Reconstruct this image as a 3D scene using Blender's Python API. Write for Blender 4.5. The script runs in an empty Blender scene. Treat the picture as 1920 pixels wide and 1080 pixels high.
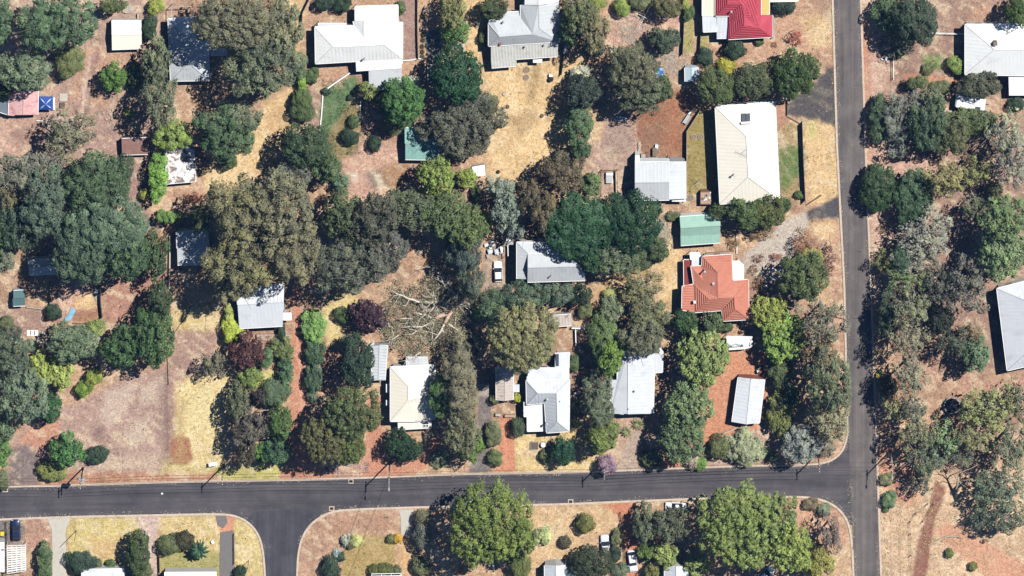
import bpy, math, random
import numpy as np
from mathutils import Vector, Matrix
# ---------------------------------------------------------------- camera, light, exposure
S = 0.11                      # metres per photograph pixel on the ground
CH = 1500.0                   # flying height of the camera
LEAN = 0.285                  # view slant: tall things lean towards the bottom of the picture
CAM = (0.0, LEAN * CH, CH)
SUN_EL, SUN_AZ = 55.0, 45.0   # sun in the north-east
scn = bpy.context.scene
COL = scn.collection
cd = bpy.data.cameras.new("camera"); cam = bpy.data.objects.new("camera", cd); COL.objects.link(cam)
cam.location = CAM
cd.sensor_fit = 'HORIZONTAL'; cd.sensor_width = 36.0
cd.lens = 36.0 * CH / (1920 * S)
cd.shift_y = -LEAN * CH / (1920 * S)
cd.clip_start = 10.0; cd.clip_end = 4000.0
scn.camera = cam
w = bpy.data.worlds.new("World"); scn.world = w; w.use_nodes = True
nt = w.node_tree; nt.nodes.clear()
out = nt.nodes.new('ShaderNodeOutputWorld'); bg = nt.nodes.new('ShaderNodeBackground'); sky = nt.nodes.new('ShaderNodeTexSky')
sky.sky_type = 'NISHITA'; sky.sun_disc = False
sky.sun_elevation = math.radians(SUN_EL); sky.sun_rotation = math.radians(SUN_AZ)
sky.air_density = 1.0; sky.dust_density = 0.0; sky.ozone_density = 5.0
bg.inputs['Strength'].default_value = 0.05
nt.links.new(sky.outputs[0], bg.inputs['Color']); nt.links.new(bg.outputs[0], out.inputs['Surface'])
ld = bpy.data.lights.new("sun", 'SUN'); sun = bpy.data.objects.new("sun", ld); COL.objects.link(sun)
ld.energy = 5.0; ld.angle = math.radians(0.5); ld.color = (1.0, 0.965, 0.91)
_el, _az = math.radians(SUN_EL), math.radians(SUN_AZ)
SUND = Vector((-math.cos(_el) * math.sin(_az), -math.cos(_el) * math.cos(_az), -math.sin(_el)))
sun.rotation_euler = SUND.to_track_quat('-Z', 'Y').to_euler(); sun.location = (60, 60, 120)
vs = scn.view_settings
vs.view_transform = 'Standard'; vs.look = 'None'; vs.exposure = 0.4; vs.gamma = 1.0; vs.use_curve_mapping = False
scn.cycles.max_bounces = 5; scn.cycles.diffuse_bounces = 0; scn.cycles.transmission_bounces = 3; scn.cycles.transparent_max_bounces = 4

# thin blue air between the aircraft and the ground
def air():
    V = [(x, y, z) for z in (-1.5, CH + 25) for x, y in ((-760, -760), (760, -760), (760, 760), (-760, 760))]
    me = bpy.data.meshes.new('haze'); me.from_pydata(V, [], [(3, 2, 1, 0), (4, 5, 6, 7), (0, 1, 5, 4), (1, 2, 6, 5), (2, 3, 7, 6), (3, 0, 4, 7)])
    m = bpy.data.materials.new('air'); m.use_nodes = True; t = m.node_tree; t.nodes.clear()
    o = t.nodes.new('ShaderNodeOutputMaterial'); v = t.nodes.new('ShaderNodeVolumePrincipled')
    v.inputs['Color'].default_value = (.16, .42, 1, 1); v.inputs['Density'].default_value = HAZE; v.inputs['Anisotropy'].default_value = 0.0
    t.links.new(v.outputs[0], o.inputs['Volume']); me.materials.append(m)
    h = bpy.data.objects.new('haze', me); COL.objects.link(h); h['kind'] = 'stuff'; h['label'] = 'thin blue air over the whole place'
HAZE = 2.0e-5
air()
# ---------------------------------------------------------------- helpers
def W(px, py, h=0.0):
    "photograph pixel seen at height h -> place in the world"
    x, y = (px - 960) * S, (540 - py) * S
    t = h / CH
    return Vector((x + (CAM[0] - x) * t, y + (CAM[1] - y) * t, h))
def lin(c):
    c = c / 255.0
    return c / 12.92 if c <= 0.04045 else ((c + 0.055) / 1.055) ** 2.4
KEXP = 1.42
def alb(r, g, b, k=KEXP):
    "sunlit 8-bit colour -> surface base colour"
    return (min(lin(r) / k, .85), min(lin(g) / k, .85), min(lin(b) / k, .85))

def tag(o, label=None, cat=None, group=None, kind=None):
    if label: o['label'] = label
    if cat: o['category'] = cat
    if group: o['group'] = group
    if kind: o['kind'] = kind
    return o
def empty(name, loc, rz=0.0):
    o = bpy.data.objects.new(name, None); COL.objects.link(o)
    o.location = loc; o.rotation_euler = (0, 0, rz); o.empty_display_size = 0.3
    return o
def wloc(o):
    v = Vector((0, 0, 0))
    while o is not None:
        v = v + Vector(o.location); o = o.parent
    return v

class MB:
    "collects boxes, bars and tubes into one mesh"
    def __init__(s): s.v = []; s.f = []
    def add(s, vs, fs):
        n = len(s.v); s.v.extend([tuple(p) for p in vs]); s.f.extend([tuple(i + n for i in f) for f in fs]); return s
    def box(s, c, d, rz=0.0, tilt=0.0):
        hx, hy, hz = d[0] / 2, d[1] / 2, d[2] / 2
        R = Matrix.Rotation(rz, 3, 'Z') @ Matrix.Rotation(tilt, 3, 'X')
        P = [R @ Vector((x, y, z)) + Vector(c) for z in (-hz, hz) for x, y in ((-hx, -hy), (hx, -hy), (hx, hy), (-hx, hy))]
        return s.add(P, [(3, 2, 1, 0), (4, 5, 6, 7), (0, 1, 5, 4), (1, 2, 6, 5), (2, 3, 7, 6), (3, 0, 4, 7)])
    def bar(s, a, b, wd, ht):
        "box beam from a to b"
        a, b = Vector(a), Vector(b); d = (b - a)
        if d.length < 1e-6: return s
        d.normalize(); up = Vector((0, 0, 1)) if abs(d.z) < .95 else Vector((0, 1, 0))
        sd = d.cross(up).normalized() * wd / 2; u = sd.cross(d).normalized() * ht / 2
        P = [p + q for p in (a, b) for q in (-sd - u, sd - u, sd + u, -sd + u)]
        return s.add(P, [(0, 1, 2, 3), (7, 6, 5, 4), (0, 4, 5, 1), (1, 5, 6, 2), (2, 6, 7, 3), (3, 7, 4, 0)])
    def tube(s, pts, rad, n=6, cap=True):
        pts = [Vector(p) for p in pts]
        if not hasattr(rad, '__len__'): rad = [rad] * len(pts)
        rings = []; V = []
        for i, p in enumerate(pts):
            d = (pts[min(i + 1, len(pts) - 1)] - pts[max(i - 1, 0)])
            d = d.normalized() if d.length > 1e-9 else Vector((0, 0, 1))
            up = Vector((0, 0, 1)) if abs(d.z) < .9 else Vector((1, 0, 0))
            a = d.cross(up).normalized(); b = d.cross(a).normalized()
            rings.append(len(V))
            for k in range(n):
                t = 2 * math.pi * k / n
                V.append(p + (a * math.cos(t) + b * math.sin(t)) * rad[i])
        F = []
        for i in range(len(pts) - 1):
            for k in range(n):
                k2 = (k + 1) % n
                F.append((rings[i] + k, rings[i] + k2, rings[i + 1] + k2, rings[i + 1] + k))
        if cap:
            F.append(tuple(reversed(range(rings[0], rings[0] + n)))); F.append(tuple(range(rings[-1], rings[-1] + n)))
        return s.add(V, F)
    def lathe(s, c, prof, n=16):
        "profile of (radius, z) turned about the vertical through c"
        V = []; F = []
        for r, z in prof:
            for k in range(n):
                t = 2 * math.pi * k / n
                V.append((c[0] + r * math.cos(t), c[1] + r * math.sin(t), c[2] + z))
        for i in range(len(prof) - 1):
            for k in range(n):
                k2 = (k + 1) % n
                F.append((i * n + k, i * n + k2, (i + 1) * n + k2, (i + 1) * n + k))
        F.append(tuple(reversed(range(n)))); F.append(tuple(range((len(prof) - 1) * n, len(prof) * n)))
        return s.add(V, F)
    def torus(s, c, R, r, n=24, m=6):
        V = []; F = []
        for i in range(n):
            t = 2 * math.pi * i / n
            for j in range(m):
                u = 2 * math.pi * j / m
                V.append((c[0] + (R + r * math.cos(u)) * math.cos(t), c[1] + (R + r * math.cos(u)) * math.sin(t), c[2] + r * math.sin(u)))
        for i in range(n):
            for j in range(m):
                F.append((i * m + j, ((i + 1) % n) * m + j, ((i + 1) % n) * m + (j + 1) % m, i * m + (j + 1) % m))
        return s.add(V, F)
    def prism(s, poly, z0, z1):
        n = len(poly)
        a = sum(poly[i][0] * poly[(i + 1) % n][1] - poly[(i + 1) % n][0] * poly[i][1] for i in range(n))
        if a < 0: poly = list(reversed(poly))
        V = [(p[0], p[1], z0) for p in poly] + [(p[0], p[1], z1) for p in poly]
        F = [tuple(reversed(range(n))), tuple(range(n, 2 * n))] + [(i, (i + 1) % n, n + (i + 1) % n, n + i) for i in range(n)]
        return s.add(V, F)
    def mesh(s, name, mat, off=Vector((0, 0, 0)), smooth=False):
        me = bpy.data.meshes.new(name)
        me.from_pydata([(p[0] - off[0], p[1] - off[1], p[2] - off[2]) for p in s.v], [], s.f)
        if smooth: me.polygons.foreach_set('use_smooth', [True] * len(me.polygons))
        me.materials.append(mat); me.update()
        return me
    def build(s, name, mat, parent=None, world=True, smooth=False):
        "link as ONE object; world=True: points are world points, shifted to the parent's place"
        if parent is not None and world: off = wloc(parent)
        elif parent is None and world and s.v:
            a = np.array(s.v); off = Vector((float(a[:, 0].mean()), float(a[:, 1].mean()), float(a[:, 2].min())))
        else: off = Vector((0, 0, 0))
        o = bpy.data.objects.new(name, s.mesh(name, mat, off, smooth)); COL.objects.link(o)
        if parent is not None: o.parent = parent
        elif world: o.location = off
        return o

# ---------------------------------------------------------------- materials
def mat_base(name, rough=0.8, spec=0.25):
    m = bpy.data.materials.new(name); m.use_nodes = True
    n = m.node_tree.nodes; p = n['Principled BSDF']
    p.inputs['Roughness'].default_value = rough
    p.inputs['Specular IOR Level'].default_value = spec
    return m, m.node_tree, p
def nd(t, ty, **kw):
    n = t.nodes.new(ty)
    for k, v in kw.items(): setattr(n, k, v)
    return n
def noise(t, scale, detail=4, rough=.6, vec=None, dist=0.0):
    n = nd(t, 'ShaderNodeTexNoise'); n.inputs['Scale'].default_value = scale; n.inputs['Detail'].default_value = detail
    n.inputs['Roughness'].default_value = rough; n.inputs['Distortion'].default_value = dist
    if vec is not None: t.links.new(vec, n.inputs['Vector'])
    return n
def ramp(t, fac, stops):
    r = nd(t, 'ShaderNodeValToRGB'); e = r.color_ramp.elements
    while len(e) < len(stops): e.new(0.5)
    for el, (p, c) in zip(e, stops):
        el.position = p; el.color = (*c, 1) if len(c) == 3 else c
    t.links.new(fac, r.inputs['Fac']); return r
def mixc(t, fac, a, b, mode='MIX'):
    m = nd(t, 'ShaderNodeMix', data_type='RGBA', blend_type=mode)
    for s, v in ((m.inputs['Factor'], fac), (m.inputs['A'], a), (m.inputs['B'], b)):
        if hasattr(v, 'is_output'): t.links.new(v, s)
        elif isinstance(v, (int, float)): s.default_value = v
        else: s.default_value = (*v, 1) if len(v) == 3 else v
    return m.outputs['Result']
def coords(t, scale=(1, 1, 1), rot=(0, 0, 0), kind='Object'):
    c = nd(t, 'ShaderNodeTexCoord'); m = nd(t, 'ShaderNodeMapping')
    m.inputs['Scale'].default_value = scale; m.inputs['Rotation'].default_value = rot
    t.links.new(c.outputs[kind], m.inputs['Vector']); return m.outputs['Vector']
def bump(t, p, h, strength=.4, dist=.02):
    b = nd(t, 'ShaderNodeBump'); b.inputs['Strength'].default_value = strength; b.inputs['Distance'].default_value = dist
    t.links.new(h, b.inputs['Height']); t.links.new(b.outputs['Normal'], p.inputs['Normal'])

def painted(name, c, var=.12, scale=1.2, rough=.7, dirt=None, dirt_amt=.35, spec=.25, dirt_lo=.52, dirt_hi=.72):
    "a surface of colour c with mottling and stains of colour dirt"
    m, t, p = mat_base(name, rough, spec)
    v = coords(t)
    n1 = noise(t, scale, 5, .65, v); n2 = noise(t, scale * 9, 3, .6, v)
    f = ramp(t, n1.outputs['Fac'], [(.3, (1 - var,) * 3), (.7, (1 + var * .6,) * 3)]).outputs['Color']
    g = ramp(t, n2.outputs['Fac'], [(.3, (1 - var * .6,) * 3), (.7, (1 + var * .4,) * 3)]).outputs['Color']
    col = mixc(t, 1.0, mixc(t, 1.0, c, f, 'MULTIPLY'), g, 'MULTIPLY')
    if dirt is not None:
        n3 = noise(t, scale * .6, 6, .72, v, .6)
        d = ramp(t, n3.outputs['Fac'], [(dirt_lo, (0, 0, 0)), (dirt_hi, (dirt_amt,) * 3)]).outputs['Color']
        col = mixc(t, d, col, dirt)
    t.links.new(col, p.inputs['Base Color']); bump(t, p, n2.outputs['Fac'], .25, .01)
    return m
M = {}
def mm(key, *a, **k):
    if key not in M: M[key] = painted(key, *a, **k)
    return M[key]

def leaf_material():
    m = bpy.data.materials.new("leaves"); m.use_nodes = True; t = m.node_tree; t.nodes.clear()
    o = nd(t, 'ShaderNodeOutputMaterial'); oi = nd(t, 'ShaderNodeObjectInfo')
    at = nd(t, 'ShaderNodeAttribute', attribute_name='tint')
    k = ramp(t, at.outputs['Fac'], [(0, (.55, .55, .58)), (.5, (1, 1, 1)), (1, (1.55, 1.5, 1.25))])
    c = mixc(t, 1.0, oi.outputs['Color'], k.outputs['Color'], 'MULTIPLY')
    d = nd(t, 'ShaderNodeBsdfDiffuse'); tr = nd(t, 'ShaderNodeBsdfTranslucent'); mx = nd(t, 'ShaderNodeMixShader')
    gl = nd(t, 'ShaderNodeBsdfGlossy'); gl.inputs['Roughness'].default_value = .5; gl.inputs['Color'].default_value = (.7, .75, .8, 1)
    mg = nd(t, 'ShaderNodeMixShader'); mg.inputs[0].default_value = .03
    t.links.new(c, d.inputs['Color']); t.links.new(mixc(t, 1.0, c, (1.0, 1.15, .6), 'MULTIPLY'), tr.inputs['Color'])
    mx.inputs[0].default_value = .22
    t.links.new(d.outputs[0], mx.inputs[1]); t.links.new(tr.outputs[0], mx.inputs[2])
    t.links.new(mx.outputs[0], mg.inputs[1]); t.links.new(gl.outputs[0], mg.inputs[2]); t.links.new(mg.outputs[0], o.inputs['Surface'])
    return m
M['leaf'] = leaf_material()
mm('bark', (.11, .08, .055), .35, 3, .9); mm('palebark', (.50, .45, .38), .3, 2, .85, (.22, .16, .12), .7)
mm('deadwood', (.42, .35, .27), .3, 2, .9, (.2, .14, .1), .5)
# ---------------------------------------------------------------- ground: one sheet, base colours by place
rngG = np.random.default_rng(11)
def vnoise(x, y, cell, seed):
    r = np.random.default_rng(seed); N = 256
    g = r.random((N, N)).astype(np.float32)
    u, v = x / cell + 1000.37, y / cell + 1000.73
    i, j = np.floor(u).astype(int), np.floor(v).astype(int)
    a, b = u - i, v - j
    a = a * a * (3 - 2 * a); b = b * b * (3 - 2 * b)
    i0, j0, i1, j1 = i % N, j % N, (i + 1) % N, (j + 1) % N
    return (g[i0, j0] * (1 - a) + g[i1, j0] * a) * (1 - b) + (g[i0, j1] * (1 - a) + g[i1, j1] * a) * b
def fbm(x, y, cell, seed, o=4, gain=.55):
    s = 0; am = 1; tot = 0
    for k in range(o):
        s = s + am * vnoise(x, y, cell / 2 ** k, seed + k * 17); tot += am; am *= gain
    return s / tot
def sdist(x, y, poly):
    "signed distance to polygon (negative inside)"
    d = np.full(x.shape, 1e9); ins = np.zeros(x.shape, bool); n = len(poly)
    for k in range(n):
        ax, ay = poly[k]; bx, by = poly[(k + 1) % n]
        ex, ey = bx - ax, by - ay; wx, wy = x - ax, y - ay
        tt = np.clip((wx * ex + wy * ey) / (ex * ex + ey * ey + 1e-9), 0, 1)
        d = np.minimum(d, (wx - ex * tt) ** 2 + (wy - ey * tt) ** 2)
        c = ((ay > y) != (by > y))
        if ey != 0: ins ^= c & (x < ex * (y - ay) / ey + ax)
    d = np.sqrt(d); return np.where(ins, -d, d)

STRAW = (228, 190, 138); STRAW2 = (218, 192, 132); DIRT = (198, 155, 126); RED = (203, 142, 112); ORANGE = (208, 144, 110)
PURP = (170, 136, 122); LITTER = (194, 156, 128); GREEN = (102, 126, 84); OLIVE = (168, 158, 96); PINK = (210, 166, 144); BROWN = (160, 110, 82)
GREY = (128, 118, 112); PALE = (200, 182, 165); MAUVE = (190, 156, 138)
# (colour, edge feather in pixels, strength, outline in photograph pixels)
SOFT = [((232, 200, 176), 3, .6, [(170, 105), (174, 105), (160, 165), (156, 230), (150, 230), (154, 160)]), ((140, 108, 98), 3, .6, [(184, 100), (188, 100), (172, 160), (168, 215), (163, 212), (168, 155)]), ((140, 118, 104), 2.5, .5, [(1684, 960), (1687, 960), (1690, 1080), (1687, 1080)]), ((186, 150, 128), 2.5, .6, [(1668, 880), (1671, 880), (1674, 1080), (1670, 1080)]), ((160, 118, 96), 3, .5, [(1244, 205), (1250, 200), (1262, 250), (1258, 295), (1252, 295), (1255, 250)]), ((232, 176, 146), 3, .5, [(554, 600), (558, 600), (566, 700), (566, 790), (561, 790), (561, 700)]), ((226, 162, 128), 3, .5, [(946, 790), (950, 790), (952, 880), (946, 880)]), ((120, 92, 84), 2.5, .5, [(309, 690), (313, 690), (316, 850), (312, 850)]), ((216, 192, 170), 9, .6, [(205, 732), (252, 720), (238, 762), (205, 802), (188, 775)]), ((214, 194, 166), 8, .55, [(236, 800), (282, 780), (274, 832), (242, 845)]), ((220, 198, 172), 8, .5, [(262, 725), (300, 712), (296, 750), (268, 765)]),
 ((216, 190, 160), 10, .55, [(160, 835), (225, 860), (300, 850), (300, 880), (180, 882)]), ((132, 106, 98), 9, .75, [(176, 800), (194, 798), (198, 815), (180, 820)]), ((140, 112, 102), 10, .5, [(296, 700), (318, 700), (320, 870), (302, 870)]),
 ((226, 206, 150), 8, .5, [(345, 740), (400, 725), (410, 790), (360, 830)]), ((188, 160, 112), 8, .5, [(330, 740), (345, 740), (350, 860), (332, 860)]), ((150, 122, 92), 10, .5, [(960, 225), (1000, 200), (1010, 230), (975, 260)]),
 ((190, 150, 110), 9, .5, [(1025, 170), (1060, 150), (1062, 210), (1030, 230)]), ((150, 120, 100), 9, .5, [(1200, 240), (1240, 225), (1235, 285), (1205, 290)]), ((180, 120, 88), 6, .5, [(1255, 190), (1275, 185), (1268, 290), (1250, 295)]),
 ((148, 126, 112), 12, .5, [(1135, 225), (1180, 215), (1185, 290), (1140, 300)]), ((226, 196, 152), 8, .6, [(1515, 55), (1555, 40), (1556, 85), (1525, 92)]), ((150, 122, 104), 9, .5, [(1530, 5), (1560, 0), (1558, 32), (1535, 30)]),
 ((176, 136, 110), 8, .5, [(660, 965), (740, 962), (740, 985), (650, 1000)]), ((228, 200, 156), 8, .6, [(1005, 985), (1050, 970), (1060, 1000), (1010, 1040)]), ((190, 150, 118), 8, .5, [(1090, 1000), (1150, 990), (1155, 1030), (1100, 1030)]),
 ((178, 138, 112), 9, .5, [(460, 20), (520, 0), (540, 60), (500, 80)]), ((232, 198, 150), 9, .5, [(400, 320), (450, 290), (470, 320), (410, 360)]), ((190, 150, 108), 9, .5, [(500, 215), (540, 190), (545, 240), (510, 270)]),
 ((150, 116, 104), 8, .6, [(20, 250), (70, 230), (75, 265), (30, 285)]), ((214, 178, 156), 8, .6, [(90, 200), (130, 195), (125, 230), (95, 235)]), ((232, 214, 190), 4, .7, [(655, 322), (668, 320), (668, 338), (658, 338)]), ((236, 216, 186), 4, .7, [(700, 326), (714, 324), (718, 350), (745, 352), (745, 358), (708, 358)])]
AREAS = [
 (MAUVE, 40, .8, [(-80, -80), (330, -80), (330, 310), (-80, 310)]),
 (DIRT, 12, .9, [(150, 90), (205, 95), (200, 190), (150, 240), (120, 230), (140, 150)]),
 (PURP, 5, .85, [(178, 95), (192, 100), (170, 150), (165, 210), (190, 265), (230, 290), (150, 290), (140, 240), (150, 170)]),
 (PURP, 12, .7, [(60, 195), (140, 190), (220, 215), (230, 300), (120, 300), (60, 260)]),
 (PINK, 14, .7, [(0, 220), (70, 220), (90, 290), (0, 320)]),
 (DIRT, 10, .8, [(195, 95), (270, 98), (270, 130), (200, 140)]),
 (STRAW, 12, .95, [(375, 315), (470, 245), (500, 185), (555, 160), (560, 265), (480, 335), (385, 375)]),
 (DIRT, 10, .9, [(310, 345), (380, 330), (385, 375), (315, 405)]),
 (STRAW, 10, .8, [(520, -30), (580, -30), (568, 50), (560, 150), (530, 60)]),
 (LITTER, 8, .9, [(568, -30), (668, -30), (668, 45), (590, 55), (568, 60)]),
 (PURP, 4, .9, [(748, -30), (783, -30), (783, 110), (757, 115), (757, 45), (748, 40)]),
 (LITTER, 4, .9, [(785, 20), (800, 20), (800, 110), (785, 110)]),
 (DIRT, 6, .9, [(757, 115), (795, 110), (788, 140), (770, 155), (757, 155)]),
 (DIRT, 8, .9, [(598, 122), (655, 122), (655, 138), (612, 168), (595, 170)]),
 (PURP, 8, .8, [(575, 170), (600, 170), (600, 320), (560, 320)]),
 (GREEN, 7, .95, [(612, 168), (665, 142), (676, 165), (645, 205), (625, 240), (608, 280), (600, 270), (603, 190)]),
 ((150, 130, 88), 9, .9, [(645, 205), (676, 180), (676, 270), (640, 300), (606, 290), (615, 250)]),
 (PINK, 10, .8, [(640, 300), (700, 250), (790, 290), (780, 360), (660, 380)]),
 ((172, 132, 98), 6, .8, [(715, 312), (770, 305), (778, 335), (740, 360), (705, 355)]),
 (GREY, 8, .6, [(690, 322), (718, 318), (722, 348), (695, 350)]),
 (STRAW, 10, .9, [(862, -30), (925, -30), (912, 60), (908, 125), (875, 110), (865, 40)]),
 (STRAW, 12, .95, [(905, 125), (1060, 108), (1090, 85), (1085, 200), (1070, 300), (960, 345), (920, 330), (920, 230)]),
 ((170, 140, 95), 6, .6, [(1000, 115), (1015, 118), (998, 190), (985, 190)]),
 (PINK, 12, .85, [(1135, 30), (1290, 10), (1285, 110), (1220, 120), (1160, 95), (1130, 100)]),
 (LITTER, 8, .85, [(1235, 95), (1290, 95), (1305, 170), (1230, 180)]),
 (DIRT, 14, .95, [(1330, 75), (1450, 70), (1480, 110), (1440, 190), (1300, 190), (1310, 120)]),
 (OLIVE, 3, .8, [(1283, 35), (1299, 35), (1297, 100), (1282, 100)]),
 (OLIVE, 3, .8, [(1313, 66), (1325, 66), (1325, 92), (1311, 92)]),
 (BROWN, 10, .9, [(1180, 205), (1300, 165), (1310, 200), (1284, 245), (1284, 302), (1205, 300), (1190, 240)]),
 (MAUVE, 12, .9, [(1110, 205), (1195, 205), (1192, 300), (1190, 375), (1120, 370), (1105, 290)]),
 (STRAW, 9, .7, [(1108, 205), (1135, 208), (1125, 260), (1105, 270)]),
 ((160, 140, 84), 3, .95, [(1312, 205), (1340, 205), (1348, 365), (1290, 365), (1290, 245)]),
 (DIRT, 14, .95, [(1440, -30), (1562, -30), (1568, 140), (1530, 170), (1480, 190), (1450, 110)]),
 (STRAW, 14, .7, [(1500, 30), (1560, 10), (1562, 90), (1520, 90)]),
 ((96, 90, 88), 6, .97, [(1476, 192), (1520, 168), (1550, 128), (1569, 126), (1572, 236), (1535, 224), (1500, 218), (1478, 216)]),
 ((192, 140, 116), 3, .9, [(1455, 192), (1475, 192), (1476, 215), (1482, 222), (1456, 250)]),
 ((180, 152, 108), 8, .9, [(1458, 230), (1503, 226), (1503, 375), (1464, 372)]),
 ((112, 128, 74), 12, .9, [(1461, 280), (1503, 275), (1503, 320), (1480, 350), (1464, 355)]),
 (STRAW, 8, .85, [(1510, 226), (1570, 232), (1574, 370), (1520, 380), (1510, 340)]),
 ((205, 195, 120), 8, .6, [(1511, 226), (1535, 226), (1530, 260), (1512, 262)]),
 (PALE, 5, .95, [(1395, 478), (1420, 455), (1470, 420), (1508, 393), (1516, 412), (1500, 440), (1492, 470), (1475, 520), (1430, 535), (1400, 510)]),
 (MAUVE, 5, .85, [(1385, 478), (1412, 476), (1408, 500), (1392, 496)]),
 ((92, 88, 88), 4, .97, [(1510, 396), (1545, 380), (1576, 366), (1578, 406), (1516, 412)]),
 (DIRT, 12, .95, [(1516, 412), (1580, 408), (1592, 560), (1592, 820), (1550, 870), (1500, 700), (1560, 560), (1530, 470)]),
 (STRAW, 10, .7, [(1518, 414), (1570, 412), (1560, 450), (1525, 445)]),
 ((212, 172, 150), 20, .9, [(1612, -30), (1660, -30), (1672, 130), (1660, 320), (1680, 560), (1631, 560)]),
 (ORANGE, 6, .5, [(1613, 40), (1628, 40), (1632, 300), (1622, 300)]),
 ((168, 134, 116), 30, .9, [(1668, -30), (1990, -30), (1990, 700), (1680, 700), (1665, 300)]),
 (DIRT, 8, .9, [(1825, 4), (1890, 10), (1890, 42), (1820, 40)]),
 ((110, 130, 70), 8, .9, [(1735, 108), (1768, 102), (1770, 125), (1735, 130)]),
 (RED, 5, .9, [(1690, 140), (1800, 145), (1800, 155), (1700, 152)]),
 (LITTER, 9, .9, [(1752, 160), (1795, 172), (1790, 205), (1765, 205)]),
 (DIRT, 10, .9, [(1850, 190), (1920, 188), (1925, 230), (1860, 240)]),
 (PINK, 12, .8, [(1650, 285), (1760, 300), (1880, 330), (1870, 350), (1690, 330), (1650, 310)]),
 (PURP, 12, .9, [(215, 292), (285, 290), (280, 350), (260, 380), (300, 420), (280, 440), (230, 370)]),
 (PURP, 10, .8, [(-20, 585), (90, 580), (95, 640), (-20, 640)]),
 (PINK, 8, .95, [(105, 520), (170, 515), (180, 560), (170, 595), (105, 600), (95, 560)]),
 ((225, 185, 130), 6, .8, [(140, 555), (178, 552), (180, 575), (140, 578)]),
 (BROWN, 4, .55, [(138, 580), (185, 580), (182, 605), (136, 605)]),
 (PURP, 5, .6, [(97, 510), (112, 515), (114, 590), (97, 590)]),
 ((182, 134, 114), 9, .9, [(195, 520), (318, 505), (318, 570), (265, 570), (215, 610), (190, 600)]),
 (STRAW, 10, .7, [(312, 545), (330, 545), (330, 900), (310, 890)]),
 (STRAW2, 10, .85, [(325, 585), (410, 575), (412, 610), (400, 625), (330, 620)]),
 (PURP, 12, .85, [(322, 620), (405, 625), (400, 690), (340, 720), (322, 720)]),
 ((226, 198, 142), 10, .95, [(325, 725), (370, 700), (440, 700), (425, 760), (410, 830), (430, 880), (325, 885)]),
 ((184, 150, 134), 12, .95, [(20, 830), (60, 780), (130, 760), (190, 730), (250, 700), (318, 690), (322, 885), (215, 890), (75, 885)]),
 (PURP, 8, .7, [(312, 640), (326, 640), (328, 850), (305, 850)]),
 ((196, 140, 112), 8, .85, [(60, 790), (115, 780), (115, 850), (60, 840), (25, 850)]),
 (PINK, 6, .6, [(105, 725), (135, 725), (135, 745), (108, 750)]),
 ((132, 116, 112), 7, .9, [(14, 838), (62, 836), (70, 870), (72, 912), (10, 915)]),
 ((172, 114, 86), 3, .95, [(322, 825), (338, 816), (358, 824), (361, 860), (350, 873), (322, 871), (318, 850)]),
 ((190, 136, 106), 6, .85, [(70, 888), (330, 885), (480, 893), (480, 905), (330, 906), (70, 913)]),
 ((200, 178, 122), 8, .85, [(310, 850), (370, 870), (480, 880), (480, 893), (330, 890), (300, 885)]),
 ((196, 184, 108), 5, .9, [(400, 885), (470, 868), (535, 870), (528, 902), (410, 902)]),
 ((205, 195, 105), 6, .9, [(478, 700), (520, 690), (522, 710), (498, 728), (480, 725)]),
 (RED, 4, .95, [(548, 540), (560, 540), (570, 660), (578, 740), (574, 800), (600, 870), (625, 880), (628, 902), (525, 902), (540, 860), (542, 780), (549, 690)]),
 (STRAW2, 6, .9, [(612, 560), (650, 545), (690, 570), (640, 610), (636, 650), (615, 655), (605, 610)]),
 ((198, 150, 124), 7, .9, [(598, 650), (645, 650), (650, 715), (640, 750), (600, 745)]),
 (RED, 5, .95, [(688, 742), (713, 742), (715, 800), (722, 880), (780, 860), (812, 812), (828, 830), (800, 875), (765, 895), (672, 902), (684, 830)]),
 (PINK, 5, .6, [(606, 862), (688, 850), (685, 895), (610, 895)]),
 (GREY, 4, .85, [(895, 715), (918, 715), (919, 800), (917, 885), (878, 893), (884, 850), (896, 800)]),
 (PALE, 3, .8, [(897, 718), (917, 718), (917, 744), (897, 744)]),
 ((212, 142, 108), 3, .95, [(937, 782), (962, 778), (964, 840), (967, 888), (924, 892), (934, 850)]),
 ((228, 196, 136), 8, .9, [(966, 802), (1040, 815), (1075, 800), (1098, 830), (1125, 885), (968, 888)]),
 (LITTER, 6, .6, [(985, 832), (1020, 832), (1020, 860), (980, 855)]),
 ((186, 160, 140), 3, .95, [(1188, 808), (1205, 808), (1196, 850), (1195, 886), (1160, 888), (1164, 850), (1174, 826)]),
 (MAUVE, 5, .7, [(1140, 790), (1200, 780), (1170, 820), (1155, 870), (1140, 850)]),
 (ORANGE, 4, .97, [(1355, 656), (1412, 656), (1445, 664), (1442, 700), (1430, 800), (1380, 812), (1332, 832), (1290, 860), (1250, 882), (1190, 886), (1230, 865), (1300, 810), (1330, 720)]),
 (MAUVE, 10, .85, [(1420, 800), (1480, 800), (1560, 850), (1500, 872), (1300, 880), (1330, 850)]),
 ((200, 164, 116), 16, .8, [(1120, 500), (1270, 430), (1280, 600), (1200, 650), (1120, 620)]),
 (STRAW, 10, .8, [(1240, 430), (1275, 425), (1280, 560), (1245, 560)]),
 (LITTER, 6, .8, [(1215, 378), (1300, 378), (1300, 400), (1215, 400)]),
 (PINK, 10, .7, [(880, 330), (905, 330), (905, 385), (870, 385)]),
 (DIRT, 8, .9, [(725, 452), (780, 460), (800, 500), (770, 505), (725, 480)]),
 ((172, 146, 128), 5, .95, [(908, 458), (945, 455), (948, 560), (925, 575), (895, 600), (905, 560)]),
 (LITTER, 14, .8, [(690, 540), (800, 500), (900, 560), (900, 640), (780, 670), (690, 640)]),
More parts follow.
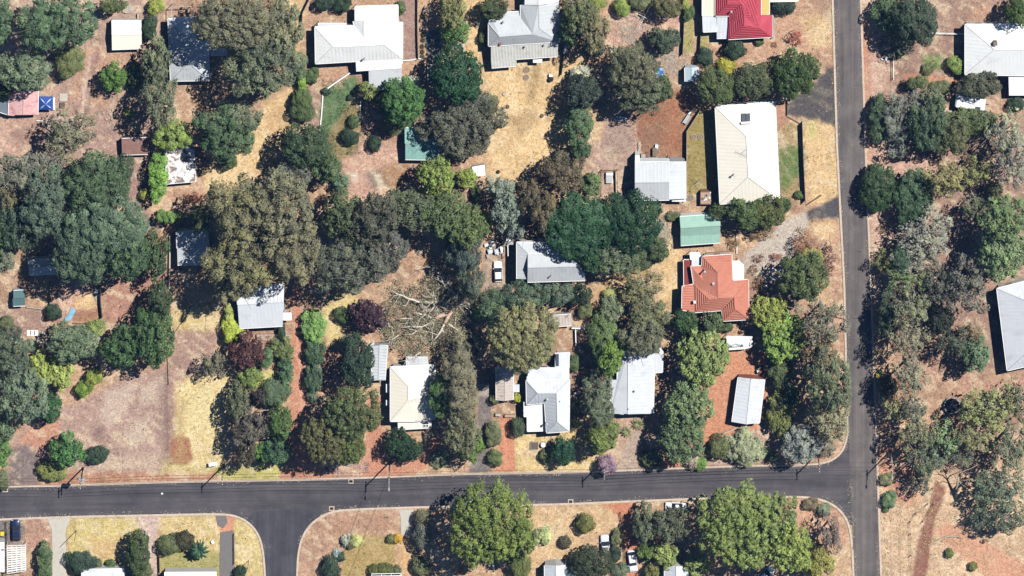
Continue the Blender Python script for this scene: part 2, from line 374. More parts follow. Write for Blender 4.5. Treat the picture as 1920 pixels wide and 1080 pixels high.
 (GREY, 5, .85, [(-20, 974), (42, 972), (46, 1020), (-20, 1020)]),
 ((190, 146, 124), 5, .9, [(46, 972), (88, 972), (98, 1000), (98, 1032), (50, 1030)]),
 ((210, 186, 122), 6, .95, [(130, 969), (252, 968), (265, 1000), (235, 1080), (125, 1080), (123, 1000)]),
 ((205, 160, 120), 12, .5, [(170, 1010), (240, 1010), (225, 1060), (170, 1050)]),
 ((208, 180, 166), 5, .9, [(248, 968), (306, 966), (294, 1000), (300, 1080), (278, 1080), (268, 1010)]),
 ((214, 186, 128), 6, .95, [(300, 966), (406, 963), (412, 1000), (412, 1045), (300, 1042)]),
 ((168, 158, 96), 8, .9, [(300, 1030), (412, 1040), (412, 1080), (300, 1080)]),
 ((216, 150, 118), 4, .9, [(402, 963), (440, 965), (440, 995), (412, 1000)]),
 ((214, 188, 128), 5, .95, [(440, 968), (470, 984), (484, 1004), (494, 1035), (496, 1090), (438, 1090)]),
 ((192, 152, 124), 6, .95, [(558, 1090), (560, 1035), (570, 1003), (590, 978), (625, 962), (748, 955), (748, 1005), (650, 1008), (640, 1090)]),
 ((172, 128, 102), 14, .5, [(600, 985), (735, 965), (735, 1000), (640, 1005)]),
 ((178, 150, 96), 4, .9, [(655, 1008), (742, 1006), (742, 1070), (640, 1090), (645, 1040)]),
 ((216, 170, 122), 4, .9, [(753, 1002), (774, 1002), (772, 1090), (750, 1090)]),
 ((206, 160, 126), 6, .8, [(776, 955), (850, 952), (850, 990), (776, 1000)]),
 ((214, 176, 132), 10, .95, [(985, 948), (1160, 942), (1168, 1000), (1170, 1080), (985, 1080)]),
 ((200, 158, 120), 8, .7, [(830, 1050), (990, 1040), (990, 1090), (780, 1090)]),
 ((204, 136, 102), 4, .95, [(1130, 945), (1196, 940), (1186, 970), (1195, 1000), (1200, 1090), (1176, 1090), (1172, 1010), (1160, 965)]),
 ((212, 160, 128), 10, .9, [(1480, 935), (1540, 937), (1575, 965), (1592, 1010), (1598, 1090), (1560, 1090), (1470, 1000)]),
 ((216, 180, 140), 10, .8, [(1560, 1020), (1597, 1020), (1599, 1090), (1550, 1090)]),
 ((222, 184, 148), 24, .92, [(1642, 900), (1990, 880), (1990, 1150), (1650, 1150)]),
 ((216, 156, 124), 10, .9, [(1642, 828), (1700, 850), (1730, 920), (1700, 960), (1650, 910)]),
 ((172, 122, 104), 8, .8, [(1670, 890), (1696, 890), (1700, 940), (1680, 960)]),
 ((152, 102, 84), 4, .92, [(1752, 905), (1772, 915), (1752, 985), (1742, 1030), (1738, 1090), (1714, 1090), (1716, 1030), (1732, 985)]),
 ((218, 160, 128), 7, .9, [(1752, 990), (1780, 980), (1830, 1010), (1900, 1045), (1990, 1090), (1870, 1110), (1820, 1050), (1780, 1030)]),
 ((198, 152, 128), 9, .9, [(1735, 660), (1800, 690), (1850, 720), (1930, 700), (1930, 740), (1850, 760), (1790, 730), (1730, 700)]),
 ((216, 172, 140), 12, .8, [(1640, 690), (1660, 690), (1660, 840), (1642, 840)]),
 ((178, 152, 140), 5, .5, [(1720, 1082), (1725, 1000), (1735, 1000), (1730, 1082)]),
]
gx = np.concatenate([np.linspace(-640, -116, 22)[:-1], np.arange(-116, 116.01, .34), np.linspace(116, 640, 22)[1:]])
gy = np.concatenate([np.linspace(-640, -70, 22)[:-1], np.arange(-70, 70.01, .34), np.linspace(70, 640, 22)[1:]])
GX, GY = np.meshgrid(gx, gy, indexing='ij'); GX = GX.ravel(); GY = GY.ravel()
PXg, PYg = GX / S + 960, 540 - GY / S
wx = (fbm(PXg, PYg, 26, 3) - .5) * 16 + (fbm(PXg, PYg, 6, 5, 2) - .5) * 5
wy = (fbm(PXg, PYg, 26, 7) - .5) * 16 + (fbm(PXg, PYg, 6, 9, 2) - .5) * 5
def lcol(c): return np.array(alb(*c), np.float64) * np.array([1.01, 1.08, 1.15])
basemix = np.clip((fbm(PXg, PYg, 60, 21) - .35) / .3, 0, 1)[:, None]
gcol = lcol((176, 138, 112)) * (1 - basemix) + lcol((204, 164, 128)) * basemix
HARD = [g for g in AREAS if g[0] in (GREEN, OLIVE, ORANGE, GREY, BROWN, PALE) or min(g[0]) < 100 or g[1] <= 4 or g[0] in (RED, (212, 142, 108), (112, 104, 98), (152, 102, 84), (218, 160, 128), (204, 136, 102))]
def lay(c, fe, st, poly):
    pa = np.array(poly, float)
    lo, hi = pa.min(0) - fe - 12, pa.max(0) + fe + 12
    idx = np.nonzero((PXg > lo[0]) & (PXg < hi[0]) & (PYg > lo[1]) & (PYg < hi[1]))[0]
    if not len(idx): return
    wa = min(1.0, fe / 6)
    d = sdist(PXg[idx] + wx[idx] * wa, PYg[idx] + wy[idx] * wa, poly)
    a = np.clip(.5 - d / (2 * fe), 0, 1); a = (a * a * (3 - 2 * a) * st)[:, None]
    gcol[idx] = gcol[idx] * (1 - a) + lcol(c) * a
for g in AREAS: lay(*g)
# patchiness: straw and litter flecks, bare spots
n1 = fbm(PXg, PYg, 44, 31); n2 = fbm(PXg, PYg, 12, 41, 3); n3 = vnoise(PXg, PYg, 4.2, 51); n4 = fbm(PXg, PYg, 20, 61)
gcol *= (1 + .36 * (n1 - .5) + .34 * (n2 - .5) + .30 * (n3 - .5))[:, None]
fl = np.clip((n4 * .6 + n3 * .4 - .62) / .12, 0, 1)[:, None] * .30
gcol = gcol * (1 - fl) + lcol((112, 84, 70)) * fl
fs = np.clip((fbm(PXg * .55 + PYg * .45, PYg * 1.3 - PXg * 1.0, 13, 71, 4) - .55) / .12, 0, 1)[:, None] * .48
gcol = gcol * (1 - fs) + lcol((238, 212, 174)) * fs
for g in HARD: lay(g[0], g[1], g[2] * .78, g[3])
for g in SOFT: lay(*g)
gcol = np.clip(gcol, .012, .75)
inner = (np.abs(GX) < 115.8) & (np.abs(GY) < 69.8)
GZ = np.where(inner, (fbm(PXg, PYg, 8, 81, 3) - .5) * .10 - .02, -.02)
nx, ny = len(gx), len(gy)
ii, jj = np.meshgrid(np.arange(nx - 1), np.arange(ny - 1), indexing='ij'); ii = ii.ravel(); jj = jj.ravel()
quads = np.stack([ii * ny + jj, (ii + 1) * ny + jj, (ii + 1) * ny + jj + 1, ii * ny + jj + 1], 1)
def np_mesh(name, V, Q, mat, tint=None, smooth=False):
    "mesh from arrays: V (n,3), Q (m,4) quads"
    me = bpy.data.meshes.new(name); k = Q.shape[1]
    me.vertices.add(len(V)); me.vertices.foreach_set('co', np.asarray(V, np.float32).ravel())
    me.loops.add(Q.size); me.loops.foreach_set('vertex_index', np.asarray(Q, np.int32).ravel())
    me.polygons.add(len(Q)); me.polygons.foreach_set('loop_start', np.arange(0, Q.size, k, dtype=np.int32))
    try: me.polygons.foreach_set('loop_total', np.full(len(Q), k, np.int32))
    except Exception: pass
    if smooth: me.polygons.foreach_set('use_smooth', np.ones(len(Q), bool))
    else: me.polygons.foreach_set('use_smooth', np.zeros(len(Q), bool))
    if tint is not None:
        a = me.attributes.new('tint', 'FLOAT', 'FACE'); a.data.foreach_set('value', np.asarray(tint, np.float32))
    me.materials.append(mat); me.update(calc_edges=True); me.validate()
    return me
def ground_material():
    m, t, p = mat_base("soil_and_grass", .95, .1)
    at = nd(t, 'ShaderNodeAttribute', attribute_name='Col')
    v = coords(t)
    a = noise(t, 1.7, 5, .75, v); b = noise(t, 4.6, 4, .75, v)
    f = ramp(t, a.outputs['Fac'], [(.28, (.56, .52, .49)), (.5, (1, 1, 1)), (.72, (1.34, 1.36, 1.34))]).outputs['Color']
    g = ramp(t, b.outputs['Fac'], [(.32, (.58, .55, .52)), (.5, (1, 1, 1)), (.68, (1.36, 1.36, 1.32))]).outputs['Color']
    c = mixc(t, 1.0, mixc(t, 1.0, at.outputs['Color'], f, 'MULTIPLY'), g, 'MULTIPLY')
    t.links.new(c, p.inputs['Base Color']); bump(t, p, b.outputs['Fac'], .6, .06)
    return m
M['ground'] = ground_material()
me = np_mesh('ground', np.stack([GX, GY, GZ], 1), quads, M['ground'], smooth=True)
ca = me.attributes.new('Col', 'FLOAT_COLOR', 'POINT')
ca.data.foreach_set('color', np.concatenate([gcol, np.ones((len(gcol), 1))], 1).astype(np.float32).ravel())
ground = bpy.data.objects.new('ground', me); COL.objects.link(ground); tag(ground, kind='structure')

# ---------------------------------------------------------------- roads, kerbs, drives
def asphalt(name, c, streak, rot=0.0):
    m, t, p = mat_base(name, .9, .2)
    v1 = coords(t, streak, (0, 0, rot)); v = coords(t)
    a = noise(t, 1.0, 4, .6, v1); b = noise(t, .22, 4, .7, v); g = noise(t, 14, 3, .8, v); s = noise(t, .9, 5, .7, v)
    f = ramp(t, a.outputs['Fac'], [(.32, (.76, .76, .78)), (.5, (1, 1, 1)), (.68, (1.28, 1.26, 1.23))]).outputs['Color']
    h = ramp(t, b.outputs['Fac'], [(.32, (.78, .78, .80)), (.68, (1.24, 1.22, 1.18))]).outputs['Color']
    k = ramp(t, g.outputs['Fac'], [(.3, (.72, .72, .72)), (.7, (1.3, 1.3, 1.3))]).outputs['Color']
    q = ramp(t, s.outputs['Fac'], [(.62, (1, 1, 1)), (.70, (1.3, 1.28, 1.22))]).outputs['Color']
    col = mixc(t, 1.0, mixc(t, 1.0, mixc(t, 1.0, mixc(t, 1.0, c, f, 'MULTIPLY'), h, 'MULTIPLY'), k, 'MULTIPLY'), q, 'MULTIPLY')
    t.links.new(col, p.inputs['Base Color']); bump(t, p, g.outputs['Fac'], .4, .01)
    return m
M['road_ns'] = asphalt('worn_asphalt', alb(113, 107, 105), (.9, .02, 1), math.radians(-2))
M['road_ew'] = asphalt('dark_asphalt', alb(92, 89, 92), (.02, .8, 1), math.radians(1.5))
M['road_side'] = asphalt('blue_asphalt', alb(80, 80, 86), (.8, .03, 1))
mm('concrete', alb(212, 206, 192), .1, .8, .9, alb(150, 140, 125), .3)
mm('kerbcon', alb(224, 204, 184), .16, 1.5, .9, alb(150, 115, 92), .5)
mm('greypath', alb(132, 128, 126), .12, 1, .95)
def sheet(name, pts, z, mat, thick=.05, kind='structure'):
    b = MB(); b.prism([W(x, y)[:2] for x, y in pts], z - thick, z)
    o = b.build(name, mat); tag(o, kind=kind); return o
def smooth_line(pts, it=2):
    for _ in range(it):
        q = [pts[0]]
        for a, b in zip(pts[:-1], pts[1:]):
            q += [(a[0] * .75 + b[0] * .25, a[1] * .75 + b[1] * .25), (a[0] * .25 + b[0] * .75, a[1] * .25 + b[1] * .75)]
        pts = q + [pts[-1]]
    return pts
RD_L = [(1561, -60), (1563, 0), (1571, 270), (1585, 540), (1591, 810)]
RD_L2 = [(1594, 900), (1598, 985), (1602, 1080), (1604, 1140)]
RD_R = [(1610, -60), (1612, 0), (1620.5, 270), (1631, 540), (1641, 810), (1650, 1080), (1652, 1140)]
UP = smooth_line([(-60, 918), (0, 915), (160, 911), (330, 905), (480, 903), (660, 899), (835, 891), (960, 889), (1090, 887), (1200, 883), (1330, 878), (1440, 875), (1525, 874), (1560, 866), (1580, 849), (1588, 830), (1591, 810)])
LO_W = smooth_line([(-60, 974), (0, 972), (130, 967), (250, 965), (405, 961.5), (440, 964), (468, 978), (486, 1000), (495, 1030), (499, 1080), (500, 1140)])
LO_E = smooth_line([(554, 1140), (555, 1080), (557, 1035), (567, 1000), (587, 975), (620, 957), (660, 953), (820, 948), (985, 945), (1070, 943), (1180, 938), (1310, 933), (1480, 929), (1525, 931), (1558, 941), (1580, 958), (1595, 985), (1600, 1030), (1602, 1080)])
sheet('road', RD_L + RD_L2 + list(reversed(RD_R)), .055, M['road_ns'], .1)
jn = [p for p in LO_E if p[1] <= 1000 or p[0] < 1000]
sheet('street', UP + [(1594, 900), (1598, 985)] + list(reversed([p for p in LO_E if p[1] < 985 and p[0] > 600])) + list(reversed([p for p in LO_W if p[1] < 985])), .06, M['road_ew'], .1)
sheet('side_street', [(474, 960)] + [p for p in LO_W if p[1] >= 976] + [p for p in LO_E if p[0] < 605 and p[1] > 962] + [(604, 958), (560, 954)], .064, M['road_side'], .1)
def kerb(pts, side, wd=.42, z=.15, mat=None):
    "raised kerb along a line; side +1 lies to the left of the direction of travel"
    b = MB(); P = [W(*p) for p in pts]; n = len(P); L = []; R_ = []
    for i in range(n):
        d = (P[min(i + 1, n - 1)] - P[max(i - 1, 0)]); d.normalize(); nn = Vector((-d.y, d.x, 0)) * side
        L.append(P[i]); R_.append(P[i] + nn * wd)
    V = []; F = []
    for i in range(n):
        a, c = L[i], R_[i]
        V += [(a.x, a.y, -.05), (a.x, a.y, z - .03), (a.x * .85 + c.x * .15, a.y * .85 + c.y * .15, z), (c.x, c.y, z), (c.x, c.y, -.05)]
    for i in range(n - 1):
        for k in range(4):
            F.append((i * 5 + k, (i + 1) * 5 + k, (i + 1) * 5 + k + 1, i * 5 + k + 1))
    F += [(0, 1, 2, 3, 4), tuple((n - 1) * 5 + k for k in (4, 3, 2, 1, 0))]
    b.add(V, F); o = b.build('kerb', mat or M['kerbcon']); tag(o, kind='structure'); return o
kerb(RD_L, -1); kerb([(1600, 1030), (1602, 1080), (1604, 1140)], -1); kerb(RD_R, 1)
kerb(UP, 1); kerb(LO_W, -1); kerb(LO_E[:-6], -1)
sheet('driveway', [(87, 970), (133, 969), (123, 994), (124, 1030), (124, 1090), (98, 1090), (98, 1030), (97, 992)], .075, M['concrete'])
sheet('driveway', [(747, 956), (777, 955), (773, 968), (772, 1003), (752, 1003), (751, 968)], .075, M['concrete'])
sheet('path', [(413, 998), (438, 994), (440, 1050), (438, 1090), (412, 1090), (412, 1040)], .07, M['greypath'])
sheet('path', [(404, 965), (424, 965), (427, 980), (418, 990), (408, 985)], .062, M['greypath'])
sheet('driveway', [(795, 62), (826, 52), (828, 108), (812, 118), (803, 112), (798, 90)], .06, M['greypath'])
sheet('path', [(862, 68), (872, 70), (871, 97), (860, 95)], .06, M['concrete'])
sheet('path', [(683, 188), (690, 188), (692, 280), (683, 280)], .06, mm('pinkpath', alb(205, 170, 150), .12, 1, .9))
# ---------------------------------------------------------------- plants: crowns made of leaf clumps on boughs
# boughs, bough radius against their spacing, leaf length, leaf width, top cover, gap share, clump size (m), clump depth, jag of the outline, unevenness
STY = {
 'gum':   dict(nl=40, ra=.72, ll=.40, lw=.20, cov=2.3, gap=.25, cs=1.05, cd=.85, top='dome', jag=.20, un=.16),
 'dense': dict(nl=34, ra=.86, ll=.34, lw=.22, cov=2.7, gap=.13, cs=.80, cd=.55, top='dome', jag=.12, un=.08),
 'green': dict(nl=36, ra=.76, ll=.38, lw=.24, cov=2.5, gap=.19, cs=.90, cd=.70, top='dome', jag=.16, un=.12),
 'dome':  dict(nl=105, ra=.64, ll=.28, lw=.19, cov=2.8, gap=.06, cs=.55, cd=.34, top='flat', jag=.07, un=.05),
 'tuft':  dict(nl=95, ra=.66, ll=.42, lw=.26, cov=2.5, gap=.17, cs=.85, cd=.65, top='dome', jag=.16, un=.10),
 'fine':  dict(nl=34, ra=.72, ll=.40, lw=.13, cov=2.5, gap=.16, cs=.70, cd=.6, top='cone', jag=.18, un=.12),
 'sparse':dict(nl=26, ra=.62, ll=.36, lw=.14, cov=1.2, gap=.34, cs=1.0, cd=.6, top='dome', jag=.3, un=.2),
 'open':  dict(nl=30, ra=.60, ll=.40, lw=.20, cov=2.0, gap=.30, cs=1.0, cd=.6, top='dome', jag=.34, un=.16),
 'round': dict(nl=22, ra=.92, ll=.26, lw=.17, cov=3.0, gap=.0, cs=.5, cd=.22, top='ball', jag=.2, un=.1),
}
def crown_mesh(style, rx, ry, z0, z1, seed, lf=1.0):
    st = STY[style]; r = np.random.default_rng(seed); nl = st['nl']; rm = math.sqrt(rx * ry); zc, hz = (z0 + z1) / 2, (z1 - z0) / 2
    if rm > 6 and nl < 60: nl = int(nl * 1.5)
    if rm > 7.5 and style == 'tuft': nl = 190
    if rm < 1.8: nl = max(7, int(nl * .4))
    elif rm < 3.5: nl = max(10, int(nl * .65))
    ph = r.uniform(0, 6.28, 4)
    def outline(a): return 1 + st['jag'] * (.5 * np.sin(2 * a + ph[0]) + .45 * np.sin(3 * a + ph[1]) + .4 * np.sin(5 * a + ph[2]) + .3 * np.sin(8 * a + ph[3]))
    lr = st['ra'] * math.sqrt(math.pi / nl)
    i = np.arange(nl); a = i * 2.39996 + r.normal(0, .25, nl) + ph[0]
    rad = np.sqrt((i + .5) / nl) * (1 - lr * .62) + r.normal(0, .03, nl)
    o = outline(a); lx = rx * rad * o * np.cos(a); ly = ry * rad * o * np.sin(a)
    rr = np.clip(rad, 0, 1)
    if st['top'] == 'flat': zt = np.sqrt(np.clip(1 - rr ** 2.4, .02, 1))
    elif st['top'] == 'cone': zt = 1 - rr ** 1.2 * 1.15
    elif st['top'] == 'ball': zt = np.sqrt(np.clip(1 - rr ** 2.0, .02, 1))
    else: zt = np.sqrt(np.clip(1 - rr ** 2.0, .02, 1)) * .92
    lobe = lr * rm * r.uniform(.78, 1.25, nl)
    lz = zc + hz * (zt + r.normal(0, st['un'], nl)) - lobe * .75
    lz = np.maximum(lz, z0 + .05)
    L = np.stack([lx, ly, lz], 1)
    ll, lw = st['ll'] * lf, st['lw'] * lf
    k = .6 if rm < 1.2 else .72 if rm < 2.2 else .85 if rm < 3.6 else 1.0 if rm < 8 else 1.1
    ll *= k; lw *= k
    area = math.pi * rx * ry; n = int(st['cov'] * area / (ll * lw * .62))
    bt = r.normal(0, .09, nl)
    def layer(n, low, lo, hi, gap):
        q = np.sqrt(r.random(n)); t = r.uniform(0, 6.28, n); of = outline(t) * 1.12
        x, y = rx * q * of * np.cos(t), ry * q * of * np.sin(t)
        d2 = (x[:, None] - lx) ** 2 + (y[:, None] - ly) ** 2
        z = lz[None] + .85 * np.sqrt(np.maximum(lobe[None] ** 2 - d2, 0)); z = np.where(d2 < lobe[None] ** 2, z, -9)
        b = z.argmax(1); zz = z[np.arange(n), b]
        cl = fbm(x + seed * 3.1, y + seed * 1.7, st['cs'], seed % 97, 2)
        if low:
            near = (d2 / lobe[None] ** 2).argmin(1); dd = d2[np.arange(n), near] / lobe[near] ** 2
            ok = dd < 1.7; base = lz[near] - .1 * lobe[near]; b = near
            zz = np.maximum(base, z0 + .1) - r.uniform(lo, hi, n) * hz
            zz = np.maximum(zz, z0 + .05)
        else:
            ok = (zz > -5) & (cl > .5 - .22 + gap * .9 - .14)
            zz = zz + (cl - .55) * st['cd'] * 2.2 * min(1, rm / 2.5) - r.uniform(lo, hi, n)
        nx = (x - lx[b]) / lobe[b]; ny = (y - ly[b]) / lobe[b]
        N = np.stack([nx, ny, np.full(n, .75)], 1)
        return np.stack([x, y, zz], 1)[ok], N[ok], (bt[b] + (cl - .5) * .95)[ok]
    A = layer(n, False, 0, .12, st['gap']); B = layer(int(n * (.25 if style in ('open', 'sparse') else .62)), True, 0, .75, 0); C = layer(int(n * .40), False, .25, 1.1, st['gap'] * .4)
    nd_ = int((.5 if style == 'sparse' else .9 if style == 'open' else 2.6) * area / (.62 * (2.3 * ll) * (2.3 * lw) * 1.6)); D = layer(nd_, True, .05, .6, 0); nD = len(D[0])
    P = np.concatenate([A[0], B[0], C[0], D[0]]); N = np.concatenate([A[1], B[1], C[1], D[1]]); T = np.concatenate([A[2], B[2], C[2], D[2]])
    P[:, 2] = np.maximum(P[:, 2], z0 + .04)
    nn = N * .75 + np.array([0, 0, .45]) + r.normal(0, .34, P.shape); nn /= np.linalg.norm(nn, axis=1)[:, None]
    t = np.cross(nn, r.normal(0, 1, P.shape)); t /= np.linalg.norm(t, axis=1)[:, None] + 1e-9
    b = np.cross(nn, t); sz = r.uniform(.65, 1.3, (len(P), 1)); sz[len(P) - nD:] *= 2.3
    u = t * ll * .5 * sz; v = b * lw * .5 * sz
    V = np.stack([P - u - v * .35, P + v - u * .1, P + u + v * .25, P - v + u * .1], 1).reshape(-1, 3)
    V[:, 2] = np.maximum(V[:, 2], .03)
    return V, np.arange(len(V)).reshape(-1, 4), np.clip(.5 + T + r.normal(0, .12, len(P)), 0, 1), L
def trunk_mb(r, h, z0, L, thick, bend=.25, limbs=7, fine=False):
    b = MB(); top = Vector((r.normal(0, bend), r.normal(0, bend), z0 + (h - z0) * .35))
    b.tube([(0, 0, -.15), (0, 0, .12), (top.x * .35, top.y * .35, top.z * .45), top], [thick * 1.5, thick * 1.1, thick * .9, thick * .7], 8)
    idx = r.permutation(len(L))[:limbs]
    for k in idx:
        e = Vector(L[k]); s = top.lerp(Vector((top.x * .35, top.y * .35, top.z * .45)), r.uniform(0, .6))
        mid = s.lerp(e, .5) + Vector((r.normal(0, .25), r.normal(0, .25), -.08 * (e - s).length))
        b.tube([s, mid, e], [thick * .5, thick * .33, thick * .12], 5, False)
        for q in range(2):
            e2 = e + Vector(r.normal(0, .9, 3)) * (.25 * (e - s).length)
            b.tube([mid.lerp(e, .5), e2], [thick * .2, thick * .05], 4, False)
    return b
LEAFC = {}
def leafc(r, g, b): return (*[lin(c) * 1.0 for c in (r, g, b)], 1)
# kind: style, leaf colour (base colour as 8-bit), words, name, category, bark, crown start share
KIND = {
 'gum':   ('gum', (96, 103, 78), 'grey-green gum tree', 'gum_tree', 'tree', 'palebark', .42),
 'ogum':  ('gum', (112, 108, 76), 'olive gum tree', 'gum_tree', 'tree', 'palebark', .42),
 'pgum':  ('gum', (132, 132, 112), 'pale grey gum tree', 'gum_tree', 'tree', 'palebark', .45),
 'dgum':  ('gum', (80, 82, 66), 'dark grey gum tree', 'gum_tree', 'tree', 'bark', .42),
 'sgum':  ('sparse', (106, 106, 82), 'thin-leaved gum tree', 'gum_tree', 'tree', 'palebark', .45),
 'dense': ('dense', (48, 78, 46), 'dark green dense tree', 'broadleaf_tree', 'tree', 'bark', .3),
 'green': ('green', (66, 95, 58), 'mid-green leafy tree', 'broadleaf_tree', 'tree', 'bark', .3),
 'sage':  ('green', (92, 106, 76), 'sage-green leafy tree', 'broadleaf_tree', 'tree', 'bark', .3),
 'bright':('green', (128, 140, 62), 'yellow-green leafy tree', 'broadleaf_tree', 'tree', 'bark', .3),
 'odense':('dense', (82, 92, 48), 'olive-green dense tree', 'broadleaf_tree', 'tree', 'bark', .3),
 'tuft':  ('tuft', (106, 118, 56), 'bright tufted tree', 'broadleaf_tree', 'tree', 'bark', .35),
 'dtuft': ('tuft', (78, 104, 62), 'leafy green tufted tree', 'broadleaf_tree', 'tree', 'bark', .35),
 'dome':  ('dome', (112, 110, 74), 'olive dome-crowned tree', 'domed_tree', 'tree', 'bark', .4),
 'ddome': ('dome', (72, 92, 52), 'green dome-crowned tree', 'domed_tree', 'tree', 'bark', .35),
 'con':   ('fine', (70, 96, 72), 'blue-green conifer', 'conifer', 'tree', 'bark', .12),
 'oco':   ('fine', (100, 102, 72), 'olive conifer', 'conifer', 'tree', 'bark', .12),
 'plum':  ('green', (76, 50, 52), 'purple-leaved plum tree', 'plum_tree', 'tree', 'bark', .3),
 'silver':('gum', (130, 142, 132), 'silver-blue leafy tree', 'silver_tree', 'tree', 'bark', .2),
 'shr':   ('round', (68, 92, 50), 'green shrub', 'shrub', 'shrub', 'bark', 0),
 'dshr':  ('round', (42, 64, 40), 'dark green shrub', 'shrub', 'shrub', 'bark', 0),
 'yshr':  ('round', (142, 148, 60), 'yellow-green shrub', 'shrub', 'shrub', 'bark', 0),
 'oshr':  ('round', (96, 100, 58), 'olive shrub', 'shrub', 'shrub', 'bark', 0),
 'gshr':  ('fine', (112, 120, 96), 'grey-green shrub', 'shrub', 'shrub', 'bark', 0),
 'bshr':  ('sparse', (112, 84, 60), 'dry brown shrub', 'shrub', 'shrub', 'bark', 0),
 'wshr':  ('round', (196, 196, 178), 'white-flowering shrub', 'flowering_shrub', 'shrub', 'bark', 0),
 'pshr':  ('round', (150, 126, 138), 'pink-flowering shrub', 'flowering_shrub', 'shrub', 'bark', 0),
 'golds': ('round', (206, 160, 50), 'golden shrub', 'shrub', 'shrub', 'bark', 0),
}
PROTO = {}
GREYISH = ('gum', 'ogum', 'pgum', 'dgum', 'sgum', 'sage', 'oco', 'gshr')
SIZES = [.9, 1.7, 3.0, 4.6, 6.8, 9.0]
seedc = [100]
def proto(style, bark, start, R, h, var):
    sz = min(SIZES, key=lambda s: abs(math.log(s / R)))
    tree = start > 0.01
    key = (style, bark if tree else '', sz, var % (5 if sz > 2 else 3))
    if key not in PROTO:
        seedc[0] += 1; hh = {.9: 1.5, 1.7: 2.6, 3.0: 4.8, 4.6: 8, 6.8: 12, 9.0: 16}[sz]
        V, Q, T, L = crown_mesh(style, sz, sz, hh * start, hh, seedc[0])
        cm = np_mesh('crown', V, Q, M['leaf'], T); tm = None
        if tree:
            r = np.random.default_rng(seedc[0])
            tm = trunk_mb(r, hh, hh * start, L, .035 * hh + .03, limbs=20 if style in ('sparse', 'open') else 8 if bark == 'palebark' else 5).mesh('trunk', M[bark], smooth=True)
        PROTO[key] = (cm, tm, sz, hh)
    return PROTO[key]
used_labels = {}
rt = random.Random(5)
def plant(kind, px, py, rx, ry, h, phrase, words=None, col=None):
    style, c, wds, name, cat, bark, start = KIND[kind]
    Rx, Ry = rx * S, ry * S
    R = math.sqrt(Rx * Ry)
    start *= .55 if R < 4.5 else .95
    if kind in ('pgum', 'sgum') or (kind in ('gum', 'dgum', 'sage', 'ogum') and px > 1640): style = 'open'
    h = h * (1.58 if cat == 'tree' else 1.2)
    hz_ = h * (1 - start) / 2 * .9; Ry = math.sqrt(max((.6 * Ry) ** 2, Ry * Ry - (LEAN * hz_) ** 2)); R = math.sqrt(Rx * Ry)
    zc = h * (.5 + start / 2) if start > .01 else h * .55
    g = W(px, py, zc); c = col or c
    jit = [1 + rt.uniform(-.10, .10) for _ in range(2)]
    kr, kg, kb = (1.15, 1.15, 1.2) if kind in ('silver', 'wshr', 'pshr', 'golds') else (1.46, 1.46, 1.62) if kind in GREYISH else (1.32, 1.36, 1.75) if kind in ('tuft', 'bright', 'yshr', 'odense', 'oshr', 'dome') else (1.15, 1.2, 1.3) if kind == 'plum' else (1.72, 1.32, 1.66)
    color = (min(lin(c[0]) * jit[0] * kr, .7), min(lin(c[1]) * jit[0] * kg, .7), min(lin(c[2]) * jit[0] * jit[1] * kb, .7), 1)
    label = (words or wds) + ' ' + phrase
    asp = max(Rx / Ry, Ry / Rx)
    root = empty(name, (g.x, g.y, 0)) if start > .01 else None
    if asp > 1.55:
        seedc[0] += 1
        V, Q, T, L = crown_mesh(style, Rx, Ry, h * start, h, seedc[0])
        cm = np_mesh('crown', V, Q, M['leaf'], T)
        tm = trunk_mb(np.random.default_rng(seedc[0]), h, h * start, L, .035 * h + .03).mesh('trunk', M[bark], smooth=True) if root else None
        sc = (1, 1, 1); th = 0
    else:
        cm, tm, sz, hh = proto(style, bark, start, R, h, rt.randrange(6))
        th = rt.uniform(0, 6.28) if asp < 1.12 else rt.choice((0, math.pi))
        sc = (Rx / sz, Ry / sz, h / hh)
    if root:
        root.scale = sc; root.rotation_euler = (0, 0, th)
        o = bpy.data.objects.new('trunk', tm); COL.objects.link(o); o.parent = root
        o = bpy.data.objects.new('crown', cm); COL.objects.link(o); o.parent = root; o.color = color
        top = root
    else:
        o = bpy.data.objects.new(name, cm); COL.objects.link(o); o.color = color
        o.location = (g.x, g.y, 0); o.scale = sc; o.rotation_euler = (0, 0, th); top = o
    tag(top, label, cat, {'tree': 'trees among the houses', 'shrub': 'garden shrubs'}[cat])
    return top
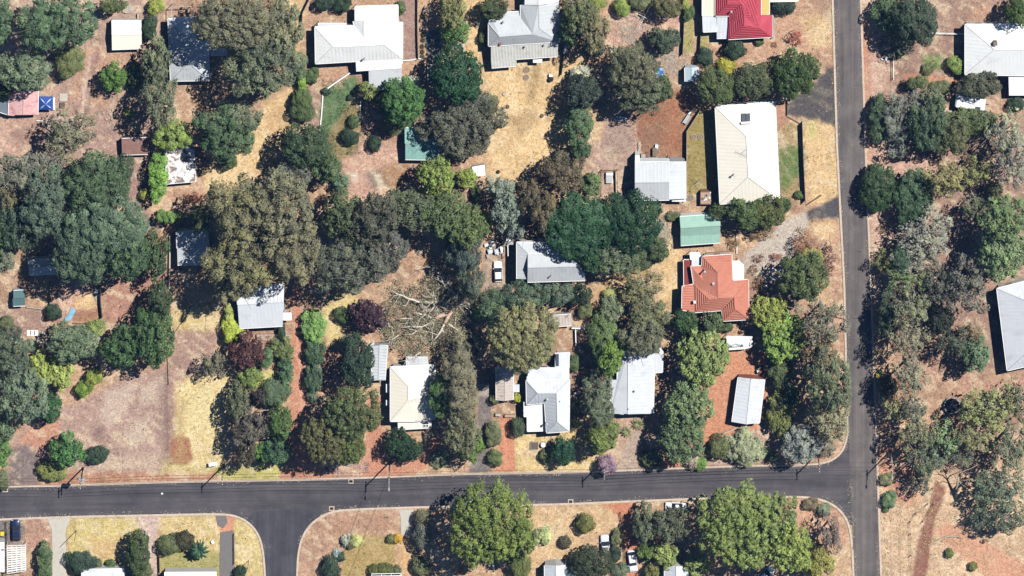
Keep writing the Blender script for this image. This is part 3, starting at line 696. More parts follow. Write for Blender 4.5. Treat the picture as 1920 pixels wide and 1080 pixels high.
TREES = [
# ---- top left block
('green', 4, 35, 20, 46, 11, 'at the top left corner beside a bigger round tree'),
('green', 108, 38, 76, 50, 12, 'with the widest crown, above the cream square shed track'),
('sage', 45, 132, 50, 40, 9, 'above the pink rusty shed'),
('oshr', 130, 112, 28, 30, 4, 'at the bend of the purple dirt track'),
('shr', 8, 168, 18, 20, 4, 'touching the grey lean-to of the pink shed'),
('odense', 212, 8, 24, 14, 5, 'above the cream square shed'),
('green', 213, 146, 25, 26, 4.5, 'standing alone below the cream square shed', 'vivid round green tree', (70, 108, 44)),
('gum', 292, 120, 28, 42, 8, 'between the cream shed and the dark shaded house'),
('gum', 298, 185, 34, 46, 10, 'right of the lone vivid round tree'),
('bright', 325, 252, 38, 26, 6, 'above the rust-streaked white shed', None, (112, 128, 60)),
('shr', 252, 145, 14, 22, 3, 'squeezed against the lone vivid round tree'),
('yshr', 241, 213, 9, 8, 1.2, 'small, alone on the dirt near pale stones'),
('dome', 440, 38, 75, 58, 14, 'over the dark shaded house at the top edge'),
('gum', 495, 120, 66, 64, 13, 'below the olive dome crown beside the shaded house'),
('gum', 530, 55, 38, 58, 11, 'right of the olive dome crown at the top edge', None, (112, 114, 86)),
('green', 425, 250, 58, 50, 10, 'beside the straw paddock, left of it'),
('gum', 455, 215, 36, 26, 9, 'capping the green tree beside the straw paddock'),
('sgum', 130, 248, 50, 44, 8, 'on the bare dirt below the blue canopy'),
('yshr', 292, 12, 16, 13, 2.5, 'at the top edge right of a dirt strip'),
('dshr', 282, 50, 12, 26, 3, 'in shade beside the cream square shed'),
# ---- behind the white L-shaped house
('gshr', 562, 130, 14, 30, 4, 'against the left wall of the white L-shaped house', None, (84, 96, 66)),
('shr', 566, 188, 18, 24, 3.5, 'left of the back lawn, above another round one'),
('yshr', 566, 150, 7, 26, 2.5, 'slim, left of the white L-shaped house', None, (120, 150, 50)),
('oshr', 568, 208, 20, 20, 3.5, 'beside the straw paddock edge', None, (78, 92, 52)),
('shr', 586, 142, 12, 14, 1.8, 'under the eave of the white L-shaped house'),
('dshr', 608, 6, 20, 11, 3, 'at the top edge above the white L-shaped house'),
('dshr', 643, 8, 16, 14, 3, 'second one at the top edge above the L-shaped house'),
('dense', 575, 275, 46, 40, 9, 'below the garden of the white L-shaped house', None, (56, 80, 48)),
('gum', 545, 330, 44, 28, 8, 'between the straw paddock and the biggest olive gum', None, (86, 90, 72)),
('green', 612, 315, 28, 28, 7, 'with a round dip below the back lawn'),
('bright', 690, 170, 20, 16, 4, 'at the carport of the white L-shaped house', None, (110, 118, 60)),
('dense', 756, 190, 40, 42, 9, 'below the striped carport of the white house', None, (60, 100, 50)),
('oshr', 742, 222, 28, 26, 4.5, 'beside the dense tree below the striped carport'),
('shr', 663, 229, 10, 12, 2, 'small, on the lower lawn edge'),
('dshr', 655, 257, 16, 14, 2.5, 'small, at the foot of the lawn'),
('dshr', 702, 270, 12, 14, 2.5, 'small, on the garden path side'),
('wshr', 773, 155, 14, 13, 2.5, 'at the corner of the striped carport'),
('shr', 752, 14, 7, 14, 2, 'by the top right corner of the L-shaped house'),
('sage', 848, 20, 24, 34, 7, 'at the top edge beside the grey driveway', None, (116, 118, 76)),
('bright', 853, 58, 24, 28, 6, 'between the grey driveway and a pale path', None, (88, 116, 54)),
('dense', 857, 142, 49, 49, 9.5, 'round and very dark, below the pale path', None, (34, 68, 38)),
('dgum', 872, 236, 68, 60, 8, 'spreading over the teal roof'),
('dgum', 806, 240, 30, 22, 6, 'directly over the teal roof', None, (92, 94, 82)),
('oshr', 912, 202, 19, 26, 3.5, 'right of the big dark round tree'),
('odense', 925, 16, 26, 20, 5, 'at the top edge beside the verandah house', None, (70, 78, 46)),
('oshr', 908, 72, 9, 14, 2, 'by the left wall of the verandah house'),
('dshr', 658, 182, 6, 6, 1, 'tiny, on the green lawn'),
('dshr', 612, 172, 8, 6, 1, 'tiny, at the lawn corner by the edging'),
# ---- top middle
('sage', 1088, 30, 32, 40, 8, 'right of the verandah house at the top edge', None, (86, 92, 62)),
('ogum', 1112, 58, 28, 38, 9, 'right of the verandah house, above a round bush'),
('green', 1066, 55, 20, 30, 6, 'against the right wall of the verandah house'),
('yshr', 1118, 5, 22, 10, 4, 'on top of the trees by the verandah house', None, (110, 118, 50)),
('dshr', 1112, 92, 18, 14, 2.5, 'at the foot of the olive gum by the verandah house'),
('yshr', 1166, 14, 15, 15, 3, 'ball shaped, casting a round shadow near the top', None, (122, 136, 62)),
('dense', 1246, 76, 27, 24, 4.5, 'by the twig-strewn yard of the crimson house', None, (58, 78, 54)),
('oshr', 1202, 4, 24, 10, 3, 'at the top edge left of the crimson house'),
('odense', 1252, 14, 28, 20, 5, 'at the top edge near the crimson house', None, (98, 96, 56)),
('yshr', 1286, 8, 7, 12, 2, 'slim, beside the crimson house garden strip'),
('shr', 1291, 24, 11, 14, 2, 'left of the crimson house, below a yellow one'),
('gum', 1185, 135, 54, 50, 9, 'broad, left of the small light blue shed', None, (86, 88, 62)),
('gum', 1200, 175, 46, 36, 8, 'above the brown dirt yard', None, (76, 82, 62)),
('yshr', 1180, 116, 20, 14, 7.5, 'poking out of the broad gum left of the blue shed', None, (134, 140, 70)),
('dense', 1238, 166, 22, 24, 5, 'below the blue covered frame', None, (60, 84, 50)),
('wshr', 1088, 140, 18, 15, 4, 'on top of a tall dark hedge tree'),
('dense', 1092, 170, 34, 30, 7, 'carrying white flowers, right of the straw yard', None, (54, 72, 52)),
('green', 1086, 232, 24, 40, 6.5, 'along the right side of the straw yard'),
('oshr', 1086, 205, 22, 18, 5, 'between the two hedge trees by the straw yard'),
('green', 1090, 283, 17, 18, 4, 'at the lower end of the straw yard'),
('dshr', 1322, 106, 15, 15, 2.5, 'ball shaped, below the crimson house path'),
('yshr', 1362, 124, 17, 17, 3, 'above the hedge of the cream house', None, (150, 142, 46)),
('odense', 1342, 162, 36, 34, 6.5, 'above the left corner of the cream house'),
('odense', 1413, 150, 38, 34, 6.5, 'above the middle of the cream house', None, (78, 84, 52)),
('sage', 1440, 140, 16, 26, 5, 'between two olive trees above the cream house', None, (100, 96, 60)),
('dshr', 1378, 92, 20, 18, 3.5, 'below the crimson roof edge'),
('dense', 1490, 137, 44, 44, 8, 'by the grey driveway apron near the long road', None, (52, 76, 34)),
('dshr', 1472, 12, 26, 12, 3, 'below the yellow roof edge at the top'),
('bshr', 1489, 72, 18, 17, 2, 'in the straw yard beside the long road', None, (140, 88, 66)),
('bshr', 1452, 84, 6, 6, .8, 'tiny, in the straw yard of the crimson house'),
('shr', 1424, 79, 8, 6, 1.2, 'small, under the crimson roof edge'),
# ---- top right block
('green', 1670, 30, 32, 36, 4.5, 'at the top right, beside the long road verge'),
('odense', 1715, 38, 42, 42, 9, 'at the top right, behind the road verge tree', None, (62, 74, 50)),
('gum', 1690, 82, 26, 26, 4, 'above the picket gate at the top right'),
('shr', 1688, 92, 11, 14, 3, 'at the end of the picket gate'),
('dense', 1906, 20, 20, 28, 7, 'in the top right corner', None, (62, 92, 46)),
('oshr', 1740, 130, 11, 10, 1.2, 'inside a ring bed left of the corner house'),
('yshr', 1796, 122, 16, 18, 2.5, 'at the left wall of the hipped corner house', None, (116, 132, 66)),
('green', 1836, 158, 42, 22, 5, 'in front of the hipped corner house', None, (70, 84, 54)),
('odense', 1722, 153, 21, 12, 3.5, 'at the roadside entrance path'),
('oshr', 1764, 163, 24, 9, 1.5, 'as a low row below the entrance path'),
('sage', 1745, 178, 22, 20, 5, 'at the left end of the white caravan', None, (96, 104, 76)),
('dense', 1655, 225, 24, 48, 3.6, 'nearest the long road, left of the caravan trees', None, (58, 82, 52)),
('gum', 1690, 228, 38, 62, 5, 'beside the long road at caravan height', None, (98, 102, 90)),
('green', 1740, 235, 36, 52, 8, 'below the left end of the white caravan', None, (60, 86, 56)),
('odense', 1822, 228, 52, 22, 4, 'directly below the white caravan'),
('green', 1780, 250, 40, 38, 7, 'in the trees below the white caravan', None, (70, 84, 54)),
('gum', 1885, 250, 34, 44, 9, 'at the right edge below the caravan', None, (128, 132, 112)),
('pgum', 1898, 305, 34, 48, 10, 'at the right edge above the bright broad tree'),
('dshr', 1905, 195, 14, 14, 2, 'below the corner house lean-to'),
# ---- left middle
('gum', 48, 318, 62, 36, 10, 'topmost of the big clump at the left edge', None, (98, 98, 82)),
('green', 85, 372, 40, 72, 12, 'tall, left of the largest leafy cluster', None, (70, 94, 66)),
('ogum', 18, 360, 26, 38, 9, 'at the left edge in the big clump'),
('green', 36, 420, 40, 50, 10, 'lower left of the big clump', None, (60, 82, 58)),
('bright', 4, 430, 16, 42, 8, 'at the left edge among the big clump', None, (110, 140, 66)),
('gum', 10, 478, 18, 34, 8, 'at the left edge below the yellow-green one'),
('dense', 180, 345, 60, 56, 12, 'upper part of the largest leafy cluster', 'mid-green broad tree', (68, 96, 62)),
('dense', 225, 318, 26, 26, 10, 'beside the mauve dirt clearing', None, (66, 92, 60)),
('dense', 205, 415, 78, 52, 14, 'in the middle of the largest leafy cluster', 'mid-green broad tree', (70, 98, 66)),
('dense', 150, 470, 54, 60, 13, 'at the foot of the largest leafy cluster', 'mid-green broad tree', (70, 96, 66)),
('dense', 232, 475, 46, 46, 12, 'lower right of the largest leafy cluster', 'mid-green broad tree', (62, 90, 58)),
('green', 288, 480, 28, 42, 8, 'left of the shaded grey shed', None, (58, 84, 46)),
('bright', 297, 330, 17, 52, 4, 'as a tall hedge left of the rust-streaked shed', None, (104, 136, 52)),
('bright', 318, 406, 26, 11, 3, 'as a low hedge end below the rust-streaked shed', None, (96, 122, 56)),
('yshr', 272, 366, 9, 10, 2, 'beside the tall hedge near the mauve clearing'),
('gum', 375, 408, 20, 30, 8, 'left of the biggest olive gum', None, (84, 94, 66)),
('shr', 430, 305, 14, 12, 3, 'below the green tree by the straw paddock'),
('bshr', 362, 372, 22, 10, 1.2, 'on the dirt below the rust-streaked shed'),
('ogum', 450, 395, 62, 56, 15, 'upper left of the biggest olive gum group', None, (110, 108, 78)),
('ogum', 525, 390, 68, 62, 16, 'upper right of the biggest olive gum group', None, (110, 108, 78)),
('ogum', 455, 485, 66, 62, 15, 'over the shaded grey shed, lower left of its group', None, (112, 110, 78)),
('ogum', 545, 468, 56, 58, 15, 'lower right of the biggest olive gum group', None, (108, 106, 76)),
('ogum', 440, 528, 40, 30, 12, 'overhanging the blue-roofed cabin', None, (112, 110, 80)),
# ---- centre
('green', 645, 405, 42, 46, 10, 'right of the biggest olive gum group', None, (72, 94, 56)),
('dgum', 700, 412, 46, 50, 12, 'tall, centre left of the picture'),
('gum', 660, 498, 72, 54, 13, 'above the purple plum bush', None, (88, 92, 76)),
('dgum', 718, 470, 46, 46, 11, 'left of the fallen tree top', None, (94, 96, 82)),
('sage', 640, 342, 14, 16, 3, 'on the pink dirt left of the brown lawn', None, (98, 120, 92)),
('bshr', 608, 378, 16, 14, 3, 'among green trees left of centre', None, (120, 104, 72)),
('green', 770, 392, 52, 36, 9, 'under the brown lawn, left part of the row', None, (74, 92, 62)),
('green', 832, 402, 44, 42, 10, 'under the brown lawn, middle of the row', None, (74, 98, 58)),
('green', 876, 425, 36, 40, 10, 'right end of the row under the brown lawn', None, (80, 104, 58)),
('tuft', 818, 328, 36, 36, 8, 'below the teal roof', None, (118, 132, 62)),
('bright', 876, 335, 18, 17, 4, 'beside the small white shed'),
('shr', 893, 362, 8, 16, 2, 'slim, on the pink dirt right of centre'),
('yshr', 908, 415, 12, 22, 4, 'on the pink dirt above the clutter pile'),
('con', 868, 470, 34, 50, 9, 'left of the parked white car', None, (66, 88, 70)),
('con', 880, 530, 26, 36, 10, 'lower left of the parked white car', None, (72, 92, 70)),
('silver', 935, 352, 26, 22, 7, 'topmost silver one right of the pink dirt'),
('silver', 950, 395, 30, 38, 8, 'biggest silver one left of the fig trees'),
('silver', 965, 432, 18, 16, 6, 'lowest silver one above the clutter pile'),
('ogum', 1055, 322, 42, 34, 9, 'brownish, above the two dark fig crowns', None, (92, 84, 64)),
('ogum', 1008, 378, 34, 46, 9, 'brownish, left of the dark fig crowns', None, (92, 84, 64)),
('bshr', 1012, 332, 20, 16, 5, 'between the silver trees and brownish gum', None, (84, 60, 54)),
('dshr', 1052, 295, 16, 14, 3, 'at the lower edge of the straw yard'),
('dense', 1085, 425, 62, 66, 8, 'left one of the twin fig crowns', None, (38, 72, 40)),
('dense', 1185, 415, 56, 56, 8, 'right one of the twin fig crowns', None, (34, 66, 36)),
('green', 1108, 347, 20, 22, 4.5, 'large-leaved, above the fig crowns', None, (80, 110, 66)),
('sage', 1152, 485, 42, 32, 7, 'below the twin fig crowns', None, (84, 94, 68)),
('dense', 1110, 480, 38, 30, 6.5, 'overhanging the silver house roof', None, (46, 76, 44)),
('shr', 1206, 487, 18, 20, 3, 'below the right fig crown', None, (70, 92, 54)),
('odense', 1234, 470, 20, 22, 3.5, 'left of the mint green shed', None, (74, 86, 50)),
('oshr', 1262, 405, 12, 9, 1.2, 'at the corner of the mint green shed'),
('shr', 1320, 500, 4, 4, 1, 'tiny, at the top wall of the orange tiled house'),
('dense', 1352, 396, 20, 17, 4, 'at the corner of the mint green shed and cream house', None, (62, 84, 46)),
('odense', 1400, 400, 34, 30, 5.5, 'below the cream house, left one', None, (74, 88, 44)),
('odense', 1440, 396, 32, 30, 5.5, 'below the cream house, right one', None, (84, 90, 44)),
('dense', 1470, 386, 12, 14, 3, 'at the lower right corner of the cream house', None, (52, 78, 40)),
('bshr', 1424, 432, 28, 20, 3, 'below the hedge of the cream house', None, (104, 98, 62)),
('bshr', 1376, 455, 14, 16, 1.5, 'beside the mint green shed', None, (116, 108, 72)),
('shr', 1498, 366, 8, 7, 1.2, 'small, at the tall fence end'),
# ---- between tile house and the long road
('bshr', 1505, 452, 26, 22, 3.5, 'dry, right of the pale driveway', None, (104, 84, 56)),
('green', 1505, 520, 44, 42, 8, 'right of the orange tiled house', None, (66, 86, 46)),
('yshr', 1520, 478, 24, 14, 4, 'on top of the tree right of the tiled house', None, (140, 134, 64)),
('bshr', 1552, 492, 14, 36, 3, 'beside the long road verge', None, (96, 82, 66)),
('bshr', 1422, 484, 14, 8, 1, 'left arc of the oval garden bed', None, (102, 82, 58)),
('bshr', 1455, 483, 16, 7, 1, 'top arc of the oval garden bed', None, (106, 80, 60)),
('bshr', 1414, 505, 10, 10, 1, 'lower left arc of the oval garden bed', None, (120, 104, 72)),
('bshr', 1424, 532, 14, 18, 1.2, 'clipped, beside the tiled house path', None, (106, 92, 58)),
('tuft', 1445, 590, 34, 36, 5.5, 'upper one right of the orange tiled house', None, (128, 134, 58)),
('tuft', 1468, 632, 42, 50, 6, 'lower one right of the orange tiled house', None, (112, 132, 58)),
('sgum', 1545, 600, 44, 50, 11, 'leaning over the long road edge, upper one'),
('sgum', 1535, 655, 36, 30, 9, 'leaning over the long road edge, middle one', None, (110, 100, 74)),
('gum', 1552, 715, 42, 62, 12, 'beside the long road above the junction', None, (92, 100, 76)),
('gum', 1556, 785, 38, 36, 9, 'closest to the street junction', None, (132, 130, 100)),
('silver', 1502, 830, 36, 36, 6, 'at the street corner by the junction', None, (134, 140, 128)),
('gshr', 1545, 835, 26, 20, 3, 'dry, inside the corner kerb', None, (128, 118, 92)),
('dense', 1462, 700, 22, 30, 3, 'right of the parked mower', None, (64, 82, 46)),
('green', 1462, 780, 26, 40, 3.2, 'right of the long white shed', None, (92, 110, 54)),
('shr', 1482, 742, 16, 22, 3.5, 'two metres right of the long white shed', None, (60, 88, 48)),
('shr', 1446, 855, 9, 9, 1.2, 'small, beside the street left of the silver tree'),
('shr', 1432, 848, 8, 8, 1.2, 'small, second beside the street left of the silver tree', None, (84, 104, 62)),
('gshr', 1395, 842, 36, 38, 4.5, 'spiky, below the long white shed', None, (140, 146, 116)),
('oshr', 1348, 838, 20, 20, 3.5, 'left of the spiky bush by the street'),
('gshr', 1298, 862, 16, 20, 2.5, 'pale, at the orange yard entrance', None, (150, 136, 122)),
('yshr', 1312, 870, 12, 13, 2, 'at the orange yard entrance beside the street', None, (108, 140, 60)),
('oshr', 1222, 862, 20, 16, 2, 'as a clipped hedge at the street edge'),
# ---- centre bottom row of houses
('con', 925, 578, 34, 30, 8, 'upper left of the big olive dome', None, (76, 104, 74)),
('con', 985, 556, 46, 28, 8, 'above the big olive dome', None, (66, 92, 66)),
('con', 1050, 552, 30, 22, 7, 'below the silver house', None, (70, 92, 66)),
('dome', 980, 632, 64, 64, 14, 'largest dome, above the hip-roofed cottage', None, (122, 120, 76)),
('oshr', 1098, 582, 14, 14, 2.5, 'right of the rust-striped lean-to'),
('dense', 1088, 555, 20, 18, 5, 'right of the conifers below the silver house', None, (46, 66, 44)),
('sgum', 1202, 535, 40, 34, 5.5, 'left of the orange tiled house, upper', None, (104, 104, 72)),
('gum', 1215, 590, 40, 36, 6, 'left of the orange tiled house, lower', None, (98, 102, 74)),
('sage', 1145, 580, 22, 22, 4, 'left of the gums by the tiled house', None, (108, 118, 82)),
('yshr', 1148, 555, 16, 14, 2, 'in the straw garden left of the tiled house', None, (158, 158, 84)),
('green', 1205, 632, 46, 30, 8, 'above the plain gabled house', None, (78, 90, 60)),
('dense', 1284, 602, 24, 22, 5, 'under the left corner of the tiled house', None, (52, 82, 42)),
('sage', 1334, 605, 20, 22, 5, 'under the middle of the tiled house', None, (78, 92, 60)),
('shr', 1362, 612, 12, 10, 2, 'small, between the tiled house and white carport'),
('dense', 1302, 638, 20, 18, 5, 'above the bright tufted tree of the orange yard', None, (56, 80, 44)),
('tuft', 1318, 672, 44, 56, 8, 'over the orange yard, upper one', None, (118, 130, 66)),
('dtuft', 1290, 762, 46, 46, 8, 'over the orange yard, middle one', None, (88, 116, 70)),
('dtuft', 1278, 822, 42, 44, 8, 'over the orange yard beside the street', None, (84, 112, 70)),
('con', 1132, 640, 36, 46, 6, 'left of the plain gabled house', None, (78, 106, 60)),
('green', 1145, 668, 22, 36, 8, 'touching the plain gabled house', None, (92, 128, 54)),
('oco', 1122, 750, 26, 60, 8, 'as a tall hedge left of the plain gabled house', None, (88, 96, 70)),
('con', 1128, 822, 32, 32, 8, 'above the pink blossom by the street', None, (96, 122, 60)),
('pshr', 1138, 874, 17, 18, 4, 'at the pole beside the street'),
('shr', 1076, 682, 9, 16, 2, 'right of the hip-roofed cottage, upper'),
('oshr', 1080, 768, 10, 18, 2.5, 'right of the hip-roofed cottage, lower'),
('yshr', 1081, 794, 6, 6, 1, 'tiny, by the hip-roofed cottage corner', None, (205, 200, 60)),
('dense', 1056, 847, 24, 24, 4.5, 'round, on the straw verge by the street', None, (34, 72, 44)),
('oshr', 1022, 855, 9, 12, 1.8, 'small, left of the round dark tree on the verge'),
('oshr', 972, 800, 13, 17, 3, 'at the lower left corner of the hip-roofed cottage', None, (74, 86, 50)),
('yshr', 970, 745, 8, 9, 1.8, 'between the open shed and the cottage', None, (150, 150, 50)),
('oshr', 928, 748, 9, 10, 2, 'left of the open striped shed'),
('oshr', 925, 812, 14, 26, 3, 'as a hedge along the red drive', None, (104, 108, 64)),
('oshr', 928, 858, 13, 14, 2.2, 'at the street end of the red drive', None, (88, 98, 54)),
('oco', 862, 715, 34, 78, 11, 'long, right of the cream cottage', None, (108, 104, 76)),
('dense', 828, 738, 22, 42, 7, 'against the right wall of the cream cottage', None, (64, 96, 48)),
('gum', 868, 808, 34, 44, 9, 'below the long conifer right of the cream cottage', None, (102, 104, 76)),
('green', 880, 838, 24, 26, 6, 'by the grey drive near the street', None, (78, 112, 46)),
('gum', 890, 645, 22, 28, 6, 'between the fallen tree and the big dome', None, (106, 100, 76)),
('yshr', 896, 588, 12, 12, 2, 'vivid, right of the fallen tree trunk', None, (150, 180, 76)),
('gshr', 828, 862, 20, 18, 2, 'low, inside the red drive bend', None, (128, 132, 100)),
('dense', 748, 832, 24, 26, 5, 'left one of the pair below the cream cottage', None, (36, 62, 38)),
('dense', 768, 846, 22, 20, 4, 'right one of the pair below the cream cottage', None, (40, 64, 36)),
('plum', 690, 593, 32, 30, 5, 'left of the fallen tree', None, (66, 44, 50)),
('dense', 670, 680, 34, 46, 8, 'left of the narrow corrugated shed', None, (44, 66, 46)),
('shr', 645, 590, 15, 16, 2.5, 'left of the round plum bush'),
('gum', 660, 640, 24, 14, 4, 'below the round plum bush', None, (80, 86, 66)),
('ddome', 662, 772, 54, 48, 11, 'below the narrow corrugated shed'),
('ddome', 609, 820, 45, 48, 10, 'at the lower end of the red drive', None, (80, 90, 54)),
('ddome', 652, 832, 36, 36, 9, 'nearest the street beside the red drives', None, (74, 96, 48)),
('bright', 588, 612, 24, 30, 2.4, 'upper part of the row along the red drive', None, (112, 142, 66)),
('green', 590, 662, 20, 26, 2.3, 'middle of the row along the red drive', None, (56, 84, 54)),
('green', 588, 708, 18, 28, 2.2, 'lower part of the row along the red drive', None, (62, 90, 60)),
('gshr', 586, 745, 12, 12, 2.5, 'last of the row along the red drive', None, (92, 106, 84)),
# ---- garden with pergola
('yshr', 437, 622, 20, 22, 3.5, 'bright, at the corner of the blue-roofed cabin', None, (158, 168, 60)),
('yshr', 430, 588, 8, 18, 2.5, 'slim, left of the blue-roofed cabin', None, (150, 156, 70)),
('plum', 463, 660, 32, 32, 7, 'below the blue-roofed cabin', None, (92, 62, 58)),
('sgum', 400, 682, 26, 26, 5, 'alone on the bare lot, leaning'),
('dense', 500, 670, 10, 20, 4, 'between the plum and the garden lawn', None, (66, 100, 58)),
('green', 530, 655, 20, 22, 2.8, 'at the garden corner by the red drive top', None, (84, 106, 56)),
('green', 535, 700, 14, 32, 2.6, 'along the red drive beside the garden lawn', None, (62, 96, 58)),
('oshr', 515, 738, 24, 26, 4, 'right of the grassy garden lawn', None, (82, 96, 62)),
('bright', 470, 706, 22, 22, 4, 'below the plum at the garden', None, (116, 130, 62)),
('green', 445, 752, 22, 32, 6, 'upper left of the small pergola', None, (88, 106, 70)),
('plum', 487, 742, 14, 14, 3.5, 'in the garden above the small pergola', None, (70, 58, 56)),
('dgum', 466, 800, 32, 36, 7, 'left of the small pergola', None, (84, 80, 66)),
('green', 525, 790, 24, 32, 5.5, 'right of the small pergola', None, (66, 98, 48)),
('dgum', 462, 850, 18, 28, 6, 'at the verge by the street pole', None, (78, 74, 58)),
('green', 520, 845, 28, 24, 5, 'below the small pergola', None, (58, 90, 60)),
('bright', 492, 850, 14, 20, 3.5, 'at the verge below the pergola', None, (104, 140, 66)),
('dshr', 528, 627, 6, 26, 2, 'slim, at the right wall of the blue-roofed cabin'),
# ---- left lower
('sage', 135, 645, 46, 38, 7, 'right of the pallet yard', None, (92, 106, 80)),
('yshr', 180, 615, 18, 14, 5, 'behind the sage tree by the pallet yard', None, (128, 138, 78)),
('green', 228, 650, 34, 40, 8, 'left one of the pair on the vacant lot edge', None, (62, 94, 52)),
('green', 285, 632, 38, 54, 9, 'right one of the pair on the vacant lot edge', None, (60, 92, 46)),
('green', 298, 566, 24, 34, 7, 'above the pair on the vacant lot edge', None, (62, 84, 52)),
('dshr', 100, 585, 14, 14, 2.5, 'beside the light blue tarp'),
('oshr', 12, 605, 12, 12, 2, 'at the left edge of the mauve yard'),
('gshr', 22, 625, 16, 12, 2.2, 'left of the pallet in the yard', None, (84, 84, 72)),
('gshr', 55, 652, 15, 13, 2.2, 'below the pallet yard wall', None, (100, 112, 84)),
('green', 18, 665, 38, 38, 8, 'at the left edge below the pallet yard', None, (72, 94, 64)),
('gum', 40, 742, 46, 56, 11, 'largest at the left edge above the gravel lot', None, (98, 112, 84)),
('gum', 8, 795, 30, 30, 8, 'at the left edge beside the vacant lot corner', None, (96, 112, 84)),
('bright', 78, 695, 26, 32, 5, 'left one of the bright pair by the vacant lot', None, (146, 156, 72)),
('bright', 114, 704, 23, 27, 5, 'right one of the bright pair by the vacant lot', None, (150, 162, 76)),
('shr', 157, 730, 14, 15, 2.5, 'on the vacant lot edge', None, (88, 122, 46)),
('yshr', 175, 708, 17, 14, 3, 'on the vacant lot edge above a green one', None, (126, 136, 60)),
('dense', 90, 766, 25, 27, 5, 'at the corner of the vacant lot', None, (46, 84, 48)),
('green', 127, 846, 30, 31, 6, 'above the transformer pole', None, (66, 112, 54)),
('yshr', 96, 884, 28, 18, 2.5, 'around the foot of the tree by the transformer pole', None, (118, 124, 60)),
('dshr', 181, 854, 24, 15, 2.2, 'elongated, beside the tree by the transformer pole'),
('green', 4, 838, 14, 36, 6, 'at the left edge beside the grey gravel', None, (74, 114, 54)),
('oshr', 4, 900, 10, 22, 3, 'at the left edge near the street'),
# ---- bottom strip
('dense', 260, 1030, 20, 42, 5, 'as a tall hedge beside the pink gravel drive', None, (54, 74, 36)),
('oshr', 266, 1072, 18, 20, 3, 'below the tall hedge at the bottom edge'),
('oshr', 85, 1054, 13, 42, 3.2, 'as a clipped hedge left of the concrete driveway', None, (84, 98, 56)),
('dshr', 154, 1055, 27, 20, 3, 'right of the concrete driveway bottom'),
('oshr', 184, 1058, 8, 8, 1.4, 'small ball, left one above the bottom white roof'),
('oshr', 207, 1058, 9, 9, 1.5, 'small ball, right one above the bottom white roof', None, (82, 100, 50)),
('oshr', 316, 1021, 18, 20, 3, 'left of the palm on the bottom lawn', None, (84, 90, 50)),
('dshr', 345, 1014, 18, 16, 3, 'behind the palm on the bottom lawn', None, (58, 64, 36)),
('dshr', 450, 1074, 12, 12, 2, 'at the bottom edge by the grey path'),
('gshr', 648, 1015, 9, 12, 1.6, 'left of the yellow bush by the small lawn', None, (140, 146, 130)),
('yshr', 669, 1014, 13, 10, 1.6, 'left upper corner of the small brown lawn', None, (170, 170, 100)),
('oshr', 657, 1020, 8, 10, 1.2, 'between grey and yellow bushes of the small lawn', None, (104, 98, 66)),
('oshr', 733, 1011, 7, 8, 1.3, 'upper right corner of the small brown lawn'),
('golds', 746, 1010, 7, 8, 1.3, 'at the drive beside the small brown lawn'),
('gshr', 631, 1040, 7, 9, 1.3, 'pale, left of the small brown lawn', None, (140, 156, 150)),
('dshr', 637, 1044, 9, 8, 1.2, 'beside the pale one left of the small brown lawn'),
('dshr', 620, 1066, 17, 22, 2.6, 'at the bottom edge left of the small brown lawn'),
('oshr', 715, 1069, 26, 12, 1.8, 'as a clipped hedge above the bottom white pergola', None, (90, 92, 40)),
('oshr', 746, 1070, 7, 9, 1.4, 'small, at the end of the clipped hedge'),
('tuft', 918, 982, 76, 76, 13.5, 'huge, overhanging the street below the grey drive', None, (104, 116, 50)),
('tuft', 975, 1010, 28, 40, 9, 'beside the huge one, right of it', None, (98, 110, 50)),
('oshr', 790, 1002, 16, 24, 4.5, 'left of the huge tufted tree, rounded', None, (92, 94, 72)),
('shr', 792, 968, 18, 12, 3, 'left of the huge tufted tree by the street', None, (84, 94, 60)),
('oshr', 790, 1062, 16, 18, 2.5, 'in shadow left of the huge tufted tree bottom'),
('oshr', 975, 1060, 20, 26, 4, 'at the bottom edge under the huge tufted tree', None, (100, 106, 50)),
('oshr', 1098, 981, 17, 17, 3, 'ball shaped, in the straw lawn below the street', None, (104, 104, 50)),
('gshr', 1018, 1007, 17, 19, 3, 'pale, in the straw lawn below the street', None, (150, 158, 110)),
('dshr', 1060, 1017, 11, 11, 1.6, 'small, in the straw lawn below the street', None, (70, 74, 48)),
('dense', 1110, 1055, 42, 30, 5, 'covering a pale car at the bottom', None, (48, 62, 32)),
('oshr', 1155, 1008, 8, 16, 2, 'along the fence of the red drive'),
('dshr', 1155, 1040, 9, 20, 2.2, 'lower along the fence of the red drive'),
('gshr', 1162, 1070, 18, 14, 2, 'at the bottom edge by the red drive', None, (92, 102, 78)),
('green', 1210, 982, 25, 34, 5.5, 'right of the red drive below the street', None, (80, 98, 66)),
('gum', 1262, 985, 31, 36, 7, 'over a parked white car by the street', None, (88, 94, 70)),
('tuft', 1388, 985, 80, 74, 11.5, 'giant, below the street near the junction', None, (114, 126, 58)),
('tuft', 1455, 975, 40, 52, 9, 'right shoulder of the giant tufted trees', None, (108, 118, 62)),
('tuft', 1478, 1025, 46, 46, 11, 'giant, near the bottom right corner of the block', None, (124, 136, 66)),
('green', 1530, 1050, 32, 34, 7, 'lower right of the giant trees', None, (120, 134, 66)),
('sgum', 1556, 1000, 24, 34, 8, 'beside the junction corner kerb', None, (110, 100, 90)),
('shr', 1545, 956, 12, 12, 2, 'small, at the junction corner bed', None, (110, 134, 92)),
('oshr', 1520, 945, 14, 11, 1.5, 'inside the junction corner kerb', None, (108, 96, 66)),
('green', 1212, 1036, 16, 16, 3, 'above the yellow-green pair at the bottom', None, (82, 112, 50)),
('bright', 1248, 1042, 24, 22, 4, 'at the bottom left of a white roof', None, (130, 140, 72)),
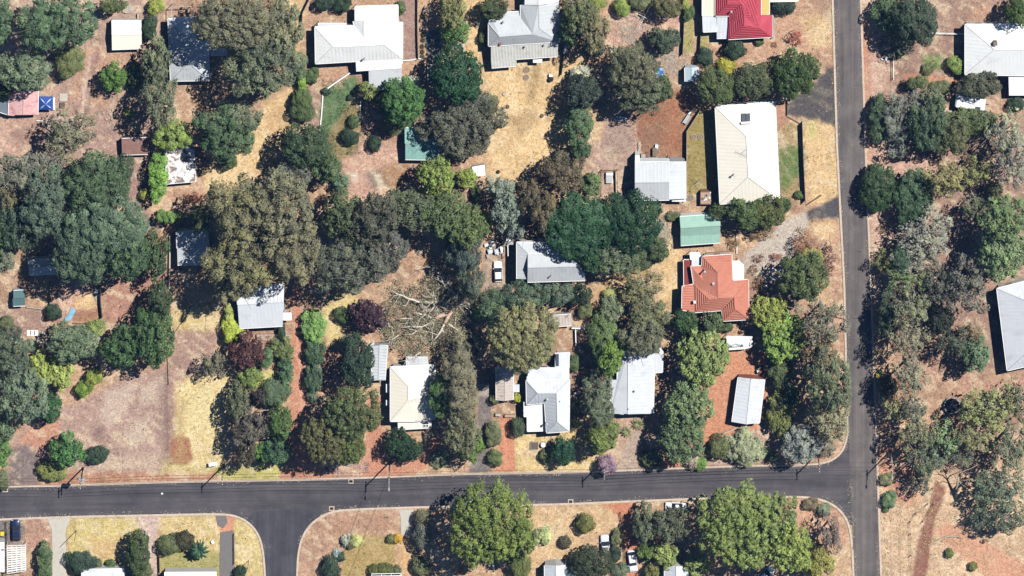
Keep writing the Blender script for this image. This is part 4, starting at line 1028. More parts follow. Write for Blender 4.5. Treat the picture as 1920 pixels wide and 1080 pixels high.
('bright', 1308, 1058, 28, 20, 4, 'at the bottom right of a white roof', None, (134, 144, 80)),
('green', 1222, 1072, 14, 14, 3, 'at the bottom edge by the red drive', None, (96, 110, 62)),
('oshr', 960, 1040, 6, 6, 1, 'tiny, under the huge tufted tree'),
# ---- right block, middle
('dense', 1648, 352, 35, 42, 4.2, 'touching the long road edge', None, (46, 72, 34)),
('dense', 1712, 372, 38, 50, 5.5, 'second from the long road in its row', None, (56, 84, 54)),
('ogum', 1775, 335, 42, 36, 9, 'above the fallen white branches', None, (124, 120, 76)),
('sage', 1828, 320, 32, 26, 7, 'upper, in the middle of the right block', None, (116, 120, 76)),
('green', 1866, 360, 14, 20, 4, 'small, beside the bright broad tree', None, (104, 122, 84)),
('pgum', 1738, 440, 54, 44, 7, 'with white branches, below two dark trees'),
('pgum', 1722, 480, 44, 32, 6, 'lower, with white branches', None, (124, 124, 108)),
('dense', 1690, 485, 15, 40, 6, 'slim, left of the pale gum', None, (52, 78, 50)),
('sage', 1662, 492, 24, 26, 4, 'beside the long road verge, low', None, (104, 106, 62)),
('green', 1885, 410, 46, 44, 11, 'broad, upper half, near the right edge', None, (92, 122, 76)),
('green', 1882, 470, 50, 50, 11, 'broad, lower half, near the right edge', None, (96, 126, 80)),
('gum', 1822, 385, 24, 22, 7, 'beside the fallen white branches'),
('gum', 1700, 525, 36, 26, 7, 'above the pale roadside gums', None, (98, 110, 78)),
('dgum', 1762, 530, 36, 36, 8, 'in the middle of the right block', None, (84, 88, 72)),
('dgum', 1815, 535, 44, 50, 10, 'left of the big white roof', None, (104, 104, 92)),
('pgum', 1705, 575, 34, 38, 10, 'at the roadside, upper one', None, (120, 124, 96)),
('dense', 1665, 590, 16, 54, 6, 'slim, beside the shaded part of the long road', None, (58, 78, 50)),
('pgum', 1702, 632, 36, 36, 11, 'at the roadside, middle one', None, (132, 128, 104)),
('pgum', 1706, 702, 30, 42, 11, 'at the roadside, lower one', None, (134, 134, 112)),
('green', 1828, 664, 28, 30, 7, 'below left of the big white roof', None, (88, 122, 82)),
('dgum', 1788, 640, 32, 28, 8, 'in shade left of the big white roof', None, (78, 86, 70)),
('sage', 1822, 622, 20, 18, 6, 'brownish, left of the big white roof', None, (120, 110, 84)),
('dense', 1762, 600, 26, 26, 6, 'dark, in the middle of the right block', None, (44, 58, 42)),
('sage', 1676, 762, 22, 22, 5, 'rounded, beside the road bins', None, (132, 136, 96)),
('dense', 1664, 728, 16, 22, 5, 'beside the yellow bin', None, (66, 78, 50)),
('gum', 1712, 768, 26, 30, 8, 'above the dark round shadow', None, (98, 104, 82)),
('gum', 1722, 812, 38, 36, 9, 'left of the trampoline', None, (112, 116, 84)),
('sage', 1770, 820, 30, 30, 7, 'below the trampoline', None, (112, 132, 92)),
('ogum', 1858, 765, 54, 42, 9, 'right of the trampoline', None, (124, 128, 82)),
('gum', 1905, 750, 26, 40, 9, 'at the right edge beside the red path'),
('ogum', 1825, 812, 40, 34, 8, 'below right of the trampoline', None, (122, 122, 86)),
('gum', 1895, 835, 36, 48, 10, 'at the right edge above the dead white tree', None, (100, 110, 84)),
('gum', 1735, 856, 32, 46, 7, 'left of the dead white tree', None, (92, 102, 80)),
('gum', 1726, 905, 18, 22, 4.5, 'over the wire fence gate', None, (88, 98, 78)),
('gum', 1795, 848, 30, 24, 5, 'above the dead white tree', None, (92, 100, 80)),
('gum', 1876, 915, 48, 42, 7, 'right of the dead white tree', None, (90, 102, 76)),
('gum', 1888, 968, 42, 32, 7, 'lowest at the right edge', None, (78, 88, 66)),
('gum', 1838, 968, 22, 22, 4, 'right below the dead white tree', None, (88, 102, 76)),
('shr', 1663, 899, 13, 11, 1.6, 'on the verge beside the long road, upper', None, (96, 110, 70)),
('shr', 1668, 937, 13, 15, 2, 'on the verge beside the long road, lower', None, (84, 116, 72)),
('shr', 1661, 954, 6, 6, .9, 'tiny, at the foot of the lower verge shrub', None, (84, 116, 60)),
('shr', 1780, 1038, 8, 8, 1.3, 'small, in dry grass near the orange track', None, (84, 108, 50)),
('shr', 1824, 1062, 8, 8, 1.3, 'small, on the orange track at the bottom', None, (96, 112, 56)),
('bshr', 1655, 430, 12, 9, 1, 'on the long road verge', None, (120, 112, 84)),
]
for t in TREES: plant(*t)

def frond_plant(name, px, py, r, h, n, wd, c, label, cat, group, droop=.5, stem=True, seed=1):
    rr = random.Random(seed); root = empty(name, tuple(W(px, py, h * .8).xy) + (0,))
    if stem:
        b = MB(); b.tube([(0, 0, -.1), (.03, 0, h * .5), (0, 0, h)], [.14, .11, .1], 7); b.build('trunk', M['bark'], root, False)
    for k in range(n):
        a = 2 * math.pi * k / n + rr.uniform(-.12, .12); L = r * S * rr.uniform(.85, 1.1); b = MB(); lift = rr.uniform(.1, .55)
        V = []; F = []
        for i in range(6):
            q = i / 5; x = L * q; z = h + L * (lift * math.sin(q * 2.2) - droop * q * q); ww = wd * (math.sin(math.pi * min(1, q * .8 + .18))) * .5 + .012
            V += [(x * math.cos(a) - ww * math.sin(a), x * math.sin(a) + ww * math.cos(a), z - ww * .4), (x * math.cos(a), x * math.sin(a), z),
                  (x * math.cos(a) + ww * math.sin(a), x * math.sin(a) - ww * math.cos(a), z - ww * .4)]
        for i in range(5):
            F += [(i * 3, i * 3 + 3, i * 3 + 4, i * 3 + 1), (i * 3 + 1, i * 3 + 4, i * 3 + 5, i * 3 + 2)]
        b.add(V, F); o = b.build('frond' if cat == 'palm' else 'leaf', M['leaf'], root, False)
        kk = rr.uniform(.8, 1.25); o.color = (lin(c[0]) * kk, lin(c[1]) * kk, lin(c[2]) * kk, 1)
    tag(root, label, cat, group); return root
P_ = 'palms in the gardens'; Y_ = 'yuccas in the front bed'
frond_plant('palm_tree', 374, 1030, 20, 3.2, 20, .55, (80, 118, 76), 'green fan palm on the bottom lawn with jagged shadow', 'palm', P_, seed=1)
frond_plant('palm_tree', 722, 200, 20, 4.2, 13, .5, (112, 122, 66), 'arching palm among trees below the striped carport', 'palm', P_, seed=2)
frond_plant('palm_tree', 503, 738, 18, 2.6, 12, .45, (84, 110, 84), 'feathery palm in the garden above the small pergola', 'palm', P_, seed=3)
frond_plant('palm_tree', 700, 184, 15, 3.4, 11, .45, (120, 130, 70), 'smaller arching palm touching the striped carport', 'palm', P_, seed=9)
for i, (x, y, r, l) in enumerate([(1156, 799, 13, 'pale spiky yucca, leftmost in the bed below the gabled house'), (1176, 808, 12, 'pale spiky yucca in the middle of the front bed'),
        (1197, 794, 14, 'pale spiky yucca at the right end of the front bed'), (1133, 810, 14, 'pale spiky yucca at the foot of the tall conifer hedge')]):
    frond_plant('yucca', x, y, r, .8, 22, .16, (176, 182, 126), l, 'yucca', Y_, .25, False, 20 + i)
for i, (x, y) in enumerate([(792, 30), (793, 65), (793, 75), (792, 87), (792, 97), (792, 107)]):
    frond_plant('tussock', x, y, 5.5, .3, 16, .12, (84, 92, 52), 'grassy tussock in the row beside the grey driveway', 'tussock', 'row of tussocks beside the grey driveway', .5, False, 40 + i)

# dead and fallen timber
def branches(root, paths, mat, name='branch'):
    for p, r0, r1 in paths:
        b = MB(); n = len(p); b.tube(p, [r0 + (r1 - r0) * i / (n - 1) for i in range(n)], 6)
        b.build(name, mat, root, smooth=True)
fall = empty('fallen_tree', tuple(W(846, 580, 0)))
def wp(pts, s=5.4, ox=700, oy=480): return [W(ox + x / s, oy + y / s, z + .5) for x, y, z in pts]
b = MB(); b.tube(wp([(815, 515, .9), (745, 580, .9), (660, 615, .8), (580, 665, .8), (500, 712, .5)]), [.5, .46, .40, .33, .2], 9)
b.build('trunk', mm('pinkwood', (.64, .45, .34), .3, 2, .9, (.3, .2, .15), .5), fall, smooth=True)
b = MB(); b.tube(wp([(805, 520, 1.0), (770, 590, 1.1), (735, 660, 1.0), (715, 690, .9)]), [.46, .42, .34, .24], 9)
b.build('trunk', M['pinkwood'], fall, smooth=True)
FB = [([(800, 520, 1.2), (740, 490, 1.6), (690, 462, 1.8), (600, 468, 2.0), (470, 468, 1.7)], .24, .12), ([(470, 468, 1.7), (420, 450, 1.5), (350, 430, 1.4), (300, 402, 1.2), (240, 385, 1), (190, 350, .8)], .14, .05),
      ([(815, 515, 1.2), (850, 470, 1.8), (840, 420, 2.2), (862, 360, 2.6), (880, 328, 2.8), (935, 350, 2.6), (948, 410, 2.2), (980, 450, 1.8)], .18, .05),
      ([(840, 420, 2.2), (790, 405, 2), (730, 400, 1.8), (690, 380, 1.6)], .11, .05), ([(825, 400, 2.2), (795, 345, 2.4), (730, 318, 2.6), (705, 270, 2.7), (680, 205, 2.6), (640, 150, 2.4), (590, 95, 2)], .14, .04),
      ([(800, 360, 2.3), (790, 290, 2.4), (786, 220, 2.3)], .09, .03), ([(680, 205, 2.6), (672, 150, 2.5), (655, 90, 2.2)], .06, .03), ([(715, 300, 2.6), (745, 250, 2.5), (740, 220, 2.4)], .05, .02),
      ([(715, 690, 1), (692, 745, 1.2), (650, 810, 1.3), (570, 892, 1)], .17, .06), ([(692, 745, 1.2), (720, 772, 1.1), (745, 780, 1)], .09, .03), ([(760, 690, 1), (810, 722, 1.1), (880, 770, 1), (970, 832, .7)], .13, .05),
      ([(592, 630, 1.1), (540, 600, 1.3), (480, 590, 1.4), (400, 566, 1.2)], .14, .06), ([(400, 640, 1.3), (330, 632, 1.5), (250, 640, 1.3)], .10, .06), ([(600, 665, 1.2), (500, 715, 1.3), (440, 718, 1.4), (360, 716, 1.3), (270, 728, 1.1)], .12, .04),
      ([(640, 460, 2), (615, 400, 2.3), (580, 420, 2.4)], .06, .03), ([(640, 440, 2), (605, 400, 2.2), (612, 350, 2.2)], .06, .03), ([(610, 470, 2), (612, 540, 1.6)], .05, .03),
      ([(500, 715, 1), (440, 760, 1.2), (395, 790, 1), (300, 800, .9)], .1, .04), ([(480, 800, 1.2), (490, 850, 1.1)], .05, .03), ([(820, 515, 1.2), (880, 500, 1.4), (920, 470, 1.5)], .08, .03),
      ([(140, 650, 1), (160, 710, 1), (230, 745, .9)], .07, .03), ([(260, 800, .9), (200, 840, 1.2), (90, 870, 1.5)], .06, .03), ([(480, 975, 2.8), (430, 1005, 3), (390, 1040, 3)], .07, .03), ([(1050, 310, .8), (1010, 400, .8), (975, 450, .8)], .08, .03),
      ([(530, 590, 1.3), (540, 550, 1.4), (520, 510, 1.4)], .05, .02), ([(620, 640, 1.2), (610, 710, 1.2), (570, 745, 1.1)], .06, .03), ([(830, 620, .8), (865, 640, .8), (890, 660, .7)], .05, .02)]
branches(fall, [(wp(p), a * 1.7, c * 2.4) for p, a, c in FB], mm('drywood', (.64, .57, .48), .3, 2, .9, (.3, .22, .16), .5))
rF = np.random.default_rng(77)
for q_ in range(90):
    p, a, c = FB[int(rF.integers(len(FB)))]; p = wp(p); i = int(rF.integers(len(p) - 1)); s = p[i].lerp(p[i + 1], float(rF.random())); dv = (p[i + 1] - p[i]).normalized()
    an = rF.choice((-1, 1)) * rF.uniform(.4, 1.3); dv = Vector((dv.x * math.cos(an) - dv.y * math.sin(an), dv.x * math.sin(an) + dv.y * math.cos(an), rF.uniform(-.15, .35))); Ln = rF.uniform(1.2, 3.6)
    m1 = s + dv * Ln * .5 + Vector(rF.normal(0, .2, 3)); e1 = s + dv * Ln + Vector(rF.normal(0, .4, 3)); e1.z = max(e1.z, .2)
    branches(fall, [([s, m1, e1], .075, .03), ([m1, m1.lerp(e1, .6) + Vector(rF.normal(0, .5, 3))], .05, .025)], M['drywood'])
cl = []
for p, a, c in FB:
    q = wp(p)
    for i in range(len(q) - 1):
        for s in np.linspace(0, 1, 4):
            e = q[i].lerp(q[i + 1], float(s))
            for _ in range(1): cl.append(np.array(e) + rF.normal(0, 1, 3) * np.array([1.5, 1.5, .5]))
for _ in range(430):
    a = rF.uniform(0, 6.28); rr_ = math.sqrt(rF.random())
    e = W(700 + (560 + 500 * rr_ * math.cos(a)) / 5.4, 480 + (640 + 390 * rr_ * math.sin(a)) / 5.4, .8); cl.append(np.array(e) + np.array([0, 0, rF.uniform(-.5, .4)]))
cl = np.array(cl); cl[:, 2] = np.clip(cl[:, 2], .2, 3)
tr_ = np.repeat(rF.normal(0, .16, len(cl)), 20); P = np.repeat(cl, 20, 0) + rF.normal(0, .40, (len(cl) * 20, 3)) * np.array([1, 1, .5])
nn = rF.normal(0, .6, P.shape) + np.array([0, 0, 1.0]); nn /= np.linalg.norm(nn, axis=1)[:, None]
t_ = np.cross(nn, rF.normal(0, 1, P.shape)); t_ /= np.linalg.norm(t_, axis=1)[:, None]; b_ = np.cross(nn, t_)
V = np.stack([P - t_ * .2, P + b_ * .07, P + t_ * .2, P - b_ * .07], 1).reshape(-1, 3); V[:, 2] = np.maximum(V[:, 2], .05)
o = bpy.data.objects.new('foliage', np_mesh('foliage', V - np.array(fall.location), np.arange(len(V)).reshape(-1, 4), M['leaf'], np.clip(.5 + tr_ + rF.normal(0, .1, len(P)), 0, 1)))
COL.objects.link(o); o.parent = fall; o.color = (lin(142), lin(138), lin(112), 1)
tag(fall, 'fallen gum tree with bare pale branches sprawling above the cream cottage', 'fallen tree')
dead = empty('dead_tree', tuple(W(1790, 930, 0)))
def dp(pts): return [W(1680 + x / 5.4, 880 + y / 5.4, z) for x, y, z in pts]
b = MB(); b.tube(dp([(600, 285, 0), (605, 215, 1.2), (620, 150, 2.6), (635, 70, 4.2)]), [.36, .30, .24, .16], 8); b.build('trunk', M['deadwood'], dead, smooth=True)
branches(dead, [(dp(p), a, c) for p, a, c in [([(635, 70, 4.2), (680, 20, 5), (760, -10, 5.6), (840, -50, 6)], .15, .04), ([(635, 70, 4.2), (610, 20, 4.9), (580, 0, 5.3), (560, -40, 5.6)], .12, .03),
    ([(625, 110, 3.4), (590, 85, 4), (545, 100, 4.3), (520, 130, 4.4)], .08, .03), ([(628, 120, 3.2), (680, 110, 3.8), (730, 105, 4.2)], .08, .03), ([(640, 60, 4.3), (640, 0, 5.2), (690, -60, 5.8)], .09, .03),
    ([(680, 20, 5), (720, 40, 5.2), (780, 30, 5.4)], .06, .02), ([(590, 10, 5), (530, 0, 5.4), (500, -30, 5.6)], .06, .02), ([(545, 100, 4.3), (530, 70, 4.6), (540, 40, 4.8)], .05, .02)]], M['deadwood'])
tag(dead, 'bare dead white tree in the orange dirt at the right', 'dead tree')
brk = empty('fallen_branch', tuple(W(1838, 375, 0)))
branches(brk, [([W(*p) for p in q], a, c) for q, a, c in [([(1818, 352, 1), (1826, 368, 1.2), (1852, 377, .8)], .1, .12), ([(1826, 368, 1.2), (1838, 372, 1.1), (1830, 384, .8)], .07, .04), ([(1845, 374, 1), (1836, 384, .8), (1828, 390, .6)], .07, .03), ([(1814, 369, .8), (1830, 374, 1), (1852, 378, .9)], .05, .08), ([(1852, 377, .8), (1870, 384, .3)], .13, .15)]], M['palebark'])
tag(brk, 'broken white branches lying between trees in the right block', 'branch')
# ---------------------------------------------------------------- buildings
mm('white', alb(236, 238, 236, 1.1), .05, .5, .5, alb(190, 190, 185), .4)
mm('bluewhite', alb(231, 236, 242), .06, .5, .5, alb(160, 165, 175), .4)
mm('cream', alb(238, 232, 216, 1.08), .05, .4, .55, alb(205, 170, 120), .35, .25, .62, .8)
mm('offwhite', alb(238, 236, 226, 1.08), .06, .5, .55, alb(190, 175, 150), .35)
mm('zinc', alb(196, 202, 204), .10, .7, .45, alb(130, 130, 128), .4)
mm('greymetal', alb(214, 219, 222), .06, .7, .5, alb(150, 150, 148), .4)
mm('darkmetal', alb(128, 138, 148), .10, .7, .5, alb(95, 95, 98), .4)
mm('paleribs', alb(220, 220, 212), .10, .8, .6, alb(150, 145, 130), .4)
mm('crimson', alb(206, 86, 100), .10, .6, .7, alb(130, 50, 55), .4)
mm('terracotta', alb(222, 146, 122), .12, .9, .75, alb(180, 90, 70), .4)
mm('mint', alb(166, 205, 186), .08, .6, .55, alb(130, 180, 155), .4)
mm('teal', alb(150, 196, 186), .10, .6, .6, alb(90, 120, 110), .5)
mm('rustwhite', alb(236, 232, 228, 1.1), .08, 1.0, .7, alb(130, 108, 98), .9, .25, .49, .56)
mm('rust', alb(158, 122, 112), .2, 1.2, .8, alb(190, 180, 176), .7, .2, .60, .66)
mm('pinkrust', alb(236, 190, 188), .16, 1.4, .7, alb(178, 84, 84), .75, .2, .50, .68)
mm('rustpale', alb(216, 204, 194), .12, 1.2, .7, alb(150, 92, 70), .7, .2, .56, .64)
mm('yellow', alb(236, 206, 130), .06, .6, .6); mm('paleyellow', alb(246, 236, 196, 1.1), .06, .6, .6)
mm('rendered', alb(226, 222, 212), .06, .8, .9, alb(170, 150, 130), .3); mm('brickwall', alb(170, 110, 88), .2, 2, .9)
mm('timber', alb(150, 120, 96), .2, 3, .9); mm('oldtimber', alb(120, 104, 92), .25, 3, .9); mm('palewood', alb(206, 196, 180), .15, 3, .85)
mm('trimwhite', (.78, .78, .76), .04, 1, .5); mm('steel', (.45, .46, .47), .08, 1, .4); mm('black', (.02, .02, .022), .1, 1, .6)
mm('stone', alb(198, 178, 156), .18, 1.6, .9); mm('pinkstone', alb(206, 172, 152), .18, 1.6, .9); mm('darkstone', alb(150, 132, 118), .2, 1.6, .9)
def glassy(name, c, rough=.08):
    m, t, p = mat_base(name, rough, .5); p.inputs['Base Color'].default_value = (*c, 1); p.inputs['Coat Weight'].default_value = .4; return m
M['glass'] = glassy('window_glass', (.02, .025, .03)); M['solar'] = glassy('solar_glass', (.07, .08, .10), .3)

def poly_area(P): return .5 * sum(P[i].x * P[(i + 1) % len(P)].y - P[(i + 1) % len(P)].x * P[i].y for i in range(len(P)))
def roof_section(root, faces, mat, rib=None, wall=None, inset=.45, cap=True, gutter=True, posts=None, thick=.10, capmat=None, windows=True):
    """faces: lists of (px, py, height). Builds roof skin, caps on its folds, gutters, ribs or tile rows, walls or posts."""
    key = {}; V = []; F = []
    def vid(p):
        k = (round(p[0], 2), round(p[1], 2), round(p[2], 2))
        if k not in key: key[k] = len(V); V.append(W(*p))
        return key[k]
    for f in faces:
        ids = [vid(p) for p in f]
        if poly_area([V[i] for i in ids]) < 0: ids.reverse()
        F.append(ids)
    edges = {}
    for fi, f in enumerate(F):
        for a, c in zip(f, f[1:] + f[:1]): edges.setdefault((min(a, c), max(a, c)), []).append((fi, a, c))
    b = MB(); n = len(V)
    b.v = [tuple(p) for p in V] + [(p.x, p.y, p.z - thick) for p in V]
    for f in F: b.f.append(tuple(f)); b.f.append(tuple(i + n for i in reversed(f)))
    border = [e[0] for e in edges.values() if len(e) == 1]
    for fi, a, c in border: b.f.append((c, a, a + n, c + n))
    roof = b.build('roof', mat, root)
    nor = []
    for f in F:
        q = Vector((0, 0, 0))
        for a, c in zip(f, f[1:] + f[:1]):
            p1, p2 = V[a], V[c]; q += Vector(((p1.y - p2.y) * (p1.z + p2.z), (p1.z - p2.z) * (p1.x + p2.x), (p1.x - p2.x) * (p1.y + p2.y)))
        nor.append(q.normalized())
    if cap:
        for (a, c), e in edges.items():
            if len(e) != 2: continue
            n1, n2 = nor[e[0][0]], nor[e[1][0]]
            if n1.dot(n2) > .995: continue
            m1 = sum((V[i] for i in F[e[0][0]]), Vector()) / len(F[e[0][0]]); mid = (V[a] + V[c]) / 2
            if n2.dot(m1 - mid) > -.01: continue        # a valley
            k = MB(); k.tube([V[a] + Vector((0, 0, .02)), V[c] + Vector((0, 0, .02))], .11, 5); k.build('ridge_cap', capmat or mat, roof)
    if gutter:
        for fi, a, c in border:
            g = MB()
            if abs(V[a].z - V[c].z) < .12 * (V[a] - V[c]).length * .5:
                d = (V[c] - V[a]).normalized(); o = Vector((d.y, -d.x, 0)) * .06
                g.bar(V[a] + o - Vector((0, 0, .06)), V[c] + o - Vector((0, 0, .06)), .12, .12)
            if g.v: g.build('gutter', M['trimwhite'] if mat is not M['zinc'] else M['steel'], root)
    if rib:
        kind, sp, hh = rib; r = MB()
        RF = []
        for f, nn in zip(F, nor):
            dev = max(abs((V[i] - V[f[0]]).dot(nn)) for i in f)
            if dev < .10: RF.append((f, nn)); continue
            from mathutils.geometry import tessellate_polygon
            for tri in tessellate_polygon([[V[i] for i in f]]):
                g = [f[i] for i in tri]; q = (V[g[1]] - V[g[0]]).cross(V[g[2]] - V[g[0]])
                if q.length < .3: continue
                if q.z < 0: q = -q; g.reverse()
                RF.append((g, q.normalized()))
        for f, nn in RF:
            c0 = Vector((0, 0, 1)).cross(nn)
            if c0.length < 1e-3: c0 = Vector((1, 0, 0))
            u = c0.normalized(); v = nn.cross(u).normalized()
            if kind == 'tile': u, v = v, u
            P = [(V[i].dot(u), V[i].dot(v)) for i in f]; o = V[f[0]]; w0 = o.dot(nn)
            lo, hi = min(p[0] for p in P), max(p[0] for p in P)
            k = math.ceil((lo + .1) / sp)
            while k * sp < hi - .05:
                x = k * sp; xs = []
                for (a0, a1), (b0, b1) in zip(P, P[1:] + P[:1]):
                    if (a0 > x) != (b0 > x): xs.append(a1 + (b1 - a1) * (x - a0) / (b0 - a0))
                xs.sort()
                for s, e in zip(xs[::2], xs[1::2]):
                    if e - s < .25: continue
                    A, B = u * x + v * (s + .04) + nn * w0, u * x + v * (e - .04) + nn * w0
                    wd = sp * .28 if kind != 'tile' else sp * .46
                    r.add([A - u * wd, B - u * wd, B + u * wd, A + u * wd, A + nn * hh + u * wd * .3, B + nn * hh + u * wd * .3], [(0, 1, 5, 4), (2, 3, 4, 5), (0, 4, 3), (1, 2, 5)])
                k += 1
        if r.v:
            o = r.build('tile_row' if kind == 'tile' else 'sheet_rib', mat, roof); o['kind'] = 'stuff'
    # outline loop
    nxt = {a: c for fi, a, c in border}; st = border[0][1]; loop = [st]
    while nxt.get(loop[-1]) not in (None, st) and len(loop) < 200: loop.append(nxt[loop[-1]])
    P = [V[i] for i in loop]; m = len(P); Q = []
    for i in range(m):
        a, p, c = P[i - 1], P[i], P[(i + 1) % m]
        d1 = Vector((p.x - a.x, p.y - a.y)).normalized(); d2 = Vector((c.x - p.x, c.y - p.y)).normalized()
        n1, n2 = Vector((-d1.y, d1.x)), Vector((-d2.y, d2.x)); s = n1 + n2
        s = s / max(.35, s.dot(n1)) if s.length > 1e-4 else n1
        Q.append(Vector((p.x + s.x * inset, p.y + s.y * inset, p.z - thick - .02)))
    if posts:
        for p in Q:
            k = MB(); k.bar((p.x, p.y, 0), (p.x, p.y, p.z), .12, .12); k.build('post', posts, root)
    elif wall:
        k = MB(); k.v = [(p.x, p.y, -.05) for p in Q] + [tuple(p) for p in Q]
        k.f = [(i, (i + 1) % m, m + (i + 1) % m, m + i) for i in range(m)]
        wobj = k.build('wall', wall, root)
        if windows:
            for i in range(m):
                a, c = Q[i], Q[(i + 1) % m]; L = math.hypot(c.x - a.x, c.y - a.y)
                d = Vector((c.x - a.x, c.y - a.y, 0)); 
                if L < 3.2 or min(a.z, c.z) < 2.2: continue
                d /= L; o = Vector((d.y, -d.x, 0)); nw = max(1, int(L / 4.2))
                for q in range(nw):
                    ctr = Vector((a.x, a.y, 0)) + d * L * (q + .5) / nw + o * .02; ctr.z = 1.5
                    fr = MB(); fr.bar(ctr - d * .75, ctr + d * .75, .06, 1.25); fo = fr.build('window', M['trimwhite'], root)
                    gl = MB(); gl.bar(ctr - d * .66 + o * .02, ctr + d * .66 + o * .02, .05, 1.05); gl.build('pane', M['glass'], fo)
    return roof
def building(name, label, cat, px, py, group=None):
    r = empty(name, tuple(W(px, py, 0))); tag(r, label, cat, group); return r
def H(pts, *hs):
    "attach one height to all points"
    return [(x, y, hs[0]) for x, y in pts]
def pipe(root, px, py, h, L=.9, r=.07, name='flue', mat=None):
    p = W(px, py, h); b = MB(); b.tube([(p.x, p.y, h - .15), (p.x, p.y, h + L)], r, 8); b.lathe((p.x, p.y, h + L - .12), [(r * 1.9, 0), (r * 1.9, .1), (.02, .24)], 8)
    return b.build(name, mat or M['steel'], root)
RIB = ('sheet', .76, .016); RIBW = ('sheet', .62, .045); TILE = ('tile', .52, .10)
G_H = 'houses in their gardens'; G_S = 'sheds and carports'
# --- white L-shaped house
r = building('house', 'big white L-shaped house with low hips beside the green lawn', 'house', 680, 85, G_H)
e = 3.7
a, b4, r1, r2 = (590.5, 50.5, e), (591.7, 119.6, e), (625, 88, 5.5), (721, 84, 5.5)
p, v, ne, se = (664, 48, e), (682, 70, 4.7), (755, 44, e), (754.5, 110, e)
roof_section(r, [[a, p, v, ne, r2, r1], [ne, se, r2], [se, b4, r1, r2], [b4, a, r1], [(662, 40, e), (682, 39, 4.7), v, p], [(682, 39, 4.7), (755, 41, e), ne, v]], M['white'], RIB, M['rendered'])
roof_section(r, [H([(666, 12), (746, 9.5), (746, 40), (666, 39)], 3.4)], M['white'], RIB, None, .3, posts=M['trimwhite'])
roof_section(r, [[(667, 116, 3.6), (754, 111.5, 3.6), (753, 127, 3.2), (668, 133, 3.2)]], M['white'], RIB, None, .25, posts=M['trimwhite'])
roof_section(r, [[(691, 130, 3.0), (753, 127.5, 3.0), (753, 166, 2.7), (713, 168.5, 2.7), (692, 160, 2.7)]], M['greymetal'], RIBW, None, .25, posts=M['trimwhite'])
pipe(r, 684, 108, 4.0, 1.3, .12); roof_section(r, [H([(597, 44), (649, 44), (649, 50), (597, 50)], 2.9)], M['bluewhite'], None, None, .15, posts=M['trimwhite'])
# --- verandah house
r = building('house', 'white and grey hipped house with striped verandah roof at the top', 'house', 980, 60, G_H)
e = 4.3; R = 6.1
r1, r2, R3, R4 = (936.7, 68.7, R), (999, 64, R), (1011, 53, R), (1009.7, 11, R)
sw, se = (916, 86.7, e), (1047.5, 78.5, e)
roof_section(r, [[(916, 44, e), sw, r1], [(916, 44, e), (918.7, 24, e - .6), (973, 21.7, e - .5), (976, 33, e), r2, r1], [r1, r2, R3, se, sw], [(976, 9.5, e), R4, R3, r2, (976, 33, e)], [R4, (1047, 4, e), se, R3]], M['greymetal'], RIB, M['rendered'])
roof_section(r, [[(985, -30, e), (1010, -30, R - .6), (1010, 10, R - .6), (985, 9, e)], [(1010, -30, R - .6), (1047, -30, e), (1047, 3, e), (1010, 10, R - .6)]], M['white'], RIB, M['rendered'], windows=False)
roof_section(r, [[(920.5, 87.5, 4.0), (1047, 80, 4.0), (1045, 106, 3.3), (968, 111, 3.3), (920.8, 114.5, 3.3)], [(920.8, 114.5, 3.3), (968, 111, 3.3), (967, 124, 3.0), (922, 127.5, 3.0)]], M['paleribs'], RIBW, None, .25, cap=False, posts=M['trimwhite'])
for x, y, h in ((944.5, 40, 5), (985, 86, 4), (1021, 83, 4)): pipe(r, x, y, h, .8, .12)
k = MB(); k.box(W(938, 82, 4.7), (.5, .5, .7)); k.build('chimney', M['brickwall'], r)
k = MB(); k.box(W(1008, 113, 2.3), (1.9, 1.0, .1)); k.build('awning', M['white'], r)
# --- crimson tiled house
r = building('house', 'crimson tiled house with cream and yellow flat roofs at the top edge', 'house', 1390, 25, G_H)
A, B, C, D, E, Fp = (1364, 8, 5.9), (1390, 7, 5.9), (1394.5, 12, 5.9), (1395, 47, 5.9), (1404.6, 52.7, 5.4), (1424, 53, 5.4)
sw, se, ne = (1365, 74, 3.7), (1448, 69.5, 3.7), (1447.5, 28, 3.7)
roof_section(r, [[(1341, -25, 3.9), (1364, -25, 5.9), A, (1341, 30, 3.9)], [A, B, (1367, 30, 4.0), (1341, 30, 3.9)], [B, C, D, sw, (1367, 30, 4.0)], [D, E, Fp, se, sw], [(1364, -25, 5.9), (1415, -25, 4.8), C, B, A], [(1415, -25, 4.8), (1427, -25, 4), (1427, 28, 4), ne, se, Fp, E, D, C]], M['crimson'], TILE, M['rendered'])
roof_section(r, [H([(1317, -25), (1340.4, -25), (1340.4, 29.5), (1317, 29.5)], 3.5)], M['paleyellow'], RIB, M['rendered'], .3, windows=False)
roof_section(r, [H([(1318, 30), (1342.6, 30), (1343.5, 59), (1319, 60)], 3.3)], M['bluewhite'], RIB, None, .3, posts=M['trimwhite'])
roof_section(r, [[(1343.4, 32, 3.5), (1367, 30.5, 3.6), (1368, 71.6, 3.0), (1344, 72, 3.0)]], M['bluewhite'], RIB, None, .3, posts=M['trimwhite'])
roof_section(r, [H([(1427.5, -25), (1442, -25), (1442.6, 27), (1427.5, 27.6)], 3.4)], M['yellow'], RIB, None, .3, posts=M['trimwhite'])
roof_section(r, [H([(1443, -25), (1496, -25), (1496, 2), (1443, 3)], 3.2)], M['paleyellow'], RIB, None, .3, posts=M['trimwhite'])
pipe(r, 1371, 20, 4.6, 1.2, .12)
